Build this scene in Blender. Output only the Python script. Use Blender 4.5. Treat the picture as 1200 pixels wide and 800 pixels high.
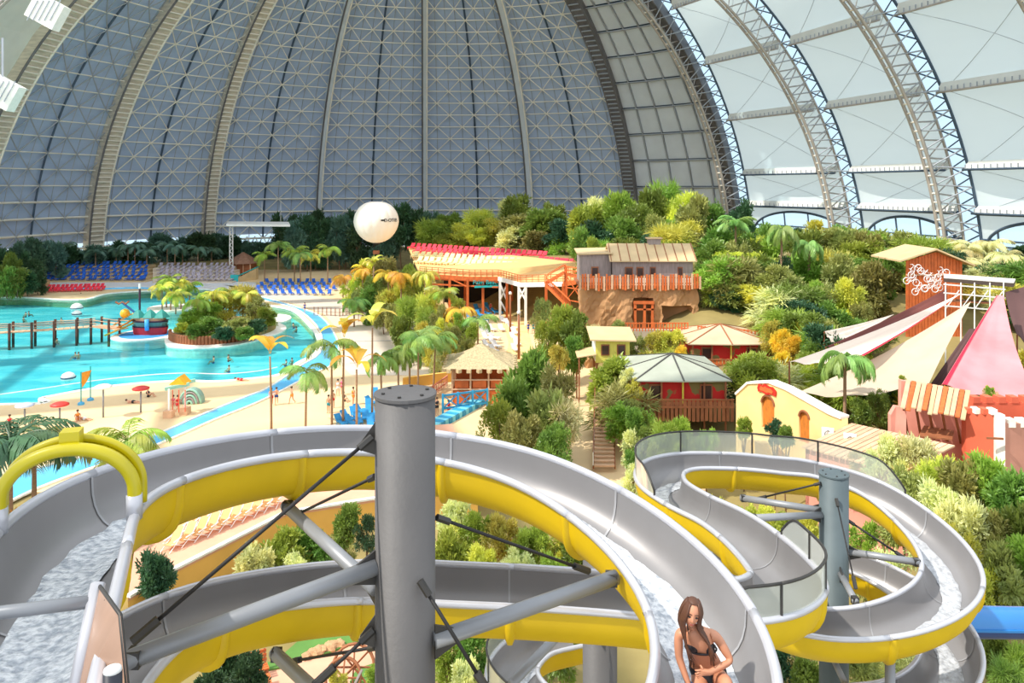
import bpy, math, random
from mathutils import Vector as V, Matrix
random.seed(7)
for o in list(bpy.data.objects): bpy.data.objects.remove(o, do_unlink=True)
SC = bpy.context.scene
COL = SC.collection
R_ = math.radians
PI = math.pi
# ---------------------------------------------------------------- camera
CAMZ = 22.0
cam_d = bpy.data.cameras.new('camera'); cam = bpy.data.objects.new('camera', cam_d); COL.objects.link(cam)
cam.location = (0, 0, CAMZ); cam.rotation_euler = (R_(90), 0, 0)
cam_d.sensor_width = 36; cam_d.lens = 27; cam_d.shift_y = -0.15
cam_d.clip_start = 0.3; cam_d.clip_end = 1500
SC.camera = cam
# ---------------------------------------------------------------- world, sun, exposure
W = bpy.data.worlds.new('world'); SC.world = W; W.use_nodes = True
bg = W.node_tree.nodes['Background']; bg.inputs[0].default_value = (0.86, 0.93, 1.0, 1); bg.inputs[1].default_value = 1.3
sun_d = bpy.data.lights.new('sun', 'SUN'); sun_d.energy = 4.0; sun_d.angle = R_(0.9); sun_d.color = (1.0, 0.95, 0.86)
sun = bpy.data.objects.new('sun', sun_d); COL.objects.link(sun)
SUN = V((-0.60, -0.26, 0.76)).normalized()
sun.location = SUN * 200; sun.rotation_euler = SUN.to_track_quat('Z', 'Y').to_euler()
vs = SC.view_settings
vs.view_transform = 'Standard'; vs.look = 'None'; vs.gamma = 1; vs.exposure = 0.25; vs.use_curve_mapping = False
# ---------------------------------------------------------------- helpers
def P(px, py, Y):
    """a place seen towards photo pixel (px, py), Y metres away"""
    return V(((px - 600) / 900 * Y, Y, CAMZ - (py - 220) / 900 * Y))
def G(px, py, z=0.0):
    Y = (CAMZ - z) * 900 / (py - 220)
    return V(((px - 600) / 900 * Y, Y, z))
def lin(c):
    c = c / 255.0
    return c / 12.92 if c <= 0.04045 else ((c + 0.055) / 1.055) ** 2.4
MATS = {}
def M(name, col, rough=0.6, metal=0.0, var=0.12, scale=2.0, bump=0.0, bscale=20, streak=None, coat=0.0, rnd=0.0):
    """procedural principled material: colour with noise wear, optional bump and streaks"""
    if name in MATS: return MATS[name]
    m = bpy.data.materials.new(name); m.use_nodes = True; nt = m.node_tree; N = nt.nodes; L = nt.links
    b = N['Principled BSDF']; c = [lin(x) for x in col]
    b.inputs['Roughness'].default_value = rough; b.inputs['Metallic'].default_value = metal
    b.inputs['Coat Weight'].default_value = coat
    tc = N.new('ShaderNodeTexCoord'); no = N.new('ShaderNodeTexNoise'); no.inputs['Scale'].default_value = scale; no.inputs['Detail'].default_value = 5
    src = tc.outputs['Object']
    if streak:
        mp = N.new('ShaderNodeMapping'); mp.inputs['Scale'].default_value = streak; L.new(src, mp.inputs[0]); src = mp.outputs[0]
    L.new(src, no.inputs['Vector'])
    mix = N.new('ShaderNodeMix'); mix.data_type = 'RGBA'
    mr = N.new('ShaderNodeMapRange'); mr.inputs[1].default_value = 0.3; mr.inputs[2].default_value = 0.7; L.new(no.outputs[0], mr.inputs[0])
    L.new(mr.outputs[0], mix.inputs[0])
    mix.inputs[6].default_value = (*[max(0, x * (1 - var)) for x in c], 1); mix.inputs[7].default_value = (*[min(1, x * (1 + var)) for x in c], 1)
    out = mix.outputs[2]
    if rnd:
        oi = N.new('ShaderNodeObjectInfo'); hs = N.new('ShaderNodeHueSaturation')
        r1 = N.new('ShaderNodeMapRange'); r1.inputs[3].default_value = 1 - rnd; r1.inputs[4].default_value = 1 + rnd; L.new(oi.outputs['Random'], r1.inputs[0])
        L.new(r1.outputs[0], hs.inputs['Value']); L.new(out, hs.inputs['Color']); out = hs.outputs[0]
    L.new(out, b.inputs['Base Color'])
    if bump:
        n2 = N.new('ShaderNodeTexNoise'); n2.inputs['Scale'].default_value = bscale; L.new(src, n2.inputs['Vector'])
        bp = N.new('ShaderNodeBump'); bp.inputs['Strength'].default_value = bump; bp.inputs['Distance'].default_value = 0.05
        L.new(n2.outputs[0], bp.inputs['Height']); L.new(bp.outputs[0], b.inputs['Normal'])
    MATS[name] = m
    return m
def leafmat(name, col, var=0.35, trans=0.35, rnd=0.18, hue=0.03):
    if name in MATS: return MATS[name]
    m = bpy.data.materials.new(name); m.use_nodes = True; nt = m.node_tree; N = nt.nodes; L = nt.links
    b = N['Principled BSDF']; b.inputs['Roughness'].default_value = 0.42; c = [lin(x) for x in col]
    tc = N.new('ShaderNodeTexCoord'); no = N.new('ShaderNodeTexNoise'); no.inputs['Scale'].default_value = 0.9; no.inputs['Detail'].default_value = 4
    L.new(tc.outputs['Object'], no.inputs['Vector'])
    mr = N.new('ShaderNodeMapRange'); mr.inputs[1].default_value = 0.3; mr.inputs[2].default_value = 0.7; L.new(no.outputs[0], mr.inputs[0])
    mix = N.new('ShaderNodeMix'); mix.data_type = 'RGBA'; L.new(mr.outputs[0], mix.inputs[0])
    mix.inputs[6].default_value = (c[0] * (1 - var), c[1] * (1 - var * .7), c[2] * (1 - var * .6), 1)
    mix.inputs[7].default_value = (min(1, c[0] * (1 + var)), min(1, c[1] * (1 + var * .7)), c[2] * (1 + var * .3), 1)
    oi = N.new('ShaderNodeObjectInfo'); hs = N.new('ShaderNodeHueSaturation')
    r1 = N.new('ShaderNodeMapRange'); r1.inputs[3].default_value = 1 - rnd; r1.inputs[4].default_value = 1 + rnd; L.new(oi.outputs['Random'], r1.inputs[0])
    r2 = N.new('ShaderNodeMapRange'); r2.inputs[3].default_value = 0.5 - hue; r2.inputs[4].default_value = 0.5 + hue; L.new(oi.outputs['Random'], r2.inputs[0])
    L.new(r1.outputs[0], hs.inputs['Value']); L.new(r2.outputs[0], hs.inputs['Hue']); L.new(mix.outputs[2], hs.inputs['Color'])
    L.new(hs.outputs[0], b.inputs['Base Color'])
    tr = N.new('ShaderNodeBsdfTranslucent'); L.new(hs.outputs[0], tr.inputs[0])
    ms = N.new('ShaderNodeMixShader'); ms.inputs[0].default_value = trans
    L.new(b.outputs[0], ms.inputs[1]); L.new(tr.outputs[0], ms.inputs[2]); L.new(ms.outputs[0], N['Material Output'].inputs[0])
    MATS[name] = m
    return m
def glassmat(name, col, opac, rough=0.05, dif=0.0):
    """thin pane: clear tinted transmission, mirror sheen, a little milky diffuse"""
    if name in MATS: return MATS[name]
    m = bpy.data.materials.new(name); m.use_nodes = True; nt = m.node_tree; N = nt.nodes; L = nt.links
    N.remove(N['Principled BSDF']); c = [lin(x) for x in col]
    t = N.new('ShaderNodeBsdfTransparent'); t.inputs[0].default_value = (*c, 1)
    g = N.new('ShaderNodeBsdfGlossy'); g.inputs['Roughness'].default_value = rough
    d = N.new('ShaderNodeBsdfDiffuse'); d.inputs[0].default_value = (*c, 1)
    fr = N.new('ShaderNodeFresnel'); fr.inputs[0].default_value = 1.35
    m1 = N.new('ShaderNodeMixShader'); L.new(fr.outputs[0], m1.inputs[0]); L.new(t.outputs[0], m1.inputs[1]); L.new(g.outputs[0], m1.inputs[2])
    m2 = N.new('ShaderNodeMixShader'); m2.inputs[0].default_value = opac; L.new(m1.outputs[0], m2.inputs[1]); L.new(d.outputs[0], m2.inputs[2])
    L.new(m2.outputs[0], N['Material Output'].inputs[0])
    MATS[name] = m
    return m
def nrm(a):
    return a / max(1e-9, a.length)
class MB:
    def __init__(s): s.v = []; s.f = []
    def add(s, vs, fs):
        n = len(s.v); s.v += [V(a) for a in vs]; s.f += [tuple(i + n for i in q) for q in fs]; return s
    def box(s, c, d, rz=0.0, mat=None):
        x, y, z = d[0] / 2, d[1] / 2, d[2] / 2
        q = [V((i * x, j * y, k * z)) for k in (-1, 1) for j in (-1, 1) for i in (-1, 1)]
        if mat is None: mat = Matrix.Rotation(rz, 3, 'Z')
        q = [mat @ a + V(c) for a in q]
        return s.add(q, [(0, 2, 3, 1), (4, 5, 7, 6), (0, 1, 5, 4), (2, 6, 7, 3), (0, 4, 6, 2), (1, 3, 7, 5)])
    def tube(s, pts, r, n=6, cap=True, closed=False):
        pts = [V(p) for p in pts]; m = len(pts); base = len(s.v); prev = None
        rr = r if isinstance(r, (list, tuple)) else [r] * m
        for i, p in enumerate(pts):
            if closed: t = pts[(i + 1) % m] - pts[i - 1]
            else: t = pts[min(i + 1, m - 1)] - pts[max(i - 1, 0)]
            t = nrm(t)
            if prev is None:
                a = V((0, 0, 1)) if abs(t.z) < .9 else V((1, 0, 0)); u = nrm(t.cross(a))
            else:
                u = prev - t * prev.dot(t); u = nrm(u) if u.length > 1e-6 else nrm(t.cross(V((0, 0, 1))))
            prev = u; w = t.cross(u)
            for k in range(n):
                a = 2 * PI * k / n; s.v.append(p + (u * math.cos(a) + w * math.sin(a)) * rr[i])
        for i in range(m if closed else m - 1):
            j = (i + 1) % m
            for k in range(n):
                s.f.append((base + i * n + k, base + i * n + (k + 1) % n, base + j * n + (k + 1) % n, base + j * n + k))
        if cap and not closed:
            s.f.append(tuple(base + k for k in range(n))[::-1]); s.f.append(tuple(base + (m - 1) * n + k for k in range(n)))
        return s
    def bar(s, a, b, w, h=None):
        """square bar between two points"""
        a, b = V(a), V(b); h = h or w; t = nrm(b - a); up = V((0, 0, 1)) if abs(t.z) < .95 else V((0, 1, 0))
        u = nrm(t.cross(up)); q = u.cross(t)
        c = []
        for p in (a, b):
            for i, j in ((-1, -1), (1, -1), (1, 1), (-1, 1)): c.append(p + u * i * w / 2 + q * j * h / 2)
        return s.add(c, [(0, 3, 2, 1), (4, 5, 6, 7), (0, 1, 5, 4), (1, 2, 6, 5), (2, 3, 7, 6), (3, 0, 4, 7)])
    def prism(s, poly, z0, z1):
        """vertical prism on a plan outline (list of xy)"""
        n = len(poly); b = [V((p[0], p[1], z0)) for p in poly] + [V((p[0], p[1], z1)) for p in poly]
        return s.add(b, [tuple(range(n))[::-1], tuple(range(n, 2 * n))] + [(i, (i + 1) % n, (i + 1) % n + n, i + n) for i in range(n)])
    def slab(s, pts, off):
        """flat outline in space thickened by the vector off"""
        n = len(pts); pts = [V(p) for p in pts]; off = V(off)
        return s.add(pts + [p + off for p in pts], [tuple(range(n))[::-1], tuple(range(n, 2 * n))] + [(i, (i + 1) % n, (i + 1) % n + n, i + n) for i in range(n)])
    def lathe(s, prof, n=16, c=(0, 0, 0)):
        b = len(s.v); c = V(c); m = len(prof)
        for r, z in prof:
            for k in range(n): s.v.append(c + V((r * math.cos(2 * PI * k / n), r * math.sin(2 * PI * k / n), z)))
        for i in range(m - 1):
            for k in range(n): s.f.append((b + i * n + k, b + i * n + (k + 1) % n, b + (i + 1) * n + (k + 1) % n, b + (i + 1) * n + k))
        s.f.append(tuple(b + k for k in range(n))[::-1]); s.f.append(tuple(b + (m - 1) * n + k for k in range(n)))
        return s
    def grid(s, rows, thick=None):
        """surface through rows of points"""
        b = len(s.v); n = len(rows[0])
        for r in rows: s.v += [V(p) for p in r]
        for i in range(len(rows) - 1):
            for k in range(n - 1): s.f.append((b + i * n + k, b + i * n + k + 1, b + (i + 1) * n + k + 1, b + (i + 1) * n + k))
        return s
    def mesh(s, name, off=V((0, 0, 0)), smooth=False):
        me = bpy.data.meshes.new(name); me.from_pydata([tuple(p - off) for p in s.v], [], s.f)
        if smooth: me.polygons.foreach_set('use_smooth', [True] * len(me.polygons))
        me.update(); return me
    def build(s, name, mat, parent=None, smooth=False, local=False, label=None, kind=None):
        off = V((0, 0, 0))
        if parent is not None and not local:
            q = parent
            while q is not None: off = off + q.location; q = q.parent
        me = s.mesh(name, off, smooth); me.materials.append(mat)
        return link(name, me, parent, label, kind)
def link(name, me, parent=None, label=None, kind=None):
    o = bpy.data.objects.new(name, me); COL.objects.link(o)
    if parent is not None: o.parent = parent
    if label: o['label'] = label
    if kind: o['kind'] = kind
    return o
def tag(o, label=None, cat=None, group=None, kind=None):
    if label: o['label'] = label
    if cat: o['category'] = cat
    if group: o['group'] = group
    if kind: o['kind'] = kind
    return o
def thing(name, label, cat, loc=(0, 0, 0), rz=0.0, group=None, scale=1.0):
    o = bpy.data.objects.new(name, None); COL.objects.link(o); o.location = loc; o.rotation_euler = (0, 0, rz); o.empty_display_size = .3
    o.scale = (scale,) * 3
    return tag(o, label, cat, group)
def dup(root, loc, rz=0.0, label=None, group=None, scale=1.0, mats=None):
    """copy of a thing, its parts and its sub-parts"""
    r = root.copy(); COL.objects.link(r); r.location = loc; r.rotation_euler = (0, 0, rz); r.scale = (scale,) * 3
    if label: r['label'] = label
    if group: r['group'] = group
    for ch in KIDS(root):
        c = ch.copy(); COL.objects.link(c); c.parent = r
        for g in KIDS(ch):
            d = g.copy(); COL.objects.link(d); d.parent = c
    return r
_kids = {}
def KIDS(o):
    if o.name not in _kids: _kids[o.name] = list(o.children)
    return _kids[o.name]
ORD = ['leftmost', 'second from left', 'third from left', 'fourth from left', 'fifth from left', 'sixth from left', 'seventh from left', 'eighth from left', 'ninth from left', 'tenth from left']
def nth(k):
    if k < 10: return ORD[k]
    n = k + 1; return '%d%s from left' % (n, 'th' if 10 < n % 100 < 14 else {1: 'st', 2: 'nd', 3: 'rd'}.get(n % 10, 'th'))
def struct(name, mb, mat, smooth=False, label=None):
    o = mb.build(name, mat, None, smooth); o['kind'] = 'structure'
    if label: o['label'] = label
    return o
def catmull(pts, per=8):
    pts = [V(p) for p in pts]; out = []
    for i in range(len(pts) - 1):
        p0 = pts[i - 1] if i else pts[0] * 2 - pts[1]; p1 = pts[i]; p2 = pts[i + 1]; p3 = pts[i + 2] if i + 2 < len(pts) else pts[-1] * 2 - pts[-2]
        for k in range(per):
            t = k / per
            out.append(0.5 * ((2 * p1) + (p2 - p0) * t + (2 * p0 - 5 * p1 + 4 * p2 - p3) * t * t + (3 * p1 - p0 - 3 * p2 + p3) * t ** 3))
    return out + [pts[-1]]
def text_mesh(txt, size, extrude=0.01):
    cu = bpy.data.curves.new('lettering', 'FONT'); cu.body = txt; cu.size = size; cu.extrude = extrude; cu.align_x = 'CENTER'; cu.align_y = 'CENTER'
    o = bpy.data.objects.new('lettering_tmp', cu); COL.objects.link(o)
    dg = bpy.context.evaluated_depsgraph_get(); me = bpy.data.meshes.new_from_object(o.evaluated_get(dg))
    bpy.data.objects.remove(o, do_unlink=True); bpy.data.curves.remove(cu)
    return me
# ================================================================ THE HALL: dome doors, arches, membranes
HC = V((-18.3, 161, 0)); HR = 108.0; HH = 96.0; RAY5 = R_(-6.5)
def dome(phi, z, inset=0.0):
    """point on the half dome: phi degrees from the rib facing the camera, height z"""
    e = math.asin(min(1, z / HH)); c = math.cos(e); a = RAY5 + R_(phi)
    n = V((math.sin(a) * c / HR, math.cos(a) * c / HR, math.sin(e) / HH)).normalized()
    return HC + V((math.sin(a) * HR * c, math.cos(a) * HR * c, z)) - n * inset
AX = V((math.sin(RAY5 - R_(10)), math.cos(RAY5 - R_(10)), 0)); PX = V((AX.y, -AX.x, 0))
def vault(s, z, side=1, inset=0.0):
    """point on the long vault, s metres towards the camera from the end of the doors"""
    e = math.asin(min(1, z / HH)); c = math.cos(e)
    n = (PX * side * c / HR + V((0, 0, math.sin(e) / HH))).normalized()
    return HC - AX * s + PX * (side * HR * c) + V((0, 0, z)) - n * inset
m_clad = M('ribbed_grey_cladding', (178, 195, 221), .6, .05, .06, .05, streak=(1, 1, 12))
m_clad2 = M('pale_grey_cladding', (206, 214, 222), .6, .05, .06, .2)
m_bar = M('cream_steel_tube', (240, 235, 222), .5, .05, .08, .3)
m_bard = M('grey_steel_tube', (168, 174, 182), .5, .3, .1, .3)
m_rib = M('weathered_steel_rib', (206, 196, 178), .6, .1, .2, .4, streak=(1, 1, 6))
m_ribd = M('dark_steel_rib', (112, 110, 112), .5, .2, .2, .4)
m_truss = M('brown_grey_truss', (176, 168, 160), .5, .15, .15, .4)
m_slate = M('slate_blue_steel', (74, 92, 112), .5, .3, .12, .4)
def membrane_mat():
    m = M('white_roof_membrane', (214, 222, 219), .75, 0, .04, .08, streak=(.3, .3, 2.2), bump=.15, bscale=.4); nt = m.node_tree; N = nt.nodes; L = nt.links; b = N['Principled BSDF']
    t = N.new('ShaderNodeBsdfTranslucent'); t.inputs[0].default_value = (.62, .70, .69, 1); s = N.new('ShaderNodeMixShader'); s.inputs[0].default_value = .5
    L.new(b.outputs[0], s.inputs[1]); L.new(t.outputs[0], s.inputs[2]); L.new(s.outputs[0], N['Material Output'].inputs[0]); return m
m_memb = membrane_mat()
m_flap = M('white_membrane_flap', (216, 217, 210), .75, 0, .06, .2)
m_pane = glassmat('hall_glass', (205, 228, 240), .10)
PHI = [-95, -76, -57, -38.5, -19.5, 0, 20, 39.5, 59]
def smoothz(z0, z1, n): return [z0 + (z1 - z0) * i / n for i in range(n + 1)]
# ribs
ribw = [4.0, 5.2, 4.2, 3.2, 1.5, 1.5, 2.0, 3.6, 2.4]
ZT = [95, 95, 95, 95.5, 95.5, 95.5, 95.5, 95, 95]
STRUT = MB().tube([(0, 0, 0), (0, 0, 1)], 1, 4, cap=False).mesh('strut', smooth=True)
def strut(parent, a, b, r, mat, name):
    me = STRUTS[mat.name]
    o = bpy.data.objects.new(name, me); COL.objects.link(o); o.parent = parent
    d = b - a; q = d.to_track_quat('Z', 'Y').to_matrix().to_4x4()
    o.matrix_local = Matrix.Translation(a) @ q @ Matrix.Diagonal((r, r, d.length, 1))
    return o
STRUTS = {}
for mm in (m_bar, m_bard, m_truss, m_slate):
    me = STRUT.copy(); me.materials.append(mm); STRUTS[mm.name] = me
SEGLAB = {1: 'leftmost tall door segment with coarse cream lattice', 2: 'second door segment from the left', 3: 'third door segment from the left', 4: 'door segment behind the white balloon', 5: 'door segment right of the central rib', 6: 'rightmost lattice door segment beside the dark rib'}
zmax = 92.0
def cladding(name, a, b, zlo, zhi, mat, nz=22, na=6, inset=-.4):
    mb = MB(); rows = []
    for i in range(nz + 1):
        t = i / nz; z = zlo + (zhi - zlo) * math.sin(t * PI / 2)
        rows.append([dome(a + (b - a) * k / na, z, inset) for k in range(na + 1)])
    return mb.grid(rows)
for i in range(len(PHI)):
    if i == 0: continue
    phi = PHI[i]; w = ribw[i]
    mb = MB(); zs = [95 * math.sin(k / 40 * PI / 2) for k in range(41)]
    dphi = math.degrees(w / 2 / HR)
    rows = []
    for z in zs:
        c = math.sqrt(max(.02, 1 - (z / HH) ** 2)); d = dphi / max(.25, c)
        rows.append([dome(phi - d, z, -.2), dome(phi - d, z, 2.2), dome(phi + d, z, 2.2), dome(phi + d, z, -.2)])
    mb.grid(rows)
    dark = i in (7, 8)
    rib = struct('wall_rib', mb, m_ribd if dark else (m_rib if i < 4 else m_clad2))
    # rungs and edge tubes that give the rib its ladder look
    for s_ in (-1, 1):
        t = MB(); t.tube([dome(phi + s_ * dphi / max(.25, math.sqrt(max(.02, 1 - (z / HH) ** 2))), z, 2.4) for z in zs], .28, 5)
        t.build('edge_tube', m_ribd if dark or s_ < 0 else m_bar, rib, True)
    if i in (1, 2, 3, 7):
        for k in range(70):
            z = 3 + k * 1.25
            if z > 88: break
            c = math.sqrt(1 - (z / HH) ** 2); d = dphi / c
            strut(rib, dome(phi - d, z, 2.45), dome(phi + d, z, 2.45), .22, m_bard if dark else m_bar, 'rung')
# door segments with lattice
for i in range(1, 7):
    a, b = PHI[i], PHI[i + 1]; zlo = 7.0 if i < 4 else 2.0
    seg = struct('wall_door', cladding('wall_door', a, b, zlo, 84, m_clad), m_clad, label=None)
    nc = 8; rows = []
    e0 = 3.5; de = 2.55; nr = 22
    def pt(k, j, inset=.9):
        return dome(a + (b - a) * (k / nc), HH * math.sin(R_(e0 + de * j)), inset)
    for j in range(nr + 1):
        mb = MB().tube([pt(k, j, .8) for k in range(nc + 1)], .17 if j > 3 else .3, 4, cap=False)
        mb.build('purlin', m_bar, seg, True)
    for k in range(1, nc):
        mb = MB().tube([pt(k, j, .6) for j in range(nr + 1)], .11 if k != 4 else .3, 4, cap=False)
        mb.build('mullion', m_bard if k != 4 else m_slate, seg, True)
    for j in range(nr):
        for k in range(nc):
            odd = (j + k) % 2 == 0
            p, q = (pt(k, j), pt(k + 1, j + 1)) if odd else (pt(k + 1, j), pt(k, j + 1))
            strut(seg, p, q, .16, m_bar if i > 1 else m_bard, 'brace')
    if i < 4:   # bright glazed band with bracing along the foot of the doors
        g = MB(); n = 14
        g.grid([[dome(a + (b - a) * k / n, z, 0) for k in range(n + 1)] for z in (1.0, 7.0)]); g.build('glass_band', m_pane, seg)
        for k in range(n):
            u0, u1 = a + (b - a) * k / n, a + (b - a) * (k + 1) / n
            strut(seg, dome(u0, 1, .6), dome(u1, 6.5, .6), .16, m_bard, 'band_brace'); strut(seg, dome(u1, 1, .6), dome(u0, 6.5, .6), .16, m_bar, 'band_brace')
# fixed shell with a plain panel grid, between the dark rib and the first arch
a, b = PHI[7], PHI[8]
shell = struct('wall_shell', cladding('wall_shell', a, b, 2, 84, m_slate, inset=-.6), m_slate)
ncol = 5
for k in range(ncol):
    for j in range(11):
        e_0, e_1 = 3 + j * 5.2, 3 + (j + 1) * 5.2
        u0, u1 = a + (b - a) * (k + .025) / ncol, a + (b - a) * (k + .975) / ncol
        z0, z1 = HH * math.sin(R_(e_0 + .2)), HH * math.sin(R_(min(88, e_1 - .2)))
        mb = MB().grid([[dome(u0, z0, .0), dome(u1, z0, .0)], [dome(u0, z1, .0), dome(u1, z1, .0)]])
        mb.grid([[dome(u0, z0, -.5), dome(u0, z0, 0)], [dome(u0, z1, -.5), dome(u0, z1, 0)]]).grid([[dome(u1, z0, 0), dome(u1, z0, -.5)], [dome(u1, z1, 0), dome(u1, z1, -.5)]])
        mb.build('panel', m_clad2, shell)
for j in range(1, 14):
    z = HH * math.sin(R_(3 + j * 5.2)); MB().tube([dome(a + (b - a) * k / 6, z, .5) for k in range(7)], .25, 4).build('rail', m_bard, shell, True)
for k in range(1, ncol):
    MB().tube([dome(a + (b - a) * k / ncol, HH * math.sin(R_(3 + j * 5.2)), .4) for j in range(14)], .25, 4).build('rail', m_bard, shell, True)
# trussed arches and membrane bays of the vault
def curve_point(key):
    """key: ('d',phi) on the dome or ('v',s,side) on the vault -> function of (z, inset, sideways)"""
    if key[0] == 'd': return lambda z, ins=0.0, sw=0.0: dome(key[1] + math.degrees(sw / (HR * math.sqrt(max(.05, 1 - (z / HH) ** 2)))), z, ins)
    side = key[2]
    return lambda z, ins=0.0, sw=0.0: vault(key[1] + sw, z, side, ins)
ZS = [1 + 85 * (k / 44) for k in range(45)]
def arch(key, ztop=86, full=True, depth=5.5, wstrip=4.6):
    f = curve_point(key); zs = [z for z in ZS if z <= ztop]
    mb = MB()
    for sw in (-.75, .75): mb.tube([f(z, depth, sw) for z in zs], .36, 5)
    ar = struct('wall_arch', mb, m_truss, True)
    for z in zs:
        strut(ar, f(z, depth, -.75), f(z, depth, .75), .2, m_bar, 'rung')
    for sw in (.4, wstrip):
        MB().tube([f(z, .3, sw) for z in zs], .3, 5).build('outer_chord', m_slate if sw > 1 else m_truss, ar, True)
    for n, (z0, z1) in enumerate(zip(zs[:-1], zs[1:])):
        p, q = (f(z0, depth, .75), f(z1, .4, .4)) if n % 2 else (f(z1, depth, .75), f(z0, .4, .4))
        strut(ar, p, q, .17, m_truss, 'web')
        p, q = (f(z0, depth, .75), f(z1, .4, wstrip)) if n % 2 == 0 else (f(z1, depth, .75), f(z0, .4, wstrip))
        strut(ar, p, q, .15, m_bard, 'web')
        p, q = (f(z0, .2, .4), f(z1, .2, wstrip)) if n % 2 else (f(z1, .2, .4), f(z0, .2, wstrip))
        strut(ar, p, q, .16, m_slate, 'strip_brace')
    if full:
        g = MB().grid([[f(z, 0, .4), f(z, 0, wstrip)] for z in zs]); g.build('glazed_strip', m_pane, ar)
    return ar
LEV = [17.0, 26.0, 41.5, 56.5, 70.0, 82.0]
def bay(k0, k1, side=1, sw0=4.6, sw1=0.4, lowest=True):
    """membrane cushions between two arches with the walkways that part them"""
    f0, f1 = curve_point(k0), curve_point(k1)
    def at(u, z, ins=0.0):
        return f0(z, ins, sw0) * (1 - u) + f1(z, ins, sw1) * u
    root = struct('wall_membrane', MB().tube([at(k / 8, 17.0, .8) for k in range(9)], .45, 6), m_slate, True)
    for n in range(len(LEV) - 1):
        z0, z1 = LEV[n], LEV[n + 1]; rows = []
        for j in range(9):
            t = j / 8
            rows.append([at(k / 10, z0 + (z1 - z0) * t, -2.0 * math.sin(PI * t) * math.sin(PI * k / 10)) for k in range(11)])
        MB().grid(rows).build('membrane', m_memb, root, True)
        # folded flap, walkway rail and its little posts
        MB().grid([[at(k / 10, z0, 1.6) for k in range(11)], [at(k / 10, z0 + 1.4, .2) for k in range(11)]]).build('flap', m_flap, root)
        MB().tube([at(k / 8, z0 + .2, 1.9) for k in range(9)], .24, 5).build('walkway_rail', m_slate if n < 2 else m_truss, root, True)
        po = MB()
        for k in range(20):
            p = at((k + .5) / 20, z0 + .3, 1.9); po.bar(p, p + V((0, 0, .9)), .18)
        po.build('walkway_posts', m_bard, root, kind='stuff')
        for (u0, v0, u1, v1) in ((0.02, 0, .98, 1), (.98, 0, .02, 1)):
            MB().tube([at(u0 + (u1 - u0) * t / 8, z0 + (z1 - z0) * t / 8, .25 - 1.6 * math.sin(PI * t / 8)) for t in range(9)], .06, 3, cap=False).build('stay_cable', m_bard, root)
    if lowest:   # white wall with a shallow arched window below the membranes
        n = 24; zb = 7.0
        def za(u): return 9.6 + 6.0 * max(0.0, 1 - ((u - .5) / .47) ** 2) ** .5
        mb = MB().grid([[at(k / n, za(k / n), 0) for k in range(n + 1)], [at(k / n, 17.0, 0) for k in range(n + 1)]]); mb.build('lunette_wall', m_memb, root)
        MB().tube([at(k / n, za(k / n), .4) for k in range(n + 1)], .32, 5).build('window_arch', m_slate, root, True)
        cuts = [0, .14, .38, .62, .86, 1]
        for c0, c1 in zip(cuts[:-1], cuts[1:]):
            us = [c0 + (c1 - c0) * k / 6 for k in range(7)]
            MB().grid([[at(u, zb, .1) for u in us], [at(u, za(u), .1) for u in us]]).build('pane', m_pane, root)
        for u in cuts[1:-1]: strut(root, at(u, zb, .35), at(u, za(u), .35), .26, m_slate, 'mullion')
        for zz in (10.4, 11.6): MB().tube([at(k / 10, zz, .45) for k in range(11)], .2, 4).build('transom', m_slate, root)
    return root
KR = [('d', 59), ('v', 0, 1), ('v', 33, 1), ('v', 66, 1), ('v', 99, 1)]
for k in KR: arch(k)
for k0, k1 in zip(KR[:-1], KR[1:]): bay(k0, k1)
# far side: first arches of the vault on the left, seen in the top left corner
arch(('d', -95), 84)
for s_ in (14, 46, 78, 110, 142, 174):      # unseen left vault arches, built solid to cast shadow bands, with walkway beams
    rows = [[vault(s_ - 2.3, z, -1, -.2), vault(s_ - 2.3, z, -1, 2.4), vault(s_ + 2.3, z, -1, 2.4), vault(s_ + 2.3, z, -1, -.2)] for z in [90 * math.sin(k / 36 * PI / 2) for k in range(37)]]
    rib = struct('wall_rib', MB().grid(rows), m_rib)
    for z in (41.5, 56.5, 70.0):
        MB().bar(vault(s_ + 2, z, -1, 1.5), vault(s_ + 30, z, -1, 1.5), 1.6, .8).build('walkway_beam', m_truss, rib)
lb = MB().grid([[dome(-94 + 17 * k / 6, z, -.2) for k in range(7)] for z in [2 + 88 * math.sin(j / 12 * PI / 2) for j in range(13)]])
struct('wall_left_shell', lb, m_flap)
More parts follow.
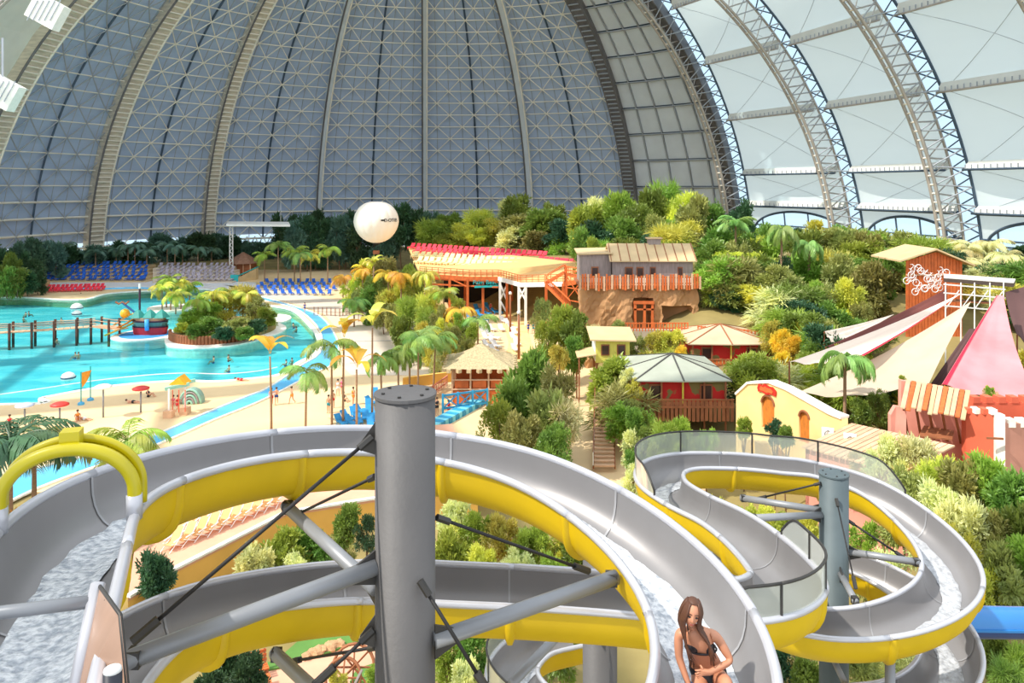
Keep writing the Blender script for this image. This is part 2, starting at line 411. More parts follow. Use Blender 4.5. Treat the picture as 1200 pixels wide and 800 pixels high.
# ================================================================ THE WATER SLIDE
m_steel = M('brushed_trough_grey', (142, 139, 139), .36, .35, .07, 1.2, streak=(1, 1, .25))
m_rim = M('bright_rim', (190, 190, 196), .3, .3, .05, 2)
m_yel = M('yellow_fibreglass', (204, 170, 0), .5, 0, .07, 1.5)
m_yel2 = M('olive_yellow_paint', (188, 174, 4), .38, 0, .06, 3, coat=.2)
m_post = M('grey_painted_post', (88, 86, 86), .6, .1, .08, 1.6, bump=.08)
m_postg = M('blue_grey_post', (84, 96, 100), .6, .15, .14, 1.6)
m_pipe = M('grey_pipe', (140, 142, 146), .45, .25, .08, 2)
m_dark = M('dark_gunmetal', (62, 60, 58), .5, .4, .15, 3)
m_cable = M('black_cable', (36, 34, 34), .6, .2, .1, 3)
m_screen = glassmat('slide_screen', (222, 226, 215), .34)
def watermat():
    m = bpy.data.materials.new('white_running_water'); m.use_nodes = True; nt = m.node_tree; N = nt.nodes; L = nt.links; b = N['Principled BSDF']
    tc = N.new('ShaderNodeTexCoord'); n = N.new('ShaderNodeTexNoise'); n.inputs['Scale'].default_value = 16; n.inputs['Detail'].default_value = 6
    L.new(tc.outputs['Object'], n.inputs['Vector']); r = N.new('ShaderNodeValToRGB'); r.color_ramp.elements[0].position = .35; r.color_ramp.elements[0].color = (.42, .46, .52, 1)
    r.color_ramp.elements[1].position = .62; r.color_ramp.elements[1].color = (.93, .95, .97, 1); L.new(n.outputs[0], r.inputs[0]); L.new(r.outputs[0], b.inputs['Base Color'])
    bp = N.new('ShaderNodeBump'); bp.inputs['Strength'].default_value = .8; bp.inputs['Distance'].default_value = .05; L.new(n.outputs[0], bp.inputs['Height']); L.new(bp.outputs[0], b.inputs['Normal'])
    b.inputs['Roughness'].default_value = .12
    return m
m_water_run = watermat()
C1 = V((-0.99, 7.125, 0)); C2 = V((6.4425, 15.375, 0))  # slide, posts and start fittings scaled about the camera, baked into the numbers below
def interp(tab, a):
    for (a0, z0), (a1, z1) in zip(tab[:-1], tab[1:]):
        if a <= a1: return z0 + (z1 - z0) * (a - a0) / (a1 - a0)
    return tab[-1][1]
Z1 = [(-130, 19.315), (-112, 19.255), (-90, 19.188), (-70, 19.075), (-45, 18.947), (-16, 18.79), (0, 18.67), (25, 18.497), (45, 18.288), (65, 18.1), (90, 17.965), (135, 17.86), (180, 17.763), (240, 17.65), (285, 17.515), (305, 17.35), (320, 17.17), (345, 16.975), (362, 16.9)]
path = []
_q = R_(-112); _p = V((C1.x + 2.779 * math.sin(_q), C1.y + 2.779 * math.cos(_q), interp(Z1, -112))); _t = V((math.cos(_q), -math.sin(_q), 0))
for k in range(10, 0, -1): path.append(_p - _t * (.25 * k) + V((0, 0, .009 * k)))
for a in range(-112, 361, 4):
    q = R_(a); path.append(V((C1.x + 2.779 * math.sin(q), C1.y + 2.779 * math.cos(q), interp(Z1, a))))
link_pts = [path[-1], (0.15, 9.922, 16.855), (1.35, 9.93, 16.765), (2.4, 9.938, 16.652), (3.3, 10.163, 16.585), (3.84, 10.725, 16.495), (3.975, 11.475, 16.39), (3.938, 12.6, 16.255), (3.75, 13.65, 16.15), (3.338, 14.7, 16.038), (3.075, 15.75, 15.962), (3.262, 16.688, 15.91), (3.9, 17.288, 15.85), (4.95, 17.513, 15.775), (6, 17.475, 15.715)]
path += catmull(link_pts, 6)[1:]
Z2 = [(0, 15.685), (45, 15.438), (72, 15.1), (100, 14.875), (154, 14.688), (180, 14.515), (208, 14.312), (300, 14.012), (360, 13.825), (450, 13.45), (540, 13.075)]
for a in range(4, 541, 5):
    q = R_(a); path.append(V((C2.x + 2.055 * math.sin(q), C2.y + 2.055 * math.cos(q), interp(Z2, a))))
tail = [path[-1], (4.875, 13.29, 12.962), (3, 13.275, 12.812), (1.5, 13.388, 12.7), (0.45, 13.95, 12.625), (0, 15, 12.55), (0.45, 16.05, 12.475), (1.5, 16.65, 12.4)]
path += catmull(tail, 5)[1:]
# smooth heights and resample evenly
for _ in range(6):
    zz = [p.z for p in path]
    for i in range(1, len(path) - 1): path[i].z = (zz[i - 1] + 2 * zz[i] + zz[i + 1]) / 4
acc = [0]
for p, q in zip(path[:-1], path[1:]): acc.append(acc[-1] + (q - p).length)
def along(s):
    lo, hi = 0, len(acc) - 1
    while hi - lo > 1:
        mid = (lo + hi) // 2
        if acc[mid] <= s: lo = mid
        else: hi = mid
    t = (s - acc[lo]) / max(1e-6, acc[hi] - acc[lo]); return path[lo] * (1 - t) + path[hi] * t
SL = acc[-1]; DS = 0.1275; NS = int(SL / DS)
CP = [along(i * SL / NS) for i in range(NS + 1)]
def frame(i):
    t = CP[min(i + 1, NS)] - CP[max(i - 1, 0)]; t.z = 0; t = nrm(t); return t, V((t.y, -t.x, 0))       # tangent, right-hand side
HWD = 0.465; DEP = 0.54
def prof(off, n=14):
    out = []
    for k in range(n + 1):
        t = PI * k / n; c = -math.cos(t); s = math.sin(t)
        out.append(((HWD + off) * math.copysign(abs(c) ** .75, c), -(DEP + off) * s ** .72))
    return out
def sweep(i0, i1, pr, lift=0.0):
    rows = []
    for i in range(i0, i1 + 1):
        t, r = frame(i); rows.append([CP[i] + r * u + V((0, 0, w + lift)) for u, w in pr])
    return rows
slide = thing('water_slide', 'long yellow water slide with silver trough winding round two grey posts', 'water slide', (C1.x, C1.y, 9.0))
SEC = 16
bounds = list(range(0, NS, SEC)); bounds = bounds[:-1] + [NS] if NS - bounds[-1] < 6 else bounds + [NS]
PIN = prof(0.0); POUT = prof(.034); PFL = prof(.075)
for b0, b1 in zip(bounds[:-1], bounds[1:]):
    sec = MB().grid(sweep(b0, b1, PIN)).build('trough_section', m_steel, slide, True)
    MB().grid([r[::-1] for r in sweep(b0, b1, POUT, -.005)]).build('yellow_shell', m_yel, sec, True, label='glossy yellow outer shell')
    for sgn in (-1, 1):
        tb = MB(); pts = []
        for i in range(b0, b1 + 1):
            t, r = frame(i); pts.append(CP[i] + r * sgn * (HWD + .034))
        tb.tube(pts, .047, 8).build('rim', m_rim, sec, True)
    if b0 > 0:
        fl = MB(); a_ = sweep(b0 - 1, b0 - 1, PFL, -.03)[0]; b_ = sweep(b0, b0, PFL, -.03)[0]; c_ = sweep(b0 - 1, b0 - 1, POUT, 0)[0]; d_ = sweep(b0, b0, POUT, 0)[0]
        m_ = [(x * .72 + y * .28) for x, y in zip(a_, b_)]; n_ = [(x * .28 + y * .72) for x, y in zip(a_, b_)]
        fl.grid([c_, m_, n_, d_]).build('joint_flange', m_yel, sec, True)
        sj = prof(-.009); j0 = sweep(b0 - 1, b0 - 1, sj)[0]; j1 = sweep(b0, b0, sj)[0]
        mm = [x * .6 + y * .4 for x, y in zip(j0, j1)]; nn = [x * .4 + y * .6 for x, y in zip(j0, j1)]
        MB().grid([mm, nn]).build('joint_seam', M('seam_grey', (165, 164, 166), .35, .3), sec, True)
# running water in the upper turn and thin sheets further down
m_thin = M('thin_running_water', (186, 188, 192), .12, .1, .3, 9, bump=.5, bscale=14)
def stream(i0, i1, base, amp, parent, mat=None):
    rows = []
    rnd = random.Random(3)
    for i in range(i0, i1 + 1):
        t, r = frame(i); row = []
        hw = base + amp * math.sin(i * .21) * .5 + rnd.uniform(-.022, .022)
        for k in range(9):
            u = -hw * .8 + (hw * 1.55) * k / 8
            u2 = max(-.455, min(.455, u)); c = abs(u2) / HWD; s = max(0.0, 1 - c ** (2 / .75)) ** .5
            w = -(DEP) * s ** .72
            row.append(CP[i] + r * (-u2) + V((0, 0, w + .022 + rnd.uniform(0, .02) - (.021 if k in (0, 8) else 0))))
        rows.append(row)
    return MB().grid(rows).build('running_water', mat or m_water_run, parent, True, label='sheet of white running water')
def idx(s): return int(round(s / SL * NS))
stream(0, idx(2.779 * R_(232) + 2.5), .35, .075, slide)
stream(idx(2.779 * R_(472) + 2.5 + 10.5), NS, .24, .06, slide, m_thin)
# clear screens standing on the outside rim of the tight bends
def nearest(x, y, lo=0, hi=None):
    hi = hi or NS; return min(range(lo, hi), key=lambda i: (CP[i].x - x) ** 2 + (CP[i].y - y) ** 2)
def screen(i0, i1, sgn, h, npan, taper=5):
    for k in range(npan):
        a0 = i0 + (i1 - i0) * k // npan; a1 = i0 + (i1 - i0) * (k + 1) // npan
        lo, hi = [], []
        for i in range(a0, a1 + 1):
            t, r = frame(i); p = CP[i] + r * sgn * (HWD + .038) + V((0, 0, .04)); lo.append(p)
            e = min(1, (i - i0 + .6) / taper, (i1 - i + .6) / taper); hi.append(p + V((0, 0, h * math.sin(e * PI / 2))))
        pn = MB().grid([lo, hi]).build('screen_pane', m_screen, slide, True, label='clear plastic splash screen')
        MB().tube(hi, .022, 5).build('screen_rail', m_dark, pn, True)
        MB().tube([lo[0], hi[0]], .022, 5).build('screen_post', m_dark, pn)
        if k == npan - 1: MB().tube([lo[-1], hi[-1]], .022, 5).build('screen_post', m_dark, pn)
n1 = idx(2.779 * R_(466) + 2.5)
s0 = nearest(2.3, 9.95, n1); s1 = nearest(4.05, 12.6, s0)
screen(s0, s1, 1, .4, 4)
u0 = nearest(3.22, 15.0, s1); u1 = nearest(C2.x + 2.055 * math.sin(R_(58)), C2.y + 2.055 * math.cos(R_(58)), u0, u0 + 70)
screen(u0, u1, -1, .47, 5)
e0 = NS - 46; screen(e0, NS - 8, -1, .45, 3)
# ---------------------------------------------------------------- posts, struts, ties
def post(name, label, x, y, ztop, r, mat, cap=True):
    t = thing(name, label, 'post', (x, y, 0))
    MB().lathe([(r, 0.0), (r, ztop)], 28, (x, y, 0)).build('shaft', mat, t, True)
    MB().lathe([(r + .12, 0.0), (r + .12, .08)], 20, (x, y, 0)).build('foot_plate', mat, t)
    if cap:
        cp = MB().lathe([(r + .012, ztop + .001), (r + .012, ztop + .03), (r - .01, ztop + .034)], 28, (x, y, 0)).build('cap_plate', mat, t)
        for k in range(6):
            a = k * PI / 3 + .4; MB().lathe([(.017, ztop + .03), (.017, ztop + .048)], 6, (x + (r - .068) * math.cos(a), y + (r - .068) * math.sin(a), 0)).build('bolt', m_dark, cp)
    return t
p1 = post('slide_post', 'thick grey steel post with flat bolted cap in front of the slide', C1.x, C1.y, 20.072, .278, m_post)
p2 = post('slide_post', 'blue-grey steel post standing inside the far right slide bend', C2.x, C2.y, 16.262, .278, m_postg)
p3 = post('slide_post', 'grey steel post behind the lower near slide ring, right of the tall post', 1.46, 12.75, 15.812, .285, m_post, False)
p4 = post('slide_post', 'thin pale steel post under the front of the far slide bend', P(1043, 770, 13.2).x, 13.2, 13.9, .083, m_pipe, False)
def rimpt(cc, rad, a, z): return V((cc.x + rad * math.sin(R_(a)), cc.y + rad * math.cos(R_(a)), z))
def arm(p, a, b, r=.071, gus=True):
    o = MB().tube([a, b], r, 12).build('support_arm', m_pipe, p, True)
    if gus:
        d = nrm(b - a); MB().slab([a + V((0, 0, .15)), a + d * .25 + V((0, 0, .04)), a + d * .25 - V((0, 0, .075)), a - V((0, 0, .165))], nrm(d.cross(V((0, 0, 1)))) * .024).build('gusset', m_dark, o)
        c = b; MB().box(c - d * .06, (.11, .11, .13)).build('shoe', m_dark, o)
    return o
def tie(p, a, b, r=.0165, tb=None):
    o = MB().tube([a, b], r, 6).build('tie_rod', m_cable, p, True)
    d = nrm(b - a); L_ = (b - a).length
    MB().tube([a, a + d * .15], .034, 6).build('end_fork', m_dark, o)
    MB().tube([b - d * .22, b], .038, 6).build('turnbuckle', m_dark, o)
    return o
def onpost(px, py, Y=7.0125): return P(px, py, Y)
# near post: pipes that carry the rings, and slack tie rods
arm(p1, onpost(440, 664), P(148, 774, 6), .075)
arm(p1, onpost(440, 690, 7.275), P(335, 592, 9.075), .068)
arm(p1, onpost(509, 750), P(722, 676, 7.95), .075)
arm(p1, onpost(445, 880), P(322, 765, 9.225), .075)
arm(p3, P(690, 700, 12.6) - V((0, 0, .1)), P(600, 800, 10.5), .068, False)
tie(p1, onpost(436, 512), P(155, 752, 5.925))
tie(p1, onpost(440, 558, 7.275), P(345, 604, 9))
tie(p1, onpost(512, 606, 7.2), P(690, 669, 8.175))
tie(p1, onpost(492, 680, 6.855), P(575, 815, 6.675))
tie(p1, onpost(438, 738), P(368, 803, 6.825))
tie(p1, onpost(440, 758, 7.275), P(345, 774, 9.15))
for px, py in ((437, 512), (437, 738)):
    a = onpost(px, py, 7.05); MB().slab([a + V((.03, 0, .15)), a + V((-.12, 0, -.06)), a + V((-.12, 0, -.12)), a + V((.03, 0, -.165))], (0, .03, 0)).build('gusset', m_dark, p1)
# far post
arm(p2, P(962, 603, 15.3), P(880, 607, 14.625), .068)
arm(p2, P(964, 598, 15.45), P(868, 583, 16.425), .068)
arm(p2, P(993, 646, 15.3), P(1078, 659, 14.7), .068)
arm(p2, P(985, 672, 15.112), P(1003, 705, 13.95), .06)
arm(p2, P(965, 697, 15.3), P(930, 708, 14.25), .06)
arm(p2, P(978, 775, 15.075), P(990, 800, 14.25), .06, False)
tie(p2, P(962, 566, 15.3), P(888, 584, 16.35), .02)
tie(p2, P(993, 609, 15.3), P(1062, 655, 14.925), .02)
tie(p2, P(980, 584, 15.075), P(1003, 690, 14.025), .014)
arm(p3, P(720, 745, 12.525), P(738, 718, 10.65), .06, False)
# ---------------------------------------------------------------- yellow arch over the start
AA = -106
ci = V((C1.x + 2.779 * math.sin(R_(AA)), C1.y + 2.779 * math.cos(R_(AA)), interp(Z1, AA)))
rd = V((math.sin(R_(AA)), math.cos(R_(AA)), 0)); tg = V((math.cos(R_(AA)), -math.sin(R_(AA)), 0))
ya = thing('slide_arch', 'olive-yellow hoop standing over the slide start at the left edge', 'arch', ci)
def hoop(rad, sh, r, leg, flat=1.0, n=10):
    pts = [ci + tg * sh + rd * rad + V((0, 0, .05))]
    for k in range(17):
        t = PI * k / 16; pts.append(ci + tg * sh + rd * rad * math.cos(t) + V((0, 0, leg + rad * flat * math.sin(t))))
    pts.append(ci + tg * sh - rd * rad + V((0, 0, .05)))
    return MB().tube(catmull(pts, 3), r, n)
hoop(.495, -.045, .056, .225, .78).build('front_hoop', m_yel2, ya, True)
hoop(.525, .15, .038, .225, .8).build('rear_hoop', m_yel2, ya, True)
web = []
for k in range(25):
    t = PI * k / 24; web.append([ci + tg * s_ + rd * .495 * math.cos(t) + V((0, 0, .225 + .39 * math.sin(t))) for s_ in (-.045, .15)])
MB().grid(web).build('web_plate', m_yel2, ya, True)
top = ci + V((0, 0, .63)); mbx = MB(); rotm = Matrix((rd, tg, V((0, 0, 1)))).transposed()
mbx.box(top + tg * .05 + V((0, 0, .04)), (.15, .15, .15), mat=rotm).build('lamp_box', m_yel2, ya)
for sgn in (-1, 1):
    MB().tube([ci + rd * .495 * sgn - tg * .045 + V((0, 0, -.015)), ci + rd * .495 * sgn - tg * .045 + V((0, 0, .19))], .064, 10).build('foot_sleeve', m_rim, ya, True)
# ---------------------------------------------------------------- gate panel at the start platform
m_gate = M('translucent_brown_panel', (168, 136, 116), .35, .1, .12, 1.5, streak=(1, 4, .6))
gq = [P(115, 684, 4.725), P(141, 720, 4.312), P(152, 830, 4.088), P(84, 830, 4.275)]
gt = thing('platform_gate', 'brown start-platform panel in a silver frame at the lower left', 'gate', (gq[3].x, gq[3].y, 0))
MB().slab(gq, (.012, -.02, 0)).build('panel', m_gate, gt)
MB().tube([gq[0], gq[3]], .045, 10).build('frame_tube', m_rim, gt, True)
MB().tube([gq[0], gq[1], gq[2]], .012, 8).build('frame_edge', m_dark, gt, True)
hk = P(124, 702, 4.56)
MB().tube([hk, hk + V((.03, -.03, -.1)), hk + V((.07, -.08, -.12)), hk + V((.1, -.16, -.2))], .01, 5).build('hook', m_dark, gt)
MB().tube([P(84, 830, 4.275), V((P(84, 830, 4.275).x, 4.275, 0))], .06, 8).build('leg', m_pipe, gt)
hr = thing('handrail', 'silver horizontal rail crossing the slide start at the left edge', 'rail', (P(-60, 725, 4.425).x, 4.425, 0))
MB().tube([P(-60, 725, 4.425), P(112, 704, 4.665)], .038, 10).build('rail_bar', m_pipe, hr, True)
MB().tube([P(-60, 725, 4.425), V((P(-60, 725, 4.425).x, 4.425, 0))], .05, 8).build('rail_post', m_pipe, hr)
bp_ = P(132, 786, 3.9)
bl = thing('bollard', 'short black bollard with a pale top at the lower left', 'post', (bp_.x, bp_.y, 0))
MB().lathe([(.045, 0), (.045, bp_.z)], 14, (bp_.x, bp_.y, 0)).build('shaft', M('navy_black', (30, 32, 44), .4), bl, True)
MB().lathe([(.045, bp_.z + .001), (.041, bp_.z + .015), (.03, bp_.z + .02)], 14, (bp_.x, bp_.y, 0)).build('cap', M('pale_cap', (214, 214, 212), .5), bl, True)
# ---------------------------------------------------------------- blue tube slide at the right edge
m_blue = M('blue_fibreglass', (40, 120, 186), .3, 0, .08, 1, coat=.3); m_blued = M('navy_fibreglass', (22, 62, 122), .35, 0, .08, 1)
q0, q1 = P(1098, 728, 18.2), P(1300, 731, 19.125)
bs = thing('tube_slide', 'blue closed tube slide at the right edge below the shrubs', 'water slide', (q0.x, q0.y, 0))
mb = MB(); d = nrm(q1 - q0); sd = nrm(d.cross(V((0, 0, 1)))); 
def half(t0, t1, r): return [[p + (sd * math.cos(t0 + (t1 - t0) * k / 10) + V((0, 0, 1)) * math.sin(t0 + (t1 - t0) * k / 10)) * r for k in range(11)] for p in (q0, q1)]
MB().grid(half(0, PI, .36)).build('upper_shell', m_blue, bs, True); MB().grid(half(PI, 2 * PI, .36)).build('lower_shell', m_blued, bs, True)
for sgn in (-1, 1): MB().bar(q0 + sd * .375 * sgn, q1 + sd * .375 * sgn, .07, .05).build('seam_flange', m_blue, bs)
for t in (.15, .8):
    c = q0 + (q1 - q0) * t; MB().tube([c - V((0, 0, .34)), V((c.x, c.y, 0))], .12, 8).build('support_leg', m_pipe, bs)
# ================================================================ GROUND, POOL, BEACH
def clamp(x, a=0.0, b=1.0): return max(a, min(b, x))
def sm(x): x = clamp(x); return x * x * (3 - 2 * x)
def Xb(y): return 8.0 if y < 110 else 8.0 - 36.0 * min(1, (y - 110) / 80.0)
def hill(x, y):
    t = sm((x - Xb(y)) / 16.0) * sm((y - 55) / 52.0)
    far = sm((y - 196) / 20.0) * 1.2
    right = sm((x - 14) / 14.0) * sm((y - 34) / 20.0) * 1.8
    return max(8.2 * t, far, right) + .08
def H(x, y):
    if 62 < y < 204 and x < Xb(y): return -1.7
    return hill(x, y)
m_soil = M('garden_soil', (142, 126, 76), .9, 0, .25, .25, bump=.3, bscale=2)
mb = MB(); xs = [-150 + 2.5 * i for i in range(121)]; ys = [-10 + 2.5 * i for i in range(124)]
mb.grid([[(x, y, H(x, y) + (random.uniform(-.05, .05) if hill(x, y) > .2 else 0)) for x in xs] for y in ys])
def outside(p):
    d = V((p.x - HC.x, p.y - HC.y, 0)); return d.dot(PX) > 110 or d.dot(PX) < -112 or (d.dot(AX) > 0 and d.length > 111)
mb.f = [q for q in mb.f if not all(outside(mb.v[i]) for i in q)]
gr = struct('floor_garden', mb, m_soil, True)
def fill(outer, holes, z0, z1):
    """flat slab with holes, via a filled 2D curve"""
    cu = bpy.data.curves.new('outline', 'CURVE'); cu.dimensions = '2D'; cu.fill_mode = 'BOTH'
    for lp in [outer] + holes:
        sp = cu.splines.new('POLY'); sp.points.add(len(lp) - 1); sp.use_cyclic_u = True
        for q, p in zip(sp.points, lp): q.co = (p[0], p[1], 0, 1)
    cu.extrude = (z1 - z0) / 2
    o = bpy.data.objects.new('outline_tmp', cu); COL.objects.link(o); dg = bpy.context.evaluated_depsgraph_get(); dg.update()
    me = bpy.data.meshes.new_from_object(o.evaluated_get(dg)); bpy.data.objects.remove(o, do_unlink=True); bpy.data.curves.remove(cu)
    for v in me.vertices: v.co.z += (z0 + z1) / 2
    return me
def gp(lst, z=.2): return [G(px, py, z) for px, py in lst]
ZB = .22
pool_in = gp([(0, 348), (30, 348), (70, 350.5), (100, 350.5), (125, 344), (160, 341), (195, 340), (240, 338.5), (262, 343), (290, 350), (313, 357), (343, 363), (362, 379), (374, 396), (371, 413), (350, 425), (331, 438), (290, 444), (250, 447), (215, 446), (165, 449), (110, 455), (50, 466), (0, 474)], ZB)
pool_line = catmull([V((-103.5, 154, ZB))] + pool_in + [V((-101, 78, ZB))], 4)
def m_sandmat():
    return M('pale_beach_sand', (230, 200, 154), .95, 0, .12, .12, bump=.2, bscale=3)
me = fill([(-150, 55), (14, 55), (14, 112), (-18, 192), (-18, 210), (-150, 210)], [[(p.x, p.y) for p in pool_line]], -1.6, ZB)
me.materials.append(m_sandmat()); beach = link('floor_beach', me); beach['kind'] = 'structure'
mb = MB().prism([(-108, 68), (0, 68), (0, 186), (-108, 186)], -1.65, -1.35)
pf = struct('floor_pool_basin', mb, M('pool_basin_blue', (150, 226, 236), .6, 0, .05, .1))
def poolwater():
    m = bpy.data.materials.new('pool_water'); m.use_nodes = True; nt = m.node_tree; N = nt.nodes; L = nt.links; N.remove(N['Principled BSDF'])
    tc = N.new('ShaderNodeTexCoord'); n = N.new('ShaderNodeTexNoise'); n.inputs['Scale'].default_value = .9; n.inputs['Detail'].default_value = 3; L.new(tc.outputs['Object'], n.inputs['Vector'])
    bp = N.new('ShaderNodeBump'); bp.inputs['Strength'].default_value = .25; bp.inputs['Distance'].default_value = .15; L.new(n.outputs[0], bp.inputs['Height'])
    t = N.new('ShaderNodeBsdfTransparent'); t.inputs[0].default_value = (.20, .80, .88, 1)
    n2 = N.new('ShaderNodeTexNoise'); n2.inputs['Scale'].default_value = .35; mp = N.new('ShaderNodeMapping'); mp.inputs['Scale'].default_value = (.35, 1.3, 1); L.new(tc.outputs['Object'], mp.inputs[0]); L.new(mp.outputs[0], n2.inputs['Vector'])
    mx = N.new('ShaderNodeMix'); mx.data_type = 'RGBA'; mr = N.new('ShaderNodeMapRange'); mr.inputs[1].default_value = .42; mr.inputs[2].default_value = .6; L.new(n2.outputs[0], mr.inputs[0]); L.new(mr.outputs[0], mx.inputs[0])
    mx.inputs[6].default_value = (.36, .78, .81, 1); mx.inputs[7].default_value = (.70, .95, .92, 1); L.new(mx.outputs[2], t.inputs[0])
    g = N.new('ShaderNodeBsdfGlossy'); g.inputs['Roughness'].default_value = .08; L.new(bp.outputs[0], g.inputs['Normal'])
    fr = N.new('ShaderNodeFresnel'); fr.inputs[0].default_value = 1.18; L.new(bp.outputs[0], fr.inputs['Normal'])
    ms = N.new('ShaderNodeMixShader'); L.new(fr.outputs[0], ms.inputs[0]); L.new(t.outputs[0], ms.inputs[1]); L.new(g.outputs[0], ms.inputs[2]); L.new(ms.outputs[0], N['Material Output'].inputs[0])
    return m
mb = MB().add([V((p.x, p.y, 0)) for p in pool_line], [tuple(range(len(pool_line)))[::-1]])
wt = mb.build('pool_water', poolwater()); tag(wt, 'turquoise water of the large lagoon pool', 'water', kind='stuff')
# white coping round the pool and the shallow-edge line
m_cope = M('white_coping', (244, 238, 226), .7)
cp_ = MB()
for (a, b) in zip(pool_line[:-1], pool_line[1:]): cp_.bar(V((a.x, a.y, ZB - .05)), V((b.x, b.y, ZB - .05)), .7, .22)
struct('trim_pool_edge', cp_, m_cope)
sh = MB(); sl = catmull(gp([(0, 462), (50, 455), (110, 446), (165, 440), (215, 437), (260, 438), (300, 435), (325, 430)], 0), 3)
sh.tube(sl, .07, 5); struct('trim_shallow_step', sh, m_cope)
# blue painted stream bed winding along the beach
m_stream = M('blue_stream_bed', (98, 190, 236), .3, 0, .12, .4)
def strip(L1, L2, z): return MB().slab([V((p.x, p.y, z - .25)) for p in L1 + L2[::-1]], (0, 0, .25))
so = catmull(gp([(240, 334), (300, 346), (352, 361), (376, 371), (392, 391), (397, 408), (392, 426), (364, 440), (334, 456), (300, 473), (250, 493), (205, 513), (150, 535), (100, 552), (40, 575), (0, 595)], ZB), 3)
si = catmull(gp([(240, 337), (300, 350), (344, 361), (366, 376), (377, 394), (375, 414), (354, 428), (336, 441), (310, 457), (292, 464), (240, 485), (190, 507), (140, 524), (90, 538), (40, 550), (0, 560)], ZB), 3)
mb = MB(); mb.grid([[V((p.x, p.y, ZB + .03)) for p in so], [V((p.x, p.y, ZB + .03)) for p in si]])
st_ = struct('floor_stream_bed', mb, m_stream)
for ln in (so, si):
    MB().tube([V((p.x, p.y, ZB + .05)) for p in ln], .13, 5).build('stream_kerb', m_cope, st_, True)
# pale paving plaza right of the pool and the promenade behind it
m_pave = M('pale_paving', (214, 198, 178), .9, 0, .08, .3)
def patch(name, pts, z, mat, th=.12):
    mb = MB().slab([V((p[0], p[1], z - th)) for p in pts], (0, 0, th)); return struct(name, mb, mat)
patch('floor_promenade', gp([(262, 334), (330, 340), (395, 352), (430, 358), (480, 372), (515, 395), (525, 440), (455, 440), (412, 440), (398, 426), (404, 408), (398, 388), (380, 368), (352, 358), (300, 344)], ZB), ZB + .06, m_pave)
patch('floor_far_plaza', gp([(52, 336), (52, 328), (200, 327), (300, 331), (300, 340), (200, 337)], ZB), ZB + .06, M('lilac_paving', (222, 220, 224), .9, 0, .05, .3))
bl_ = MB().tube(catmull(gp([(52, 338), (110, 339), (160, 338), (195, 339), (235, 336)], ZB), 4), .35, 5); struct('trim_blue_line', bl_, m_stream)
# paving joints that run across the promenade
for k, (a, b) in enumerate((((318, 352), (400, 353)), ((368, 369), (455, 370)), ((400, 400), (505, 398)), ((410, 425), (520, 424)))):
    A, B = G(*a, ZB + .08), G(*b, ZB + .08); struct('floor_joint', MB().bar(A, B, .35, .05), M('grey_joint', (176, 170, 164), .9))
# ---------------------------------------------------------------- wooden footbridge over the pool
m_wood = M('brown_timber', (150, 92, 58), .75, 0, .2, 1.5, streak=(1, 6, 1), rnd=.1)
m_plank = M('sun_bleached_plank', (214, 172, 138), .8, 0, .15, 1.5, rnd=.12)
m_orange = M('orange_timber', (206, 104, 48), .7, 0, .18, 1.5, streak=(1, 5, 1), rnd=.1)
bpts = [P(-60, 391, 110), P(0, 389.5, 111), P(60, 386, 113), P(112, 382, 115.5), P(145, 385.5, 113)]
br = thing('footbridge', 'low wooden footbridge with rope rails crossing the pool to the play ship', 'bridge', (bpts[2].x, bpts[2].y, 0))
for a, b in zip(bpts[:-1], bpts[1:]):
    n = max(2, int((b - a).length / .75))
    for k in range(n):
        c0 = a + (b - a) * (k + .06) / n; c1 = a + (b - a) * (k + .94) / n
        MB().bar(c0, c1, 1.7, .12).build('plank', m_plank, br)
    for s_ in (-1, 1):
        d = nrm(b - a).cross(V((0, 0, 1))) * .85 * s_
        for hz in (.6, 1.1): MB().tube([a + d + V((0, 0, hz)), (a + b) / 2 + d + V((0, 0, hz - .12)), b + d + V((0, 0, hz))], .05, 4).build('rope_rail', m_plank, br)
for px in (-40, 13, 39, 64, 90, 113, 134):
    for a, b in zip(bpts[:-1], bpts[1:]):
        pa, pb = 600 + 900 * a.x / a.y, 600 + 900 * b.x / b.y
        if pa <= px <= pb:
            c = a + (b - a) * ((px - pa) / (pb - pa)); d = nrm(b - a).cross(V((0, 0, 1)))
            for s_ in (-.9, .9):
                q = c + d * s_; MB().bar(V((q.x, q.y, -1.4)), V((q.x, q.y, c.z + 1.35)), .26).build('post', M('dark_timber', (92, 58, 46), .8, 0, .2), br)
# ---------------------------------------------------------------- islands
def island(name, label, cx, cy, rx, ry, z, wall=None):
    pts = [(cx + rx * math.cos(2 * PI * k / 36) * (1 + .06 * math.sin(3 * 2 * PI * k / 36)), cy + ry * math.sin(2 * PI * k / 36)) for k in range(36)]
    o = MB().prism(pts, -1.5, z).build(name, m_cope); o['kind'] = 'structure'
    return pts
ic = G(264, 391, 0)
pts = island('floor_island', '', ic.x, ic.y, 8.2, 11.0, .18)
isl_top = MB().prism([(ic.x - .3 + (q[0] - ic.x) * .84, ic.y + .5 + (q[1] - ic.y) * .84) for q in pts], .1, 1.1); struct('floor_island_bed', isl_top, m_soil)
pal = thing('palisade', 'brown log palisade along the foot of the planted island', 'fence', (ic.x, ic.y - 9, 0))
for k in range(30):
    a = -PI * .86 + PI * .62 * k / 29; r = .865
    x, y = ic.x - .3 + 8.2 * r * math.cos(a), ic.y + .5 + 11.0 * r * math.sin(a)
    MB().lathe([(.24, .1), (.24, 1.25 + random.uniform(-.08, .12)), (.1, 1.4)], 7, (x, y, 0)).build('log', m_wood, pal)
i2 = G(201, 362, 0); island('floor_islet', '', i2.x, i2.y, 4.2, 4.6, .3)
i3 = G(326, 376, 0); island('floor_spit', '', i3.x - 2, i3.y, 3.6, 6.0, .2)
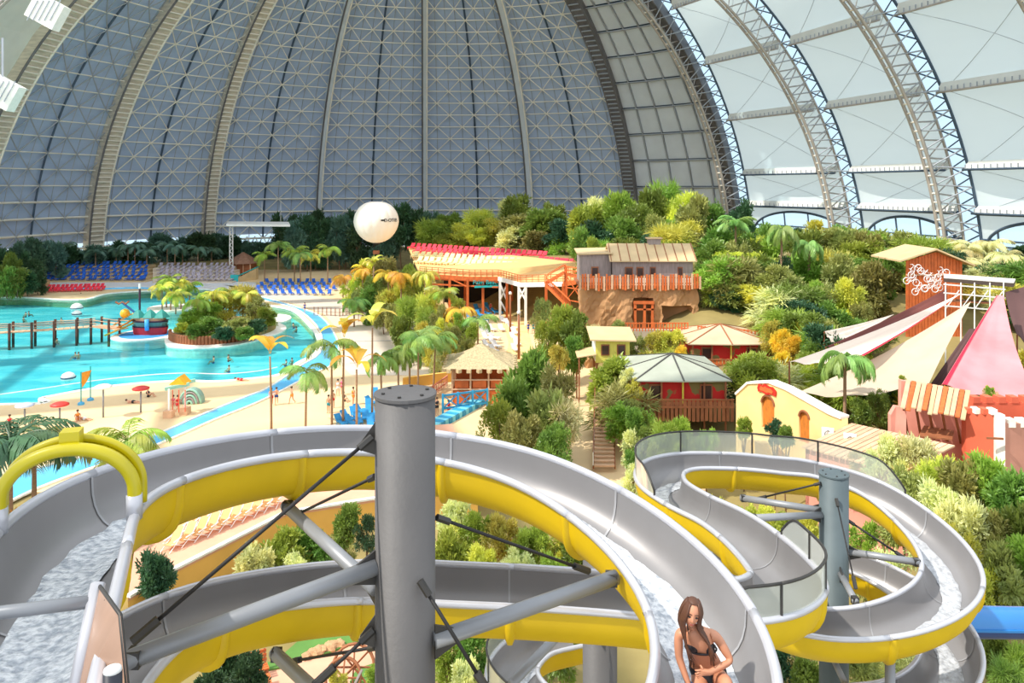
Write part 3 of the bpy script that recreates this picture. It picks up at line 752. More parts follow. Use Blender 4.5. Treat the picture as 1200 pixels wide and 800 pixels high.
# orange sandy shore with boulders at the far left
sh_ = [(-40, 345), (0, 345), (45, 340), (52, 330), (40, 322), (0, 318), (-40, 318)]
patch('floor_left_shore', gp(sh_, .5), .5, M('ochre_shore', (206, 168, 112), .95, 0, .15, .3))
m_rock = M('warm_rock', (190, 150, 110), .9, 0, .25, .8, bump=.5, bscale=3, rnd=.12)
def rockmesh(seed, n=10):
    r = random.Random(seed); mb = MB(); rows = []
    for i in range(7):
        t = PI * i / 6; row = []
        for k in range(n + 1):
            a = 2 * PI * (k % n) / n; rr = 1 + .22 * math.sin(3 * a + seed + i) + .15 * math.sin(5 * a * 1.0 + i * 2 + seed)
            row.append(V((math.cos(a) * math.sin(t) * rr, math.sin(a) * math.sin(t) * rr, .8 * math.cos(t))))
        rows.append(row)
    me = mb.grid(rows).mesh('boulder', smooth=False); me.materials.append(m_rock); return me
ROCKS = [rockmesh(s_) for s_ in range(4)]
def rock(loc, s, label, group, i):
    o = link('boulder', ROCKS[i % 4]); o.location = loc; o.scale = (s, s * .9, s * .8); o.rotation_euler = (0, 0, i * 1.7); return tag(o, label, 'rock', group)
for i, (px, py, s_) in enumerate(((-2, 343, 1.5), (8, 342, 1.8), (17, 341, 1.6), (26, 338, 2.0), (33, 337, 2.1), (40, 335, 2.2), (46, 332, 2.0), (12, 338, 1.4), (36, 331, 1.6))):
    rock(G(px, py, .9), s_, 'ochre boulder in the row at the left pool shore', 'boulders on the left pool shore', i)
# ---------------------------------------------------------------- raised terrace with orange wall, lower left
m_owall = M('orange_render', (238, 184, 92), .85, 0, .08, .4)
m_tile = M('terracotta_paving', (226, 168, 138), .85, 0, .1, .6)
TZ = 2.0
tf = [G(150, 700, TZ), G(205, 667, TZ), G(335, 601, TZ), G(436, 585, TZ), G(560, 572, TZ)]
tb = [V((p.x - 6 + i * .8, p.y + 14, TZ)) for i, p in enumerate(tf)]
mb = MB().prism([(p.x, p.y) for p in tf + tb[::-1]], 0, TZ - .2); struct('wall_terrace', mb, m_owall)
mb = MB().prism([(p.x, p.y) for p in tf + tb[::-1]], TZ - .2, TZ); struct('floor_terrace', mb, m_tile)
mb = MB()
for a, b in zip(tf[:-1], tf[1:]): mb.bar(a + V((0, 0, .06)), b + V((0, 0, .06)), .3, .12)
struct('trim_terrace_coping', mb, m_cope)
# ================================================================ PLANTS
LM = {k: leafmat('leaf_' + k, c, *a) for k, c, a in (
    ('dark', (68, 104, 70), (.35, .25)), ('blue', (92, 128, 110), (.3, .25)), ('mid', (126, 152, 68), (.35, .35)), ('lush', (160, 182, 76), (.35, .4)),
    ('yellow', (216, 214, 96), (.3, .4)), ('pale', (222, 220, 160), (.3, .35)), ('olive', (162, 164, 92), (.35, .3)), ('gold', (226, 186, 70), (.25, .45)), ('palm', (138, 174, 92), (.35, .35)))}
m_bark = M('tree_bark', (128, 100, 74), .9, 0, .25, 2, bump=.3, bscale=8)
m_pbark = M('palm_bark', (158, 126, 98), .9, 0, .2, 2, streak=(1, 1, 9), bump=.4, bscale=6)
def leafq(mb, p, d, l, w, rnd):
    d = nrm(d); s = d.cross(V((0, 0, 1))); s = nrm(s) if s.length > .1 else V((1, 0, 0))
    ang = rnd.uniform(-1.0, 1.0); s = s * math.cos(ang) + d.cross(s) * math.sin(ang)
    up = s.cross(d) * (w * .18)
    n = len(mb.v); mb.v += [p, p + d * l * .45 + s * w * .5 + up, p + d * l, p + d * l * .45 - s * w * .5 + up]
    mb.f += [(n, n + 1, n + 2), (n, n + 2, n + 3)]
def crown_mesh(name, seed, nclump, nleaf, cr, ll, lw, droop=.1, shape='round'):
    """leafy crown of several uneven lobes, each made of leaf clumps"""
    r = random.Random(seed); mb = MB(); lobes = [(V((0, 0, 0)), .62)]
    for k in range(7):
        a = k * .9 + r.uniform(-.4, .4); z = r.uniform(-.55, .6); q = r.uniform(.3, .62); lobes.append((V((q * math.cos(a * 1.0 + k), q * math.sin(a + k), z)), r.uniform(.28, .5)))
    for k in range(3): lobes.append((V((r.uniform(-.35, .35), r.uniform(-.35, .35), r.uniform(.55, .8))), r.uniform(.2, .36)))
    for c in range(nclump):
        lc, lr = lobes[c % len(lobes)]
        u = r.uniform(-.8, 1); a = r.uniform(0, 2 * PI); q = math.sqrt(max(0, 1 - u * u)); rad = r.uniform(.6, 1.02)
        ctr = lc + V((q * math.cos(a), q * math.sin(a), u)) * lr * rad
        if shape == 'tall': ctr.x *= .8; ctr.y *= .8
        if shape == 'umbrella': ctr.z = .15 + .75 * abs(ctr.z) * (1 - .4 * (ctr.x ** 2 + ctr.y ** 2))
        k = r.uniform(.6, 1.3) * cr
        for _ in range(nleaf):
            o = nrm(V((r.gauss(0, 1), r.gauss(0, 1), r.gauss(0, .7))))
            p = ctr + o * k * r.uniform(.3, 1)
            d = o + V((r.uniform(-.6, .6), r.uniform(-.6, .6), r.uniform(-.4, .8) - droop)) + nrm(ctr + V((0, 0, .01))) * .5
            s = r.uniform(.6, 1.5); leafq(mb, p, d, ll * s, lw * s, r)
    return mb.mesh(name)
def trunk_mesh(seed):
    r = random.Random(seed); mb = MB()
    mb.tube([(0, 0, 0), (r.uniform(-.15, .15), r.uniform(-.15, .15), .35), (r.uniform(-.2, .2), r.uniform(-.2, .2), .7), (0, 0, 1)], [.12, .09, .075, .05], 6)
    for k in range(4):
        a = k * 1.6 + r.uniform(0, .6); z = r.uniform(.45, .75)
        mb.tube([(0, 0, z), (.35 * math.cos(a), .35 * math.sin(a), z + .15), (.62 * math.cos(a), .62 * math.sin(a), z + .32)], [.06, .045, .02], 5)
    me = mb.mesh('trunk', smooth=True); me.materials.append(m_bark); return me
TRUNKS = [trunk_mesh(k) for k in range(3)]
CR = {'broad': [crown_mesh('crown', 11 + k, 95, 52, .2, .17, .075) for k in range(3)],
      'fine': [crown_mesh('crown', 31 + k, 110, 56, .17, .115, .045) for k in range(3)],
      'tall': [crown_mesh('crown', 51 + k, 95, 50, .2, .15, .06, .2, 'tall') for k in range(2)],
      'feather': [crown_mesh('crown', 61 + k, 60, 66, .24, .30, .035, .55) for k in range(2)],
      'umbrella': [crown_mesh('crown', 71 + k, 70, 56, .2, .12, .05, .1, 'umbrella') for k in range(2)]}
for L_ in CR.values():
    for me in L_: me.materials.append(LM['mid'])
pr = random.Random(99)
CN = {'dark': 'dark green', 'blue': 'blue-green', 'mid': 'green', 'lush': 'bright green', 'yellow': 'yellow-green', 'pale': 'pale', 'olive': 'olive', 'gold': 'golden', 'palm': 'green'}
KN = {'broad': 'broad-leaved', 'fine': 'fine-leaved', 'tall': 'tall', 'feather': 'feathery', 'umbrella': 'spreading'}
TREES = []
def tree(name, label, group, px, pytop, Y, rpx, kind='broad', col='mid', zbase=None, flat=.85, cat='tree', trunk=True, hfix=None):
    x = (px - 600) / 900 * Y; zt = CAMZ - (pytop - 220) / 900 * Y; r = rpx * Y / 900
    zb = H(x, Y) if zbase is None else zbase
    h = max(zt - zb, r * 1.1); rz = clamp(h * .54, r * .75, r * 1.7) * (1.0 if flat >= .95 else .9)
    t = thing(name, label, cat, (x, Y, zb), pr.uniform(0, 6.28), group)
    c = link('foliage', pr.choice(CR[kind]), t); c.location = (0, 0, h - rz); c.scale = (r, r, rz)
    c.material_slots[0].link = 'OBJECT'; c.material_slots[0].material = LM[col]
    if trunk:
        k = link('trunk', pr.choice(TRUNKS), t); rr = max(.5, r * .42); k.scale = (rr, rr, h - rz * .55)
    TREES.append(t); return t
# fronds -----------------------------------------------------------
def frond_mesh(name, L_, bend, nl, ll, lw, droop, seed, wide=1.0):
    r = random.Random(seed); mb = MB(); pts = []
    for k in range(13):
        t = k / 12; a = .95 - bend * t
        p = (pts[-1] + V((math.cos(a), 0, math.sin(a))) * (L_ / 12)) if pts else V((0, 0, 0)); pts.append(p)
    mb.tube(pts, [.035 * (1 - .85 * k / 12) * L_ / 3 for k in range(13)], 4)
    for k in range(nl):
        t = .12 + .88 * k / (nl - 1); i = min(11, int(t * 12)); f = t * 12 - i; p = pts[i] * (1 - f) + pts[i + 1] * f; tg_ = nrm(pts[i + 1] - pts[i])
        w = math.sin(PI * min(1, .12 + t * .92)) ** .6
        for s_ in (-1, 1):
            d = V((0, s_, 0)) * wide + tg_ * .75 + V((0, 0, -droop + r.uniform(-.15, .15))); l = ll * w * r.uniform(.85, 1.1)
            d = nrm(d); side = nrm(d.cross(V((0, 0, 1)) if abs(d.z) < .9 else V((1, 0, 0)))); q = p + d * l * .5 + V((0, 0, .04 * l)); e = p + d * l + V((0, 0, -.22 * l * (1 + droop)))
            n = len(mb.v); mb.v += [p + side * lw * .3, p - side * lw * .3, q - side * lw * .5, e, q + side * lw * .5]; mb.f += [(n, n + 1, n + 2, n + 4), (n + 2, n + 3, n + 4)]
    return mb.mesh(name)
FROND = [frond_mesh('frond', 3.0, 1.9 + .25 * k, 22, 1.0, .12, .35 + .2 * k, 5 + k) for k in range(3)]
FRONDH = [frond_mesh('frond', 3.0, 2.9, 22, .8, .12, .9, 15 + k, .7) for k in range(2)]
def bleaf_mesh(seed, L_=2.7, W_=.36):
    """one broad banana leaf with a folded midrib and torn edge"""
    r = random.Random(seed); rows = []; p = V((0, 0, 0))
    for k in range(11):
        t = k / 10; a = 1.25 - 2.3 * t; p = p + V((math.cos(a), 0, math.sin(a))) * (L_ / 10); w = (0 if t < .12 else W_ * math.sin(PI * (t - .12) / .88) ** .6) * r.uniform(.8, 1.05) + .02
        rows.append([p + V((0, -w, .12 * w)), p + V((0, -w * .5, .14 * w)), p, p + V((0, w * .5, .14 * w)), p + V((0, w, .12 * w))])
    return MB().grid(rows).mesh('leaf', smooth=True)
BLEAF = [bleaf_mesh(s_) for s_ in range(3)]
for me in FROND + FRONDH + BLEAF: me.materials.append(LM['palm'])
def ptrunk(h, lean, r0=.14, r1=.09):
    mb = MB(); pts = [(lean * (k / 6) ** 1.6, 0, h * k / 6) for k in range(7)]; mb.tube(pts, [r0 + (r1 - r0) * k / 6 for k in range(7)], 7)
    return mb
def palm(name, label, group, base, h, n=11, size=1.0, col='palm', kind='frond', lean=0.0, spread=1.0, cat='palm', r0=.14):
    t = thing(name, label, cat, base, pr.uniform(0, 6.28), group)
    ptrunk(h, lean, r0, r0 * .65).build('trunk', m_pbark, t, True, local=True)
    src = {'frond': FROND, 'hang': FRONDH, 'banana': BLEAF}[kind]
    for k in range(n):
        o = link('leaf' if kind == 'banana' else 'frond', pr.choice(src), t); o.location = (lean, 0, h - .02 * k)
        el = (pr.uniform(-.35, .55) if kind != 'banana' else pr.uniform(-.7, .1)) * spread
        o.rotation_euler = (pr.uniform(-.2, .2), el, k * 2.4 + pr.uniform(-.3, .3)); s = size * pr.uniform(.85, 1.15); o.scale = (s, s, s)
        o.material_slots[0].link = 'OBJECT'; o.material_slots[0].material = LM[col]
    return t
# -------- far left, behind the pool
def L(a, b): return a + (b - a) * pr.random()
g = 'dark trees at the foot of the doors'
for i in range(28):
    px = -12 + i * 15.5; top = (288 if px < 150 else 278 if px < 320 else 252) + L(-6, 8)
    m_ = (px - 600) / 900; A_ = m_ * m_ + 1; B_ = -2 * (m_ * HC.x + HC.y); C_ = HC.x ** 2 + HC.y ** 2 - 98.0 ** 2; ymax = (-B_ + math.sqrt(B_ * B_ - 4 * A_ * C_)) / (2 * A_)
    tree('dark_tree', 'dark tree below the left doors, %s' % nth(i), g, px, top, min(ymax, 232) - L(0, 9), L(13, 19), 'broad', pr.choice(['dark', 'blue', 'dark']), flat=1.0, zbase=.6)
for i, (px, top) in enumerate(((345, 262), (360, 252), (378, 258), (398, 254), (420, 262), (442, 258), (470, 240), (488, 246), (505, 250), (452, 270), (405, 275), (370, 278))):
    tree('dark_tree', 'dark tree behind the white balloon, %s' % nth(sorted([345, 360, 378, 398, 420, 442, 470, 488, 505, 452, 405, 370]).index(px)), 'dark trees round the balloon', px, top, L(196, 206), L(16, 21), pr.choice(['broad', 'tall']), pr.choice(['dark', 'blue', 'dark']), zbase=.5, flat=1.1)
g = 'dark trees on the left pool shore'
for i, (px, top, Y) in enumerate(((-14, 298, 158), (0, 296, 160), (13, 300, 158), (26, 299, 162), (38, 305, 160), (-6, 312, 152), (8, 314, 150), (20, 316, 151), (32, 317, 153), (44, 318, 156))):
    tree('shore_tree', '%s leafy tree on the boulder shore at the left edge' % ['tall back', 'low front'][i > 4], g, px, top, Y, L(12, 15), 'broad', pr.choice(['dark', 'dark', 'mid']), zbase=.5, flat=1.1)
# palms along the sunbed terraces behind the pool
for i, px in enumerate((76, 88, 112, 136, 150, 172, 196, 214, 232, 248, 158, 205)):
    b = G(px, 318 + (i % 3) * 2, 0.5); palm('terrace_palm', 'small dark palm on the far terraces, %s' % nth(sorted([76, 88, 112, 136, 150, 172, 196, 214, 232, 248, 158, 205]).index(px)), 'palms on the far sunbed terraces', b, L(5, 7), 9, 1.15, 'blue', 'frond')
for i, px in enumerate((310, 326, 345, 352, 364, 384)):
    b = G(px, 330 + i % 2 * 4, .5); palm('terrace_palm', 'sunlit palm among the blue sunbeds, %s' % nth(i), 'palms among the blue sunbeds', b, L(6, 9.5), 10, 1.2, pr.choice(['lush', 'yellow', 'palm']), 'frond')
# -------- island planting
g = 'lush shrubs on the pool island'
for i, (px, top, Y, rp, k, c) in enumerate(((222, 366, 112, 17, 'broad', 'lush'), (240, 352, 116, 18, 'broad', 'lush'), (262, 340, 120, 20, 'fine', 'yellow'), (284, 336, 122, 20, 'feather', 'yellow'), (300, 348, 119, 18, 'fine', 'olive'), (312, 362, 116, 14, 'broad', 'lush'), (250, 372, 109, 16, 'broad', 'mid'), (275, 372, 109, 18, 'fine', 'olive'), (298, 376, 110, 14, 'broad', 'dark'), (232, 380, 107.5, 13, 'broad', 'mid'), (262, 386, 106.5, 13, 'broad', 'dark'), (286, 388, 107, 12, 'broad', 'mid'), (213, 378, 110, 10, 'broad', 'yellow'))):
    tree('island_shrub', '%s %s shrub on the pool island' % (CN[c], KN[k]), g, px, top, Y, rp, k, c, zbase=1.0, cat='shrub', flat=1.0)
for i, (px, Y, c) in enumerate(((250, 117, 'yellow'), (270, 121, 'lush'), (290, 121, 'yellow'), (232, 113, 'lush'))):
    x = (px - 600) / 900 * Y; palm('island_palm', 'palm rising from the pool island, %s' % ['second from left', 'third from left', 'rightmost', 'leftmost'][i], 'palms on the pool island', (x, Y, 1.0), L(4, 5.5), 11, 1.0, c)
for i, (px, py, h) in enumerate(((190, 366, 5.5), (200, 363, 6.8), (212, 362, 6.0), (222, 358, 4.6), (206, 368, 4.2), (195, 360, 6.2))):
    b = G(px, py, .3); palm('islet_palm', 'feathery palm on the islet beside the play ship, %s' % nth([0, 2, 4, 5, 3, 1][i]), 'palms on the islet', b, h * .8, 16, .95, 'lush' if i % 2 else 'yellow', 'frond', spread=1.6)
# -------- tree wall behind the deck and the cliff house
g = 'mixed trees of the forest below the doors'
def forest(lst, name, noun, place, group, **kw):
    for i, (px, top, Y, rp, k, c) in enumerate(sorted(lst)):
        tree(name, '%s %s %s %s, %s' % (CN[c], KN[k], noun, place, nth(i)), group, px, top, Y, rp, k, c, **kw)
forest([(508, 258, 190, 24, 'feather', 'lush'), (525, 248, 192, 22, 'fine', 'mid'), (540, 264, 186, 24, 'fine', 'yellow'), (562, 246, 190, 22, 'feather', 'yellow'), (580, 257, 184, 26, 'fine', 'yellow'), (603, 232, 186, 22, 'broad', 'mid'), (612, 254, 178, 28, 'broad', 'olive'), (638, 246, 172, 30, 'broad', 'mid'), (662, 258, 160, 26, 'broad', 'dark'), (598, 238, 190, 18, 'broad', 'pale'), (650, 236, 176, 22, 'fine', 'mid'), (560, 270, 182, 20, 'fine', 'yellow'), (522, 272, 186, 18, 'fine', 'lush'), (597, 268, 176, 20, 'broad', 'pale'), (630, 272, 166, 20, 'broad', 'olive'), (655, 280, 158, 18, 'fine', 'lush'), (680, 284, 150, 16, 'fine', 'lush'), (500, 275, 192, 16, 'broad', 'mid')], 'forest_tree', 'tree', 'behind the stilt deck', 'trees behind the red chair deck', flat=1.0)
forest([(688, 242, 146, 26, 'broad', 'lush'), (705, 236, 152, 22, 'broad', 'pale'), (722, 228, 148, 26, 'broad', 'lush'), (745, 236, 140, 28, 'fine', 'mid'), (760, 224, 150, 24, 'broad', 'mid'), (778, 216, 154, 24, 'feather', 'lush'), (800, 222, 148, 26, 'fine', 'yellow'), (812, 236, 138, 24, 'broad', 'olive'), (832, 236, 142, 24, 'fine', 'mid'), (700, 262, 130, 22, 'broad', 'dark'), (735, 258, 128, 26, 'broad', 'mid'), (772, 252, 130, 26, 'fine', 'olive'), (800, 256, 128, 24, 'fine', 'yellow'), (685, 270, 122, 18, 'broad', 'mid'), (700, 278, 118, 16, 'fine', 'lush')], 'forest_tree', 'tree', 'behind the cliff house', 'trees behind the cliff house', flat=1.0)
forest([(868, 240, 128, 22, 'tall', 'dark'), (890, 262, 118, 24, 'fine', 'mid'), (912, 270, 112, 24, 'broad', 'lush'), (940, 274, 108, 26, 'broad', 'mid'), (968, 270, 110, 26, 'broad', 'olive'), (994, 264, 112, 26, 'fine', 'mid'), (1020, 276, 106, 26, 'broad', 'olive'), (1036, 296, 98, 22, 'broad', 'mid'), (842, 270, 116, 24, 'broad', 'mid'), (860, 284, 106, 26, 'fine', 'olive'), (838, 306, 99, 22, 'fine', 'mid'), (885, 300, 100, 26, 'broad', 'mid'), (915, 306, 96, 22, 'tall', 'dark'), (950, 300, 98, 28, 'broad', 'lush'), (985, 304, 94, 26, 'broad', 'olive'), (1025, 312, 90, 28, 'broad', 'olive'), (995, 325, 86, 26, 'fine', 'yellow'), (960, 335, 88, 20, 'broad', 'lush'), (850, 338, 94, 20, 'broad', 'dark'), (880, 345, 93, 20, 'broad', 'mid'), (908, 342, 92, 20, 'fine', 'mid'), (935, 350, 90, 20, 'broad', 'lush'), (975, 358, 84, 20, 'broad', 'mid'), (1010, 355, 84, 18, 'fine', 'olive')], 'jungle_tree', 'tree', 'on the right jungle bank', 'trees of the right jungle bank', flat=1.0)
for i, (px, py, Y) in enumerate(((916, 268, 96), (948, 285, 97), (862, 262, 112), (1112, 286, 118), (1135, 292, 116), (1162, 286, 118), (1150, 308, 110), (1125, 310, 108), (1180, 300, 112))):
    x = (px - 600) / 900 * Y; zt = CAMZ - (py - 220) / 900 * Y; zb = H(x, Y)
    palm('jungle_palm', 'palm with drooping crown above the right jungle bank, %s' % nth([1, 2, 0, 3, 5, 7, 6, 4, 8][i]), 'palms on the right jungle bank', (x, Y, zb), max(3, zt - zb), 13, 1.15, 'palm' if i < 3 else 'pale', 'hang' if i < 2 else 'frond', r0=.2)
forest([(1075, 284, 128, 20, 'broad', 'dark'), (1100, 288, 128, 20, 'fine', 'pale'), (1145, 288, 124, 22, 'broad', 'olive'), (1178, 296, 120, 20, 'broad', 'dark'), (1200, 290, 122, 22, 'broad', 'dark'), (1200, 318, 104, 18, 'broad', 'dark'), (1172, 318, 106, 16, 'feather', 'pale'), (1220, 300, 112, 20, 'broad', 'mid')], 'jungle_tree', 'tree', 'at the upper right edge', 'trees at the upper right edge', flat=1.0)
# -------- leafy slope left of the deck, hanging vines and low greens
forest([(432, 300, 132, 18, 'fine', 'yellow'), (452, 304, 128, 18, 'broad', 'olive'), (472, 310, 122, 18, 'fine', 'lush'), (440, 322, 124, 16, 'fine', 'mid'), (462, 330, 116, 18, 'fine', 'yellow'), (490, 318, 116, 18, 'feather', 'lush'), (505, 336, 108, 18, 'fine', 'yellow'), (480, 350, 106, 18, 'feather', 'lush'), (450, 352, 114, 15, 'fine', 'olive'), (515, 358, 100, 16, 'fine', 'olive'), (492, 376, 97, 16, 'fine', 'yellow'), (530, 380, 93, 16, 'fine', 'olive'), (470, 372, 102, 14, 'broad', 'mid'), (515, 400, 90, 14, 'fine', 'pale'), (545, 395, 90, 12, 'fine', 'olive'), (535, 352, 101, 10, 'broad', 'lush'), (425, 316, 132, 14, 'fine', 'lush'), (436, 338, 122, 14, 'broad', 'mid'), (455, 342, 116, 14, 'feather', 'yellow'), (470, 346, 112, 14, 'fine', 'lush'), (500, 360, 102, 14, 'feather', 'lush'), (520, 372, 97, 13, 'fine', 'yellow'), (485, 388, 94, 13, 'fine', 'lush'), (505, 388, 93, 14, 'feather', 'yellow'), (540, 366, 98, 12, 'fine', 'lush'), (462, 358, 108, 13, 'broad', 'olive'), (530, 396, 90, 12, 'fine', 'yellow'), (498, 346, 106, 14, 'feather', 'yellow'), (552, 380, 95, 9, 'broad', 'lush'), (524, 404, 90, 11, 'fine', 'olive'), (420, 340, 125, 9, 'broad', 'olive'), (408, 328, 132, 11, 'fine', 'yellow')], 'slope_shrub', 'shrub', 'on the leafy slope', 'shrubs on the leafy slope', cat='shrub', zbase=0.1, flat=1.15)
for i, (px, Y, h, k) in enumerate(((425, 130, 8, 'frond'), (438, 126, 9, 'banana'), (455, 118, 8.5, 'frond'), (470, 114, 9, 'frond'), (498, 110, 9.5, 'hang'), (520, 104, 7.5, 'frond'), (540, 100, 6, 'frond'), (402, 134, 6, 'frond'), (415, 120, 4, 'frond'), (560, 98, 5, 'frond'))):
    x = (px - 600) / 900 * Y; palm('slope_palm', 'slim palm on the leafy slope beside the stilt deck, %s' % nth([2, 3, 4, 5, 6, 7, 8, 0, 1, 9][i]), 'palms on the leafy slope', (x, Y, .2), h, 11, 1.0, pr.choice(['yellow', 'lush', 'gold', 'palm']), k)
# -------- slim palms standing on the beach in front
BP = [(318, 506, 418, 'banana', 'gold', 5, 'tall thin banana plant with three broad golden leaves'), (358, 508, 436, 'frond', 'palm', 9, 'beach palm with drooping crown over the blue stream'), (389, 500, 404, 'frond', 'palm', 8, 'tall slim beach palm left of the bathing group'), (418, 506, 432, 'banana', 'gold', 6, 'low banana palm in front of the bathers'), (436, 490, 384, 'banana', 'yellow', 6, 'tallest thin yellow palm beside the promenade'), (402, 498, 398, 'banana', 'gold', 5, 'thin golden palm next to the tall slim palm'), (447, 474, 418, 'hang', 'palm', 10, 'dark shaggy palm left of the post cap'), (467, 466, 412, 'hang', 'mid', 12, 'bushy hanging palm just above the post cap'), (490, 470, 396, 'frond', 'palm', 11, 'green palm right of the post cap'), (508, 462, 396, 'frond', 'palm', 11, 'green palm nearest the thatched kiosk'), (480, 458, 410, 'hang', 'palm', 10, 'shaggy palm behind the post cap')]
for (px, pb, pt_, k, c, n, lab) in BP:
    b = G(px, pb, ZB); h = (pb - pt_) * b.y / 900
    palm('beach_palm', lab, None, b, h, n, 1.0 if k != 'banana' else 1.15, c, k, lean=pr.uniform(-.3, .3), r0=.12)
palm('beach_palm', 'dark fan of palm leaves at the left edge above the hoop', None, P(12, 640, 42) * 1.0, 5.6, 18, 1.3, 'dark', 'frond', r0=.16)
palm('beach_palm', 'second dark palm at the left edge behind the hoop', None, P(40, 612, 45) * 1.0, 4.6, 16, 1.2, 'olive', 'frond', r0=.16)
palm('beach_palm', 'green feathery palm just behind the near slide rim at left', None, P(150, 566, 46) * 1.0, 2.6, 12, 1.0, 'lush', 'frond')
tree('beach_shrub', 'ochre shrub under the dark palms at the left edge', None, 22, 590, 40, 30, 'fine', 'gold', zbase=.1, cat='shrub')
tree('beach_shrub', 'small orange flowering shrub behind the near slide rim', None, 168, 556, 60, 12, 'fine', 'gold', zbase=.25, cat='shrub')
# -------- middle garden between kiosk, stairs and houses
forest([(636, 350, 92, 14, 'fine', 'olive'), (655, 362, 86, 20, 'broad', 'lush'), (676, 372, 84, 18, 'broad', 'mid'), (640, 375, 84, 16, 'fine', 'lush'), (700, 378, 88, 16, 'fine', 'pale'), (725, 374, 84, 12, 'fine', 'olive'), (672, 395, 80, 16, 'broad', 'mid'), (655, 402, 78, 14, 'fine', 'yellow')], 'garden_tree', 'tree', 'by the yellow hut', 'garden trees by the yellow hut', flat=1.0)
forest([(622, 420, 66, 36, 'broad', 'mid'), (650, 432, 62, 34, 'fine', 'olive'), (604, 452, 61, 30, 'broad', 'mid'), (640, 460, 58, 34, 'broad', 'olive'), (585, 470, 58, 26, 'fine', 'lush'), (662, 472, 57, 20, 'feather', 'pale'), (615, 482, 55, 32, 'fine', 'olive'), (650, 495, 53, 26, 'fine', 'mid')], 'garden_tree', 'tree', 'right of the thatched kiosk', 'trees right of the thatched kiosk', flat=1.0)
forest([(742, 392, 82, 18, 'fine', 'olive'), (768, 388, 82, 18, 'fine', 'yellow'), (785, 384, 82, 20, 'fine', 'yellow'), (798, 404, 76, 9, 'fine', 'gold')], 'garden_shrub', 'shrub', 'behind the near red house', 'shrubs behind the near red house', cat='shrub')
forest([(734, 430, 68, 12, 'fine', 'pale'), (742, 444, 66, 12, 'fine', 'yellow'), (740, 468, 62, 13, 'fine', 'olive'), (745, 480, 58, 14, 'broad', 'mid'), (750, 482, 60, 12, 'broad', 'mid'), (742, 508, 54, 15, 'broad', 'pale'), (752, 500, 54, 16, 'fine', 'mid'), (778, 496, 53, 18, 'feather', 'lush'), (800, 492, 54, 18, 'broad', 'lush'), (742, 526, 52, 14, 'fine', 'mid'), (742, 540, 50, 16, 'fine', 'pale'), (828, 500, 54, 16, 'fine', 'lush'), (770, 525, 50, 16, 'broad', 'lush')], 'garden_shrub', 'shrub', 'beside the plank stairs', 'shrubs beside the plank stairs', cat='shrub')
forest([(914, 384, 78, 14, 'fine', 'gold'), (905, 376, 80, 16, 'fine', 'yellow'), (925, 392, 76, 18, 'fine', 'gold'), (938, 378, 80, 16, 'broad', 'yellow'), (952, 398, 74, 14, 'fine', 'mid'), (915, 410, 74, 12, 'fine', 'gold')], 'garden_shrub', 'shrub', 'by the far red house', 'golden shrubs by the far red house', cat='shrub')
forest([(872, 490, 55, 10, 'broad', 'lush'), (908, 494, 51, 10, 'broad', 'dark'), (921, 500, 50, 10, 'broad', 'mid')], 'potted_shrub', 'shrub', 'before the gate wall', 'small shrubs at the gate wall', cat='shrub')
b = P(990, 490, 58); b.z = H(b.x, b.y); palm('garden_palm', 'tall green palm in front of the beige shade sail', None, b, CAMZ - (420 - 220) / 900 * 58 - b.z, 14, 1.05, 'palm', 'hang', r0=.16)
forest([(1030, 458, 58, 16, 'fine', 'mid'), (1012, 470, 57, 14, 'broad', 'mid'), (962, 476, 56, 12, 'fine', 'pale'), (1060, 440, 60, 8, 'fine', 'lush'), (1160, 452, 56, 8, 'fine', 'lush'), (1180, 458, 58, 10, 'broad', 'lush')], 'garden_shrub', 'shrub', 'round the pink walls', 'shrubs round the pink walls', cat='shrub')
forest([(1035, 512, 44, 30, 'fine', 'pale'), (1070, 508, 44, 34, 'umbrella', 'pale'), (1100, 530, 42, 36, 'umbrella', 'yellow'), (1060, 548, 40, 34, 'fine', 'olive'), (1095, 565, 38, 36, 'fine', 'pale'), (1130, 545, 40, 34, 'broad', 'olive'), (1165, 540, 40, 32, 'broad', 'lush'), (1190, 555, 38, 34, 'broad', 'mid'), (1130, 590, 36, 36, 'broad', 'pale'), (1170, 605, 35, 36, 'fine', 'olive'), (1200, 600, 35, 34, 'broad', 'mid'), (1120, 620, 34, 30, 'fine', 'yellow'), (1180, 650, 33, 34, 'broad', 'olive'), (1208, 640, 33, 30, 'broad', 'lush'), (1150, 660, 33, 28, 'fine', 'yellow'), (1012, 530, 46, 22, 'fine', 'pale')], 'bank_shrub', 'shrub', 'on the right bank', 'shrubs on the right bank', cat='shrub', flat=.9)
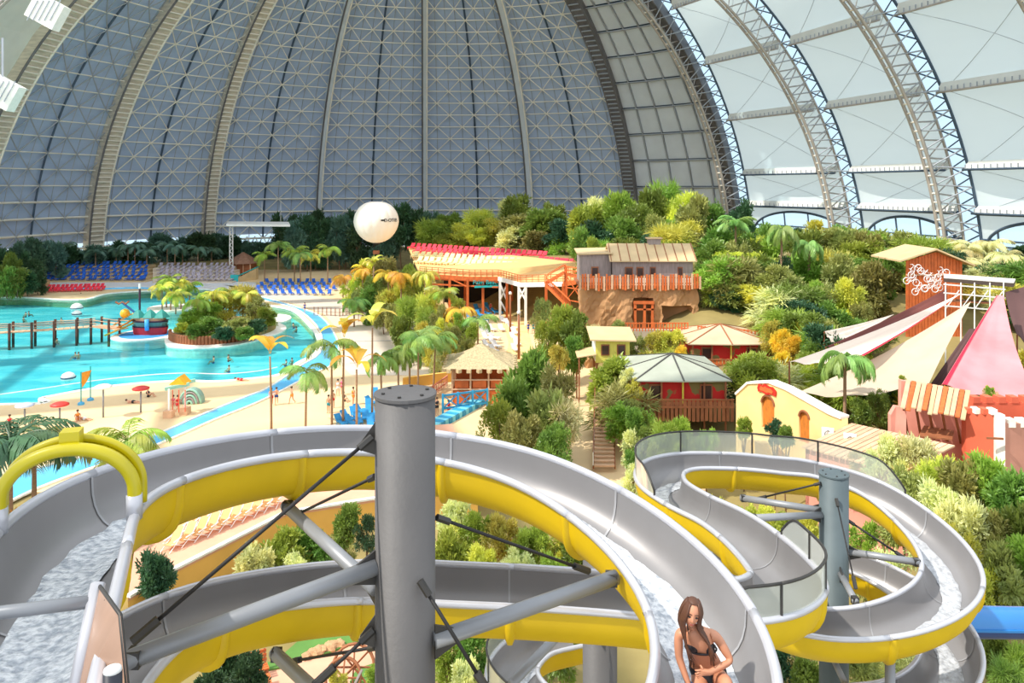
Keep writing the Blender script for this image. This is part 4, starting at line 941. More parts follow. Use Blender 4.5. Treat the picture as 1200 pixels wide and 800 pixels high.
# -------- seen through and below the slide
forest([(300, 640, 40, 26, 'broad', 'pale'), (330, 628, 41, 28, 'broad', 'lush'), (365, 622, 42, 28, 'broad', 'mid'), (395, 618, 44, 22, 'fine', 'olive'), (345, 650, 39, 22, 'fine', 'pale'), (405, 594, 42.5, 18, 'broad', 'mid'), (430, 600, 42, 16, 'fine', 'dark')], 'lower_shrub', 'shrub', 'at the orange wall', 'shrubs at the orange terrace wall', cat='shrub', zbase=.1)
tree('lower_shrub', 'dark green shrub at the left end of the orange terrace wall', None, 186, 650, 38, 24, 'broad', 'dark', zbase=.1, cat='shrub', flat=1.3)
forest([(530, 590, 44, 24, 'broad', 'pale'), (560, 596, 43, 26, 'fine', 'lush'), (590, 604, 42, 28, 'fine', 'yellow'), (620, 612, 41, 28, 'fine', 'lush'), (650, 620, 41, 26, 'fine', 'yellow'), (675, 628, 40, 26, 'broad', 'mid'), (530, 630, 40, 26, 'broad', 'lush'), (565, 640, 39, 26, 'fine', 'yellow'), (605, 646, 38, 26, 'fine', 'pale'), (645, 650, 38, 26, 'fine', 'lush')], 'lower_shrub', 'shrub', 'seen through the upper ring', 'shrubs seen through the upper ring', cat='shrub', zbase=.1)
forest([(525, 745, 33, 26, 'fine', 'lush'), (555, 735, 33, 24, 'broad', 'mid'), (590, 735, 34, 28, 'broad', 'olive'), (625, 730, 34, 28, 'fine', 'lush'), (655, 735, 33, 24, 'broad', 'mid'), (545, 775, 31, 22, 'broad', 'pale')], 'lower_shrub', 'shrub', 'below the lower ring', 'shrubs below the lower ring', cat='shrub', zbase=.1)
forest([(835, 585, 44, 22, 'fine', 'yellow'), (862, 590, 43, 24, 'fine', 'lush'), (892, 592, 43, 24, 'fine', 'yellow'), (925, 598, 42, 22, 'fine', 'lush'), (950, 610, 41, 20, 'broad', 'yellow'), (1010, 610, 41, 24, 'fine', 'lush'), (1040, 640, 38, 24, 'fine', 'pale'), (1015, 650, 37, 22, 'broad', 'olive')], 'lower_shrub', 'shrub', 'inside the far bend', 'shrubs inside the far bend', cat='shrub', zbase=.1)
forest([(930, 745, 32, 24, 'broad', 'pale'), (905, 760, 31, 22, 'broad', 'dark'), (950, 775, 30, 22, 'broad', 'mid'), (1010, 765, 31, 26, 'feather', 'olive'), (1050, 755, 32, 24, 'feather', 'pale'), (1080, 750, 32, 20, 'broad', 'olive'), (1170, 745, 31, 24, 'broad', 'mid'), (1195, 760, 30, 22, 'feather', 'lush'), (1180, 775, 29, 22, 'feather', 'mid')], 'lower_shrub', 'shrub', 'under the far slide', 'shrubs under the far slide', cat='shrub', zbase=.1)
forest([(262, 760, 31, 26, 'broad', 'dark'), (292, 768, 30, 22, 'broad', 'dark'), (245, 785, 29, 22, 'broad', 'dark'), (395, 782, 31, 14, 'fine', 'yellow'), (440, 778, 31, 14, 'fine', 'lush')], 'lower_shrub', 'shrub', 'round the orange bench', 'shrubs round the orange bench', cat='shrub', zbase=.1)

# -------- undergrowth that closes the ground of the hill between the buildings
BUSY = [(8.0, 24.5, 83, 104), (9.5, 21, 56, 76.5), (17, 29, 71, 90), (5, 13, 74, 82), (3.4, 9.2, 57, 75), (-30, 14, 107, 182), (14.5, 26, 49, 63), (18, 42, 42, 56), (38, 56, 78, 97), (60, 200, 100, 300), (33, 50, 56, 80), (20, 30, 56, 66)]
cnt = 0; tries = 0
while cnt < 250 and tries < 4000:
    tries += 1
    px = pr.uniform(640, 1215); Y = 58 + 95 * pr.random() ** 1.3; x = (px - 600) / 900 * Y
    if x < Xb(Y) + 1 or any(a < x < b and c < Y < d for a, b, c, d in BUSY): continue
    r_ = pr.uniform(1.2, 2.4) * (1 + Y / 200); z = H(x, Y); h = r_ * pr.uniform(1.2, 2.2); py = 220 + 900 * (CAMZ - z - h) / Y
    k_ = pr.choice(['broad', 'fine', 'fine', 'feather']); c_ = pr.choice(['mid', 'lush', 'lush', 'olive', 'yellow', 'pale', 'dark'])
    pl_ = ('below the cliff house' if px < 830 and Y < 95 else 'above the cliff house') if px < 840 else ('between the red houses and the jungle bank' if px < 960 and Y < 85 else 'on the right jungle bank') if px < 1040 else ('round the shade sails' if Y < 85 else 'behind the gable house')
    lab_ = 'low %s %s undergrowth shrub %s' % (CN[c_], KN[k_], pl_)
    tree('undergrowth_shrub', lab_, '%s undergrowth %s' % (CN[c_], pl_), px, py, Y, r_ * 900 / Y, k_, c_, cat='shrub', trunk=False)
    cnt += 1
# ================================================================ BUILDINGS
m_grey = M('weathered_grey_board', (150, 138, 134), .85, 0, .2, .8, streak=(6, 1, 1))
m_tan = M('tan_metal_roof', (206, 178, 134), .7, 0, .1, .6)
m_cliff = M('cast_rock_cliff', (178, 134, 92), .95, 0, .35, .35, bump=.8, bscale=1.5, streak=(1, 1, .35))
m_black = M('shade_and_lettering_black', (38, 32, 30), .9)  # near-black for the shade sheet under the deck and the balloon lettering
m_thatch = M('thatch', (196, 176, 136), .95, 0, .25, 2, bump=.9, bscale=14, streak=(3, 3, .6))
m_white = M('white_paint', (240, 238, 232), .6, 0, .05)
m_window = M('dark_window_glass', (70, 52, 48), .2)
m_teal = M('turquoise_paint', (36, 176, 178), .5)
def window(parent, c, w, h, dy=-.04, frame=m_wood, pane=m_window, axis='x'):
    d = (w, .1, h) if axis == 'x' else (.1, w, h)
    f = MB().box(c, d).build('window_frame', frame, parent, local=True)
    d2 = (w * .76, .12, h * .78) if axis == 'x' else (.12, w * .76, h * .78)
    MB().box(V(c) + (V((0, dy, 0)) if axis == 'x' else V((dy, 0, 0))), d2).build('pane', pane, f, local=True)
    return f
# ---------- cliff with cave and plank-fenced deck
Yc = 94.0
def cx(px, Y=Yc): return (px - 600) / 900 * Y
def cz(py, Y=Yc): return CAMZ - (py - 220) / 900 * Y
x0, x1 = cx(686), cx(818); zt = cz(336)
cl = thing('rock_cliff', 'brown artificial rock cliff with a cave doorway under the plank-fenced house', 'rock', ((x0 + x1) / 2, Yc, 0))
rows = []; r = random.Random(4)
nz = 22; cols = [(x0, Yc + 9.0), (x0 - .3, Yc + 6), (x0 - .2, Yc + 3)] + [(x0 + (x1 - x0) * k / 44, Yc) for k in range(45)] + [(x1 + .3, Yc + 3), (x1, Yc + 9)]
for j in range(nz + 1):
    z = zt * j / nz; row = []
    for k, (x, y) in enumerate(cols):
        bul = .7 * math.sin(x * .9 + z * .35) + .4 * math.sin(x * 2.3 - z * .8) + .25 * r.uniform(-1, 1) + (.5 if z < 5 else 0) * 0
        dy = -bul * .5 + (zt - z) * -.08
        px = 600 + 900 * x / Yc
        if y == Yc and 740 < px < 767 and z < cz(353): dy = 2.6
        if y == Yc and 776 < px < 812 and cz(382) < z < cz(358): dy = 1.6
        row.append(V((x + (r.uniform(-.15, .15)), y + dy, z)))
    rows.append(row)
MB().grid(rows).build('rock_face', m_cliff, cl, False)
MB().prism([(x0 - .1, Yc + .4), (x1, Yc + .4), (x1, Yc + 9), (x0 - .1, Yc + 9)], zt - .5, zt).build('rock_top', m_cliff, cl)
cdx0, cdx1 = cx(742), cx(766)
for q in (cdx0 + .2, (cdx0 + cdx1) / 2 + .1, cdx1 - .2): MB().bar(V((q, Yc - .2, cz(390))), V((q, Yc - .2, cz(353))), .3).build('cave_post', m_orange, cl)
MB().bar(V((cdx0, Yc - .25, cz(354))), V((cdx1, Yc - .25, cz(354))), .35).build('cave_lintel', m_orange, cl)
MB().bar(V((cdx0, Yc - .25, cz(362))), V((cdx1, Yc - .25, cz(362))), .2).build('cave_rail', m_orange, cl)
dk = thing('plank_deck', 'deck of the cliff house fenced with uneven orange-brown planks', 'deck', ((x0 + x1) / 2, Yc, zt))
MB().prism([(x0 - .8, Yc - .6), (x1 + .2, Yc - .6), (x1 + .2, Yc + 8), (x0 - .8, Yc + 8)], zt + .02, zt + .22).build('floor_slab', m_wood, dk)
n = 46
for k in range(n):
    x = x0 - .7 + (x1 - x0 + .8) * k / (n - 1); h = r.uniform(1.35, 1.75); lo = zt - r.uniform(.1, .45)
    MB().box((x, Yc - .68, (lo + zt + h) / 2), (r.uniform(.18, .26), .06, zt + h - lo), r.uniform(-.05, .05)).build('plank', m_orange if k % 3 else m_plank, dk)
for zz in (.5, 1.2): MB().bar(V((x0 - .8, Yc - .62, zt + zz)), V((x1 + .2, Yc - .62, zt + zz)), .08, .12).build('rail', m_wood, dk)
for k in range(5): MB().box((x0 + 1.2 + k * 2.8, Yc + .2, zt + .62), (1.3, .5, .8)).build('deck_box', m_grey if k % 2 else m_white, dk)
# ---------- the grey weathered house on the cliff
yh = Yc + 2.2
hz0 = zt + .22
def hx(px): return cx(px, yh)
def hzz(py): return cz(py, yh)
ho = thing('cliff_house', 'weathered grey wooden house with tan roof on top of the rock cliff', 'house', (hx(716), yh, hz0))
def slabbox(x0_, x1_, y0_, y1_, z0_, z1_): return MB().prism([(x0_, y0_), (x1_, y0_), (x1_, y1_), (x0_, y1_)], z0_, z1_)
slabbox(hx(680), hx(717), yh + .8, yh + 5, hz0, hzz(299)).build('annex_wall', m_grey, ho)
MB().slab([V((hx(677), yh + .4, hzz(299))), V((hx(719), yh + .4, hzz(298))), V((hx(719), yh + 5.4, hzz(295))), V((hx(677), yh + 5.4, hzz(296)))], (0, 0, .15)).build('annex_roof', m_tan, ho)
slabbox(hx(718), hx(812), yh, yh + 5.5, hz0, hzz(304)).build('wall', m_grey, ho)
ez, rz_ = hzz(304), hzz(288)
MB().slab([V((hx(718), yh, ez)), V((hx(718), yh + 5.5, ez)), V((hx(718), yh + 2.75, rz_ - .1))], (.12, 0, 0)).build('gable', m_grey, ho)
rf = MB().slab([V((hx(714), yh - .5, ez - .25)), V((hx(816), yh - .5, ez - .25)), V((hx(816), yh + 2.75, rz_)), V((hx(714), yh + 2.75, rz_))], (0, 0, .12)).build('roof_slope', m_tan, ho)
MB().slab([V((hx(816), yh + 6, ez - .25)), V((hx(714), yh + 6, ez - .25)), V((hx(714), yh + 2.75, rz_)), V((hx(816), yh + 2.75, rz_))], (0, 0, .12)).build('roof_slope', m_tan, ho)
for k in range(10):
    x = hx(716 + k * 11); MB().bar(V((x, yh - .5, ez - .1)), V((x, yh + 2.75, rz_ + .15)), .1, .06).build('roof_batten', m_wood, rf)
slabbox(hx(764), hx(779), yh + 2.5, yh + 3.6, rz_ - .3, rz_ + .7).build('chimney', m_grey, ho)
slabbox(hx(762), hx(781), yh + 2.3, yh + 3.8, rz_ + .7, rz_ + .85).build('chimney_cap', m_tan, ho)
o_ = ho.location
for px, w in ((737, 1.0), (750, .9), (765, .7), (797, .6)):
    window(ho, (hx(px) - o_.x, yh - .05 - o_.y, hz0 + 1.25 - o_.z), w, 1.5)
window(ho, (hx(698) - o_.x, yh + .75 - o_.y, hz0 + 1.25 - o_.z), .9, 1.4)
# ---------- retaining wall and long fence below the cliff
a, b = P(724, 385, 89), P(830, 388, 86)
rw = MB().slab([V((a.x, a.y, 0)), V((b.x, b.y, 0)), V((b.x, b.y, b.z)), V((a.x, a.y, a.z))], (0, .6, 0)); struct('wall_retaining', rw, M('grey_plaster', (176, 164, 148), .9, 0, .1, .5))
def fence(name, label, a, b, h, n, mat, rails=2, w=.12):
    t = thing(name, label, 'fence', (a.x, a.y, a.z))
    for k in range(n):
        p = a + (b - a) * k / (n - 1); MB().bar(p, p + V((0, 0, h)), w).build('paling' if n > 8 else 'post', mat, t)
    for q in range(rails):
        z = h * (.35 + .55 * q / max(1, rails - 1)); MB().bar(a + V((0, 0, z)), b + V((0, 0, z)), .08, .12).build('rail', mat, t)
    return t
fence('garden_fence', 'orange wooden fence running along the path below the rock cliff', P(732, 388, 87.5), P(806, 388, 86.5), 1.0, 22, m_orange)
fence('garden_fence', 'orange wooden fence right of the cliff behind the far red house', P(818, 392, 85), P(915, 400, 83), 1.0, 24, m_orange)
# ---------- thatched kiosk
kp = G(562, 474, .22); KY = kp.y
kk = thing('thatched_kiosk', 'square beach kiosk with thatched pyramid roof and white posts', 'kiosk', (kp.x, kp.y, .22))
kw = 2.75; ke = cz(428, KY) - .22; ka = cz(403, KY + 2.5) - .22
rows = []
for j in range(7):
    t = j / 6; w = (kw + .75) * (1 - t) + .12 * t; z = ke - .25 + (ka - ke + .25) * t - .25 * math.sin(PI * t)
    ring = []
    for s in range(4):
        for k in range(6):
            u = -1 + 2 * k / 6; q = [(u, -1), (1, u), (-u, 1), (-1, -u)][s]; jit = random.uniform(-.06, .06)
            ring.append(V((q[0] * w + jit, kw + q[1] * w + jit, z + jit)))
    rows.append(ring + [ring[0]])
MB().grid(rows).build('thatched_roof', m_thatch, kk, False, local=True)
for k in range(28):
    s = k // 7; u = -1 + 2 * (k % 7 + .5) / 7; q = [(u, -1), (1, u), (-u, 1), (-1, -u)][s]
    MB().box((q[0] * (kw + .8), kw + q[1] * (kw + .8), ke - .38), (.42, .42, .35), k * .7).build('thatch_tuft', m_thatch, kk, local=True)
for sx in (-1, -.33, .33, 1):
    for sy in (0, 2): MB().bar((sx * kw, sy * kw, 0), (sx * kw, sy * kw, ke), .16).build('post', m_plank, kk, local=True)
for sy in (.67, 1.33):
    for sx in (-1, 1): MB().bar((sx * kw, sy * kw, 0), (sx * kw, sy * kw, ke), .16).build('post', m_plank, kk, local=True)
for (c, d) in (((0, .05, .75), (kw * 2, .1, 1.3)), ((kw - .05, kw, .75), (.1, kw * 2, 1.3)), ((-kw + .05, kw, .75), (.1, kw * 2, 1.3)), ((0, kw * 2 - .05, 1.6), (kw * 2, .1, 3.2))):
    MB().box(c, d).build('counter_panel', m_orange, kk, local=True)
for z in (1.55, 2.5): MB().box((0, -.02, z), (kw * 2 + .1, .14, .14)).build('rail', m_plank, kk, local=True)
for k in range(3): MB().box((-kw * .66 + kw * .66 * k, .12, 2.05), (kw * .5, .06, .8)).build('roller_blind', m_orange, kk, local=True)
# ---------- yellow hut with stilts
m_yw = M('lime_yellow_boards', (214, 206, 96), .8, 0, .1, 1, streak=(5, 1, 1))
yp = P(718, 425, 77); hy = thing('yellow_hut', 'small lime-yellow hut with two dark windows above the plank stairs', 'hut', (yp.x, yp.y, H(yp.x, yp.y)))
zb = yp.z - hy.location.z; hh = 2.3
MB().box((0, 1.6, zb + hh / 2), (3.4, 3.2, hh)).build('wall', m_yw, hy, local=True)
MB().slab([(-2.3, -.5, zb + hh), (2.3, -.5, zb + hh - .1), (2.3, 3.7, zb + hh + .5), (-2.3, 3.7, zb + hh + .6)], (0, 0, .14)).build('roof', m_tan, hy, local=True)
for sx in (-1.55, 1.55):
    for sy in (.15, 3.0): MB().bar((sx, sy, 0), (sx, sy, zb), .22).build('stilt', m_wood, hy, local=True)
window(hy, (-.75, -.03, zb + 1.3), .85, 1.1); window(hy, (.85, -.03, zb + 1.3), .85, 1.1)
MB().box((-1.72, 1.6, zb + 1.2), (.06, 3.1, 2.1)).build('white_side_boards', m_white, hy, local=True)
MB().slab([(-3.6, -.6, zb + .6), (-1.7, -.6, zb + .9), (-1.7, 2.6, zb + 1.0), (-3.6, 2.6, zb + .7)], (0, 0, .1)).build('lean_to_roof', m_tan, hy, local=True)
for sy in (-.4, 2.4): MB().bar((-3.4, sy, 0), (-3.4, sy, zb + .6), .14).build('lean_to_post', m_wood, hy, local=True)
# ---------- plank stairs up the garden
A, B = P(708, 545, 59), P(708, 455, 73)
ps = thing('garden_stairs', 'straight flight of pale plank steps climbing past the near red house', 'stairs', (A.x, A.y, A.z - .2))
for k in range(22):
    c = A + (B - A) * k / 21; MB().box(c, (1.55, .42, .12)).build('step', m_plank, ps)
for s_ in (-.82, .82): MB().bar(A + V((s_, 0, -.15)), B + V((s_, 0, -.15)), .12, .3).build('stringer', m_wood, ps)
for k in range(0, 22, 3):
    c = A + (B - A) * k / 21 + V((-.85, 0, 0)); MB().bar(c, c + V((0, 0, 1.0)), .08).build('baluster', m_white, ps)
MB().bar(A + V((-.85, 0, 1.0)), B + V((-.85, 0, 1.0)), .08).build('handrail', m_wood, ps)
# ---------- red houses with low hipped roofs
def redwall():
    m = M('red_wall_with_green_stains', (196, 40, 34), .85, 0, .1, .6); nt = m.node_tree; N = nt.nodes; L = nt.links; b = N['Principled BSDF']
    src = b.inputs['Base Color'].links[0].from_socket; tc = N.new('ShaderNodeTexCoord'); n = N.new('ShaderNodeTexNoise'); n.inputs['Scale'].default_value = .55; n.inputs['Detail'].default_value = 3
    L.new(tc.outputs['Object'], n.inputs['Vector']); r = N.new('ShaderNodeValToRGB'); r.color_ramp.interpolation = 'LINEAR'; r.color_ramp.elements[0].position = .5; r.color_ramp.elements[1].position = .53
    L.new(n.outputs[0], r.inputs[0]); mx = N.new('ShaderNodeMix'); mx.data_type = 'RGBA'; L.new(r.outputs[0], mx.inputs[0]); L.new(src, mx.inputs[6]); mx.inputs[7].default_value = (lin(128), lin(116), lin(66), 1)
    L.new(mx.outputs[2], b.inputs['Base Color']); return m
m_red = redwall()
m_roofa = M('pale_green_grey_sheet', (164, 168, 152), .7, 0, .1, .5); m_roofb = M('beige_sheet_roof', (200, 176, 144), .7, 0, .1, .5)
m_ridge = M('dark_ridge', (72, 70, 66), .6)
def redhouse(label, pxl, pxr, pyeave, Y, depth, rise, wallh, fenceh, roof, ridge):
    xl, xr = cx(pxl, Y), cx(pxr, Y); ze = cz(pyeave, Y); zw = ze - wallh; g0 = H((xl + xr) / 2, Y)
    t = thing('red_house', label, 'house', ((xl + xr) / 2, Y, g0)); w = (xr - xl) / 2; ze -= g0; zw -= g0
    MB().box((0, depth / 2, (ze + zw) / 2), (w * 2 - 1.0, depth - 1.2, wallh)).build('wall', m_red, t, local=True)
    ap = V((0, depth * .5, ze + rise)); c = [V((-w, 0, ze)), V((w, 0, ze)), V((w, depth, ze)), V((-w, depth, ze))]; mids = [V((0, -.25, ze)), V((w + .1, depth / 2, ze)), V((0, depth + .2, ze)), V((-w - .1, depth / 2, ze))]
    for k in range(4):
        for (u, v) in ((c[k], mids[k]), (mids[k], c[(k + 1) % 4])):
            MB().slab([u, v, ap], (0, 0, .1)).build('roof_panel', roof, t, local=True)
    for q in c + mids: MB().bar(q + V((0, 0, .1)), ap + V((0, 0, .12)), .13, .1).build('ridge_batten', ridge, t, local=True)
    for k in range(5):
        x = -w + .5 + (w * 2 - 1) * k / 4; MB().bar((x, .25, 0), (x, .25, ze), .14).build('veranda_post', M('lime_post', (206, 190, 70), .7) if k == 2 else m_wood, t, local=True)
    for k in (-.55, .5): window(t, (k * w, .57, (ze + zw) / 2 - .1), 1.1, wallh * .75, -.04, m_wood, m_window)
    MB().box((0, depth / 2 - .3, zw - .12), (w * 2, depth + .6, .2)).build('veranda_floor', m_wood, t, local=True)
    nf = int(w * 2 / .36)
    for k in range(nf):
        x = -w + .15 + (w * 2 - .3) * k / (nf - 1); MB().box((x, -.55, zw - fenceh / 2 + .55), (.27, .05, fenceh + random.uniform(-.1, .1))).build('plank', m_orange if roof is m_roofb else m_wood, t, local=True)
    MB().box((0, -.6, zw + .5), (w * 2, .06, .12)).build('rail', m_wood, t, local=True)
    for sx in (-w + .4, 0, w - .4): MB().bar((sx, depth - 1, 0), (sx, depth - 1, zw), .2).build('stilt', m_wood, t, local=True)
    return t
redhouse('red house with pale green hipped roof and brown plank veranda beside the stairs', 744, 858, 447, 66, 9.5, 1.3, 1.9, 1.9, m_roofa, m_ridge)
redhouse('red house with beige hipped roof behind the near red house', 807, 908, 404, 80, 9.0, 1.3, 1.9, 1.1, m_roofb, m_wood)
# ---------- yellow gate wall with two arched doors and a red scroll sign
m_stucco = M('yellow_stucco', (240, 208, 142), .9, 0, .1, .6); m_door = M('honey_timber', (196, 116, 40), .7, 0, .2, 2, streak=(6, 1, 1))
ga, gb = P(866, 520, 60.5), P(990, 540, 51.5); ga.z = gb.z = 0
gl = (gb - ga).length; gd = nrm(gb - ga); gn = V((gd.y, -gd.x, 0))
def gs(px):   # distance along the wall towards photo column px
    m_ = (px - 600) / 900; t = (m_ * ga.y - ga.x) / (gd.x - m_ * gd.y); return t
def gz(px, py): s = gs(px); return CAMZ - (py - 220) / 900 * (ga.y + gd.y * s)
topl = [(866, 462), (880, 449), (905, 448), (925, 456), (950, 470), (975, 484), (990, 490)]
outer = [(gs(866), 0), (gs(990), 0)] + [(gs(px), gz(px, py)) for px, py in topl[::-1]]
def archhole(pl, pr_, pt_, pb):
    s0_, s1_ = gs(pl), gs(pr_); zb_, zt_ = gz((pl + pr_) / 2, pb), gz((pl + pr_) / 2, pt_); rr = (s1_ - s0_) / 2
    return [(s0_, zb_), (s1_, zb_)] + [(s0_ + rr + rr * math.cos(PI * k / 10), zt_ - rr + rr * math.sin(PI * k / 10)) for k in range(11)], s0_, s1_, zb_, zt_
doors = [archhole(896, 911, 463, 502), archhole(940, 952, 481, 518)]
me = fill(outer, [d[0] for d in doors], -.3, .3)
for v in me.vertices: s, z, t = v.co; v.co = gd * s + V((0, 0, z)) - gn * t
gw = thing('gate_wall', 'yellow stucco wall with two arched wooden doors and a red sign', 'wall', ga)
me.materials.append(m_stucco); link('wall_slab', me, gw)
for (hl, s0_, s1_, zb_, zt_) in doors:
    me = fill([(p[0], p[1]) for p in hl], [], -.06, .06)
    for v in me.vertices: s, z, t = v.co; v.co = gd * s + V((0, 0, z)) - gn * (t - .1)
    me.materials.append(m_door); dd = link('door', me, gw)
    pts = [ga + gd * p[0] + V((0, 0, p[1])) + gn * .31 for p in hl[2:]]
    MB().tube(pts, .09, 5).build('door_arch', m_wood, dd)
    MB().box(ga + gd * ((s0_ + s1_) / 2) + V((0, 0, zb_ + 1.0)) + gn * .05, (.9, .08, .1), math.atan2(gd.y, gd.x)).build('door_bar', m_wood, dd)
mb = MB()
for (pa, pb) in zip(topl[:-1], topl[1:]):
    p, q = [ga + gd * gs(a_) + V((0, 0, gz(a_, b_) + .08)) for a_, b_ in (pa, pb)]; mb.bar(p, q, .85, .16)
mb.build('coping', m_cope, gw)
sg = thing('gate_sign', 'red scroll-shaped sign hanging on the yellow gate wall', 'sign', ga + gd * gs(903) + V((0, 0, gz(903, 456))))
sx = [(-.95, -.05), (-.8, .32), (-.45, .22), (-.2, .42), (.25, .3), (.6, .34), (.95, .1), (.9, -.28), (.45, -.24), (0, -.36), (-.5, -.25), (-.85, -.32)]
MB().slab([ga + gd * (gs(903) + u) + V((0, 0, gz(903, 456) + w)) + gn * .34 for u, w in sx], gn * .08).build('board', M('signal_red', (206, 46, 30), .6), sg)
MB().slab([ga + gd * (gs(903) + u * .7) + V((0, 0, gz(903, 456) + w * .55)) + gn * .43 for u, w in sx], gn * .02).build('gilt_panel', M('faded_orange', (224, 104, 52), .6), sg)
# low step blocks and pots before the gate
for (px, py, Y, s_) in ((880, 512, 57, 1.6), (896, 516, 56, 1.4)):
    c = P(px, py, Y); MB().box((c.x, c.y, c.z / 2), (s_, 1.2, max(.3, c.z))).build('floor_gate_step', m_stucco)['kind'] = 'structure'
# ---------- pink low building with plank roof
m_pink = M('pink_plaster', (226, 152, 134), .9, 0, .12, .5); m_coral = M('coral_plaster', (220, 104, 74), .9, 0, .12, .5); m_rose = M('rose_brown_plaster', (196, 140, 122), .9, 0, .15, .5)
pa, pb = P(944, 524, 50), P(1062, 556, 43)
pk = thing('pink_building', 'low pink building with a sloping plank roof behind the far slide bend', 'building', (pa.x, pa.y, 0))
ba = V((pa.x, pa.y, 0)); bd = V((pb.x - pa.x, pb.y - pa.y, 0)); bn = nrm(V((-bd.y, bd.x, 0)))
wt_ = [pa.z, pb.z]
MB().slab([ba, ba + bd, ba + bd + V((0, 0, pb.z)), ba + V((0, 0, pa.z))], bn * .4).build('front_wall', m_pink, pk)
MB().slab([ba, ba + V((0, 0, pa.z)), ba + bn * 4 + V((0, 0, pa.z + .9)), ba + bn * 4], nrm(bd) * .3).build('end_wall', m_pink, pk)
for k in range(16):
    p = ba + bd * (k / 16) + V((0, 0, pa.z + (pb.z - pa.z) * k / 16 + .02)); q = ba + bd * ((k + .86) / 16) + V((0, 0, pa.z + (pb.z - pa.z) * (k + .86) / 16 + .02))
    MB().slab([p - bn * .35, q - bn * .35, q + bn * 4 + V((0, 0, 1.0)), p + bn * 4 + V((0, 0, 1.0))], (0, 0, .09)).build('roof_plank', m_plank, pk)
for i, (px, py, Y) in enumerate(((970, 507, 51), (996, 514, 49.5))):
    c = P(px, py, Y); t = thing('ac_unit', ['white air-conditioner box behind the plank roof, nearer the palm', 'white air-conditioner box behind the plank roof, nearer the awning'][i], 'appliance', c - V((0, 0, .3)))
    MB().box(c, (.75, .4, .6), -.4).build('casing', m_white, t); 
    fo = c + V((-.08, -.22, 0)); MB().tube([fo + V((math.cos(a_ * PI / 6) * .2, 0, math.sin(a_ * PI / 6) * .2)) for a_ in range(12)], .025, 4, closed=True).build('fan_ring', m_dark, t)
# ---------- coral castle walls and the plank awning
cw = thing('castle_wall', 'coral plaster castle wall with crenels and a pale corner at the right edge', 'wall', (P(1130, 540, 49).x, 49, 0))
def quadwall(pts, off, name, mat, par):
    return MB().slab(pts, off).build(name, mat, par)
w0, w1 = P(1132, 484, 50), P(1170, 486, 48.6)
quadwall([V((w0.x, w0.y, 0)), V((w1.x, w1.y, 0)), w1, w0], (0, .5, 0), 'coral_face', m_coral, cw)
w2, w3 = P(1168, 484, 48.5), P(1178, 486, 48.2)
quadwall([V((w2.x, w2.y, 0)), V((w3.x, w3.y, 0)), w3, w2], (0, .4, 0), 'pale_corner', m_cope, cw)
w4, w5 = P(1178, 496, 48.3), P(1290, 496, 50)
quadwall([V((w4.x, w4.y, 0)), V((w5.x, w5.y, 0)), w5, w4], (0, .5, 0), 'rose_face', m_rose, cw)
w6, w7 = P(1140, 472, 53), P(1290, 472, 53)
quadwall([V((w6.x, w6.y, 0)), V((w7.x, w7.y, 0)), w7, w6], (0, .6, 0), 'rear_face', m_coral, cw)
for k in range(10):
    c = w6 + (w7 - w6) * ((k + .3) / 10); MB().box(c + V((0, .3, .2)), (.5, .7, .42)).build('crenel', m_coral, cw)
for k in range(4):
    c = w0 + (w1 - w0) * ((k + .5) / 4); MB().box(c + V((0, .25, .16)), (.36, .6, .34)).build('crenel', m_cope if k % 2 else m_coral, cw)
for k in range(5):
    c = w4 + (w5 - w4) * ((k + .5) / 8); MB().box(c + V((0, .25, .0)), (.5, .6, .5)).build('crenel', m_cope, cw)
MB().bar(P(1156, 513, 48.2), P(1176, 514, 47.9), .12).build('beam_end', m_wood, cw)
aw = thing('plank_awning', 'sloping awning of orange and pale planks on brown brackets', 'awning', (P(1096, 500, 50).x, 50, 0))
a0, a1, b0_, b1_ = P(1062, 446, 52.5), P(1138, 459, 51.5), P(1055, 478, 50.2), P(1132, 491, 49.2)
for k in range(12):
    u0_, u1_ = k / 12, (k + .86) / 12; e_ = random.uniform(-.12, .12)
    MB().slab([a0 + (a1 - a0) * u0_, a0 + (a1 - a0) * u1_, b0_ + (b1_ - b0_) * u1_ + V((0, 0, e_)), b0_ + (b1_ - b0_) * u0_ + V((0, 0, e_))], (0, 0, .08)).build('plank', [m_plank, m_orange, m_tan][(k * 7) % 3], aw)
ww0, ww1 = P(1056, 480, 52.6), P(1134, 492, 51.6)
MB().slab([V((ww0.x, ww0.y, 0)), V((ww1.x, ww1.y, 0)), V((ww1.x, ww1.y, a1.z)), V((ww0.x, ww0.y, a0.z))], (0, .4, 0)).build('back_wall', m_pink, aw)
for k in range(5):
    u_ = .1 + .2 * k; p = b0_ + (b1_ - b0_) * u_ + V((0, .4, 0)); q = ww0 + (ww1 - ww0) * u_; MB().bar(p, V((q.x, q.y, q.z - 1.6)), .14).build('bracket', m_wood, aw)
MB().slab([P(1083, 500, 51.5), P(1118, 506, 51), P(1116, 516, 49.8), P(1076, 512, 50.3)], (0, 0, .1)).build('counter', m_wood, aw)
mb = MB().slab([V((P(1044, 500, 51).x, 51, 0)), V((P(1062, 500, 50.5).x, 50.5, 0)), P(1062, 478, 50.5), P(1050, 476, 51), P(1044, 486, 51)], (0, .4, 0)); mb.build('side_wall', m_pink, aw)
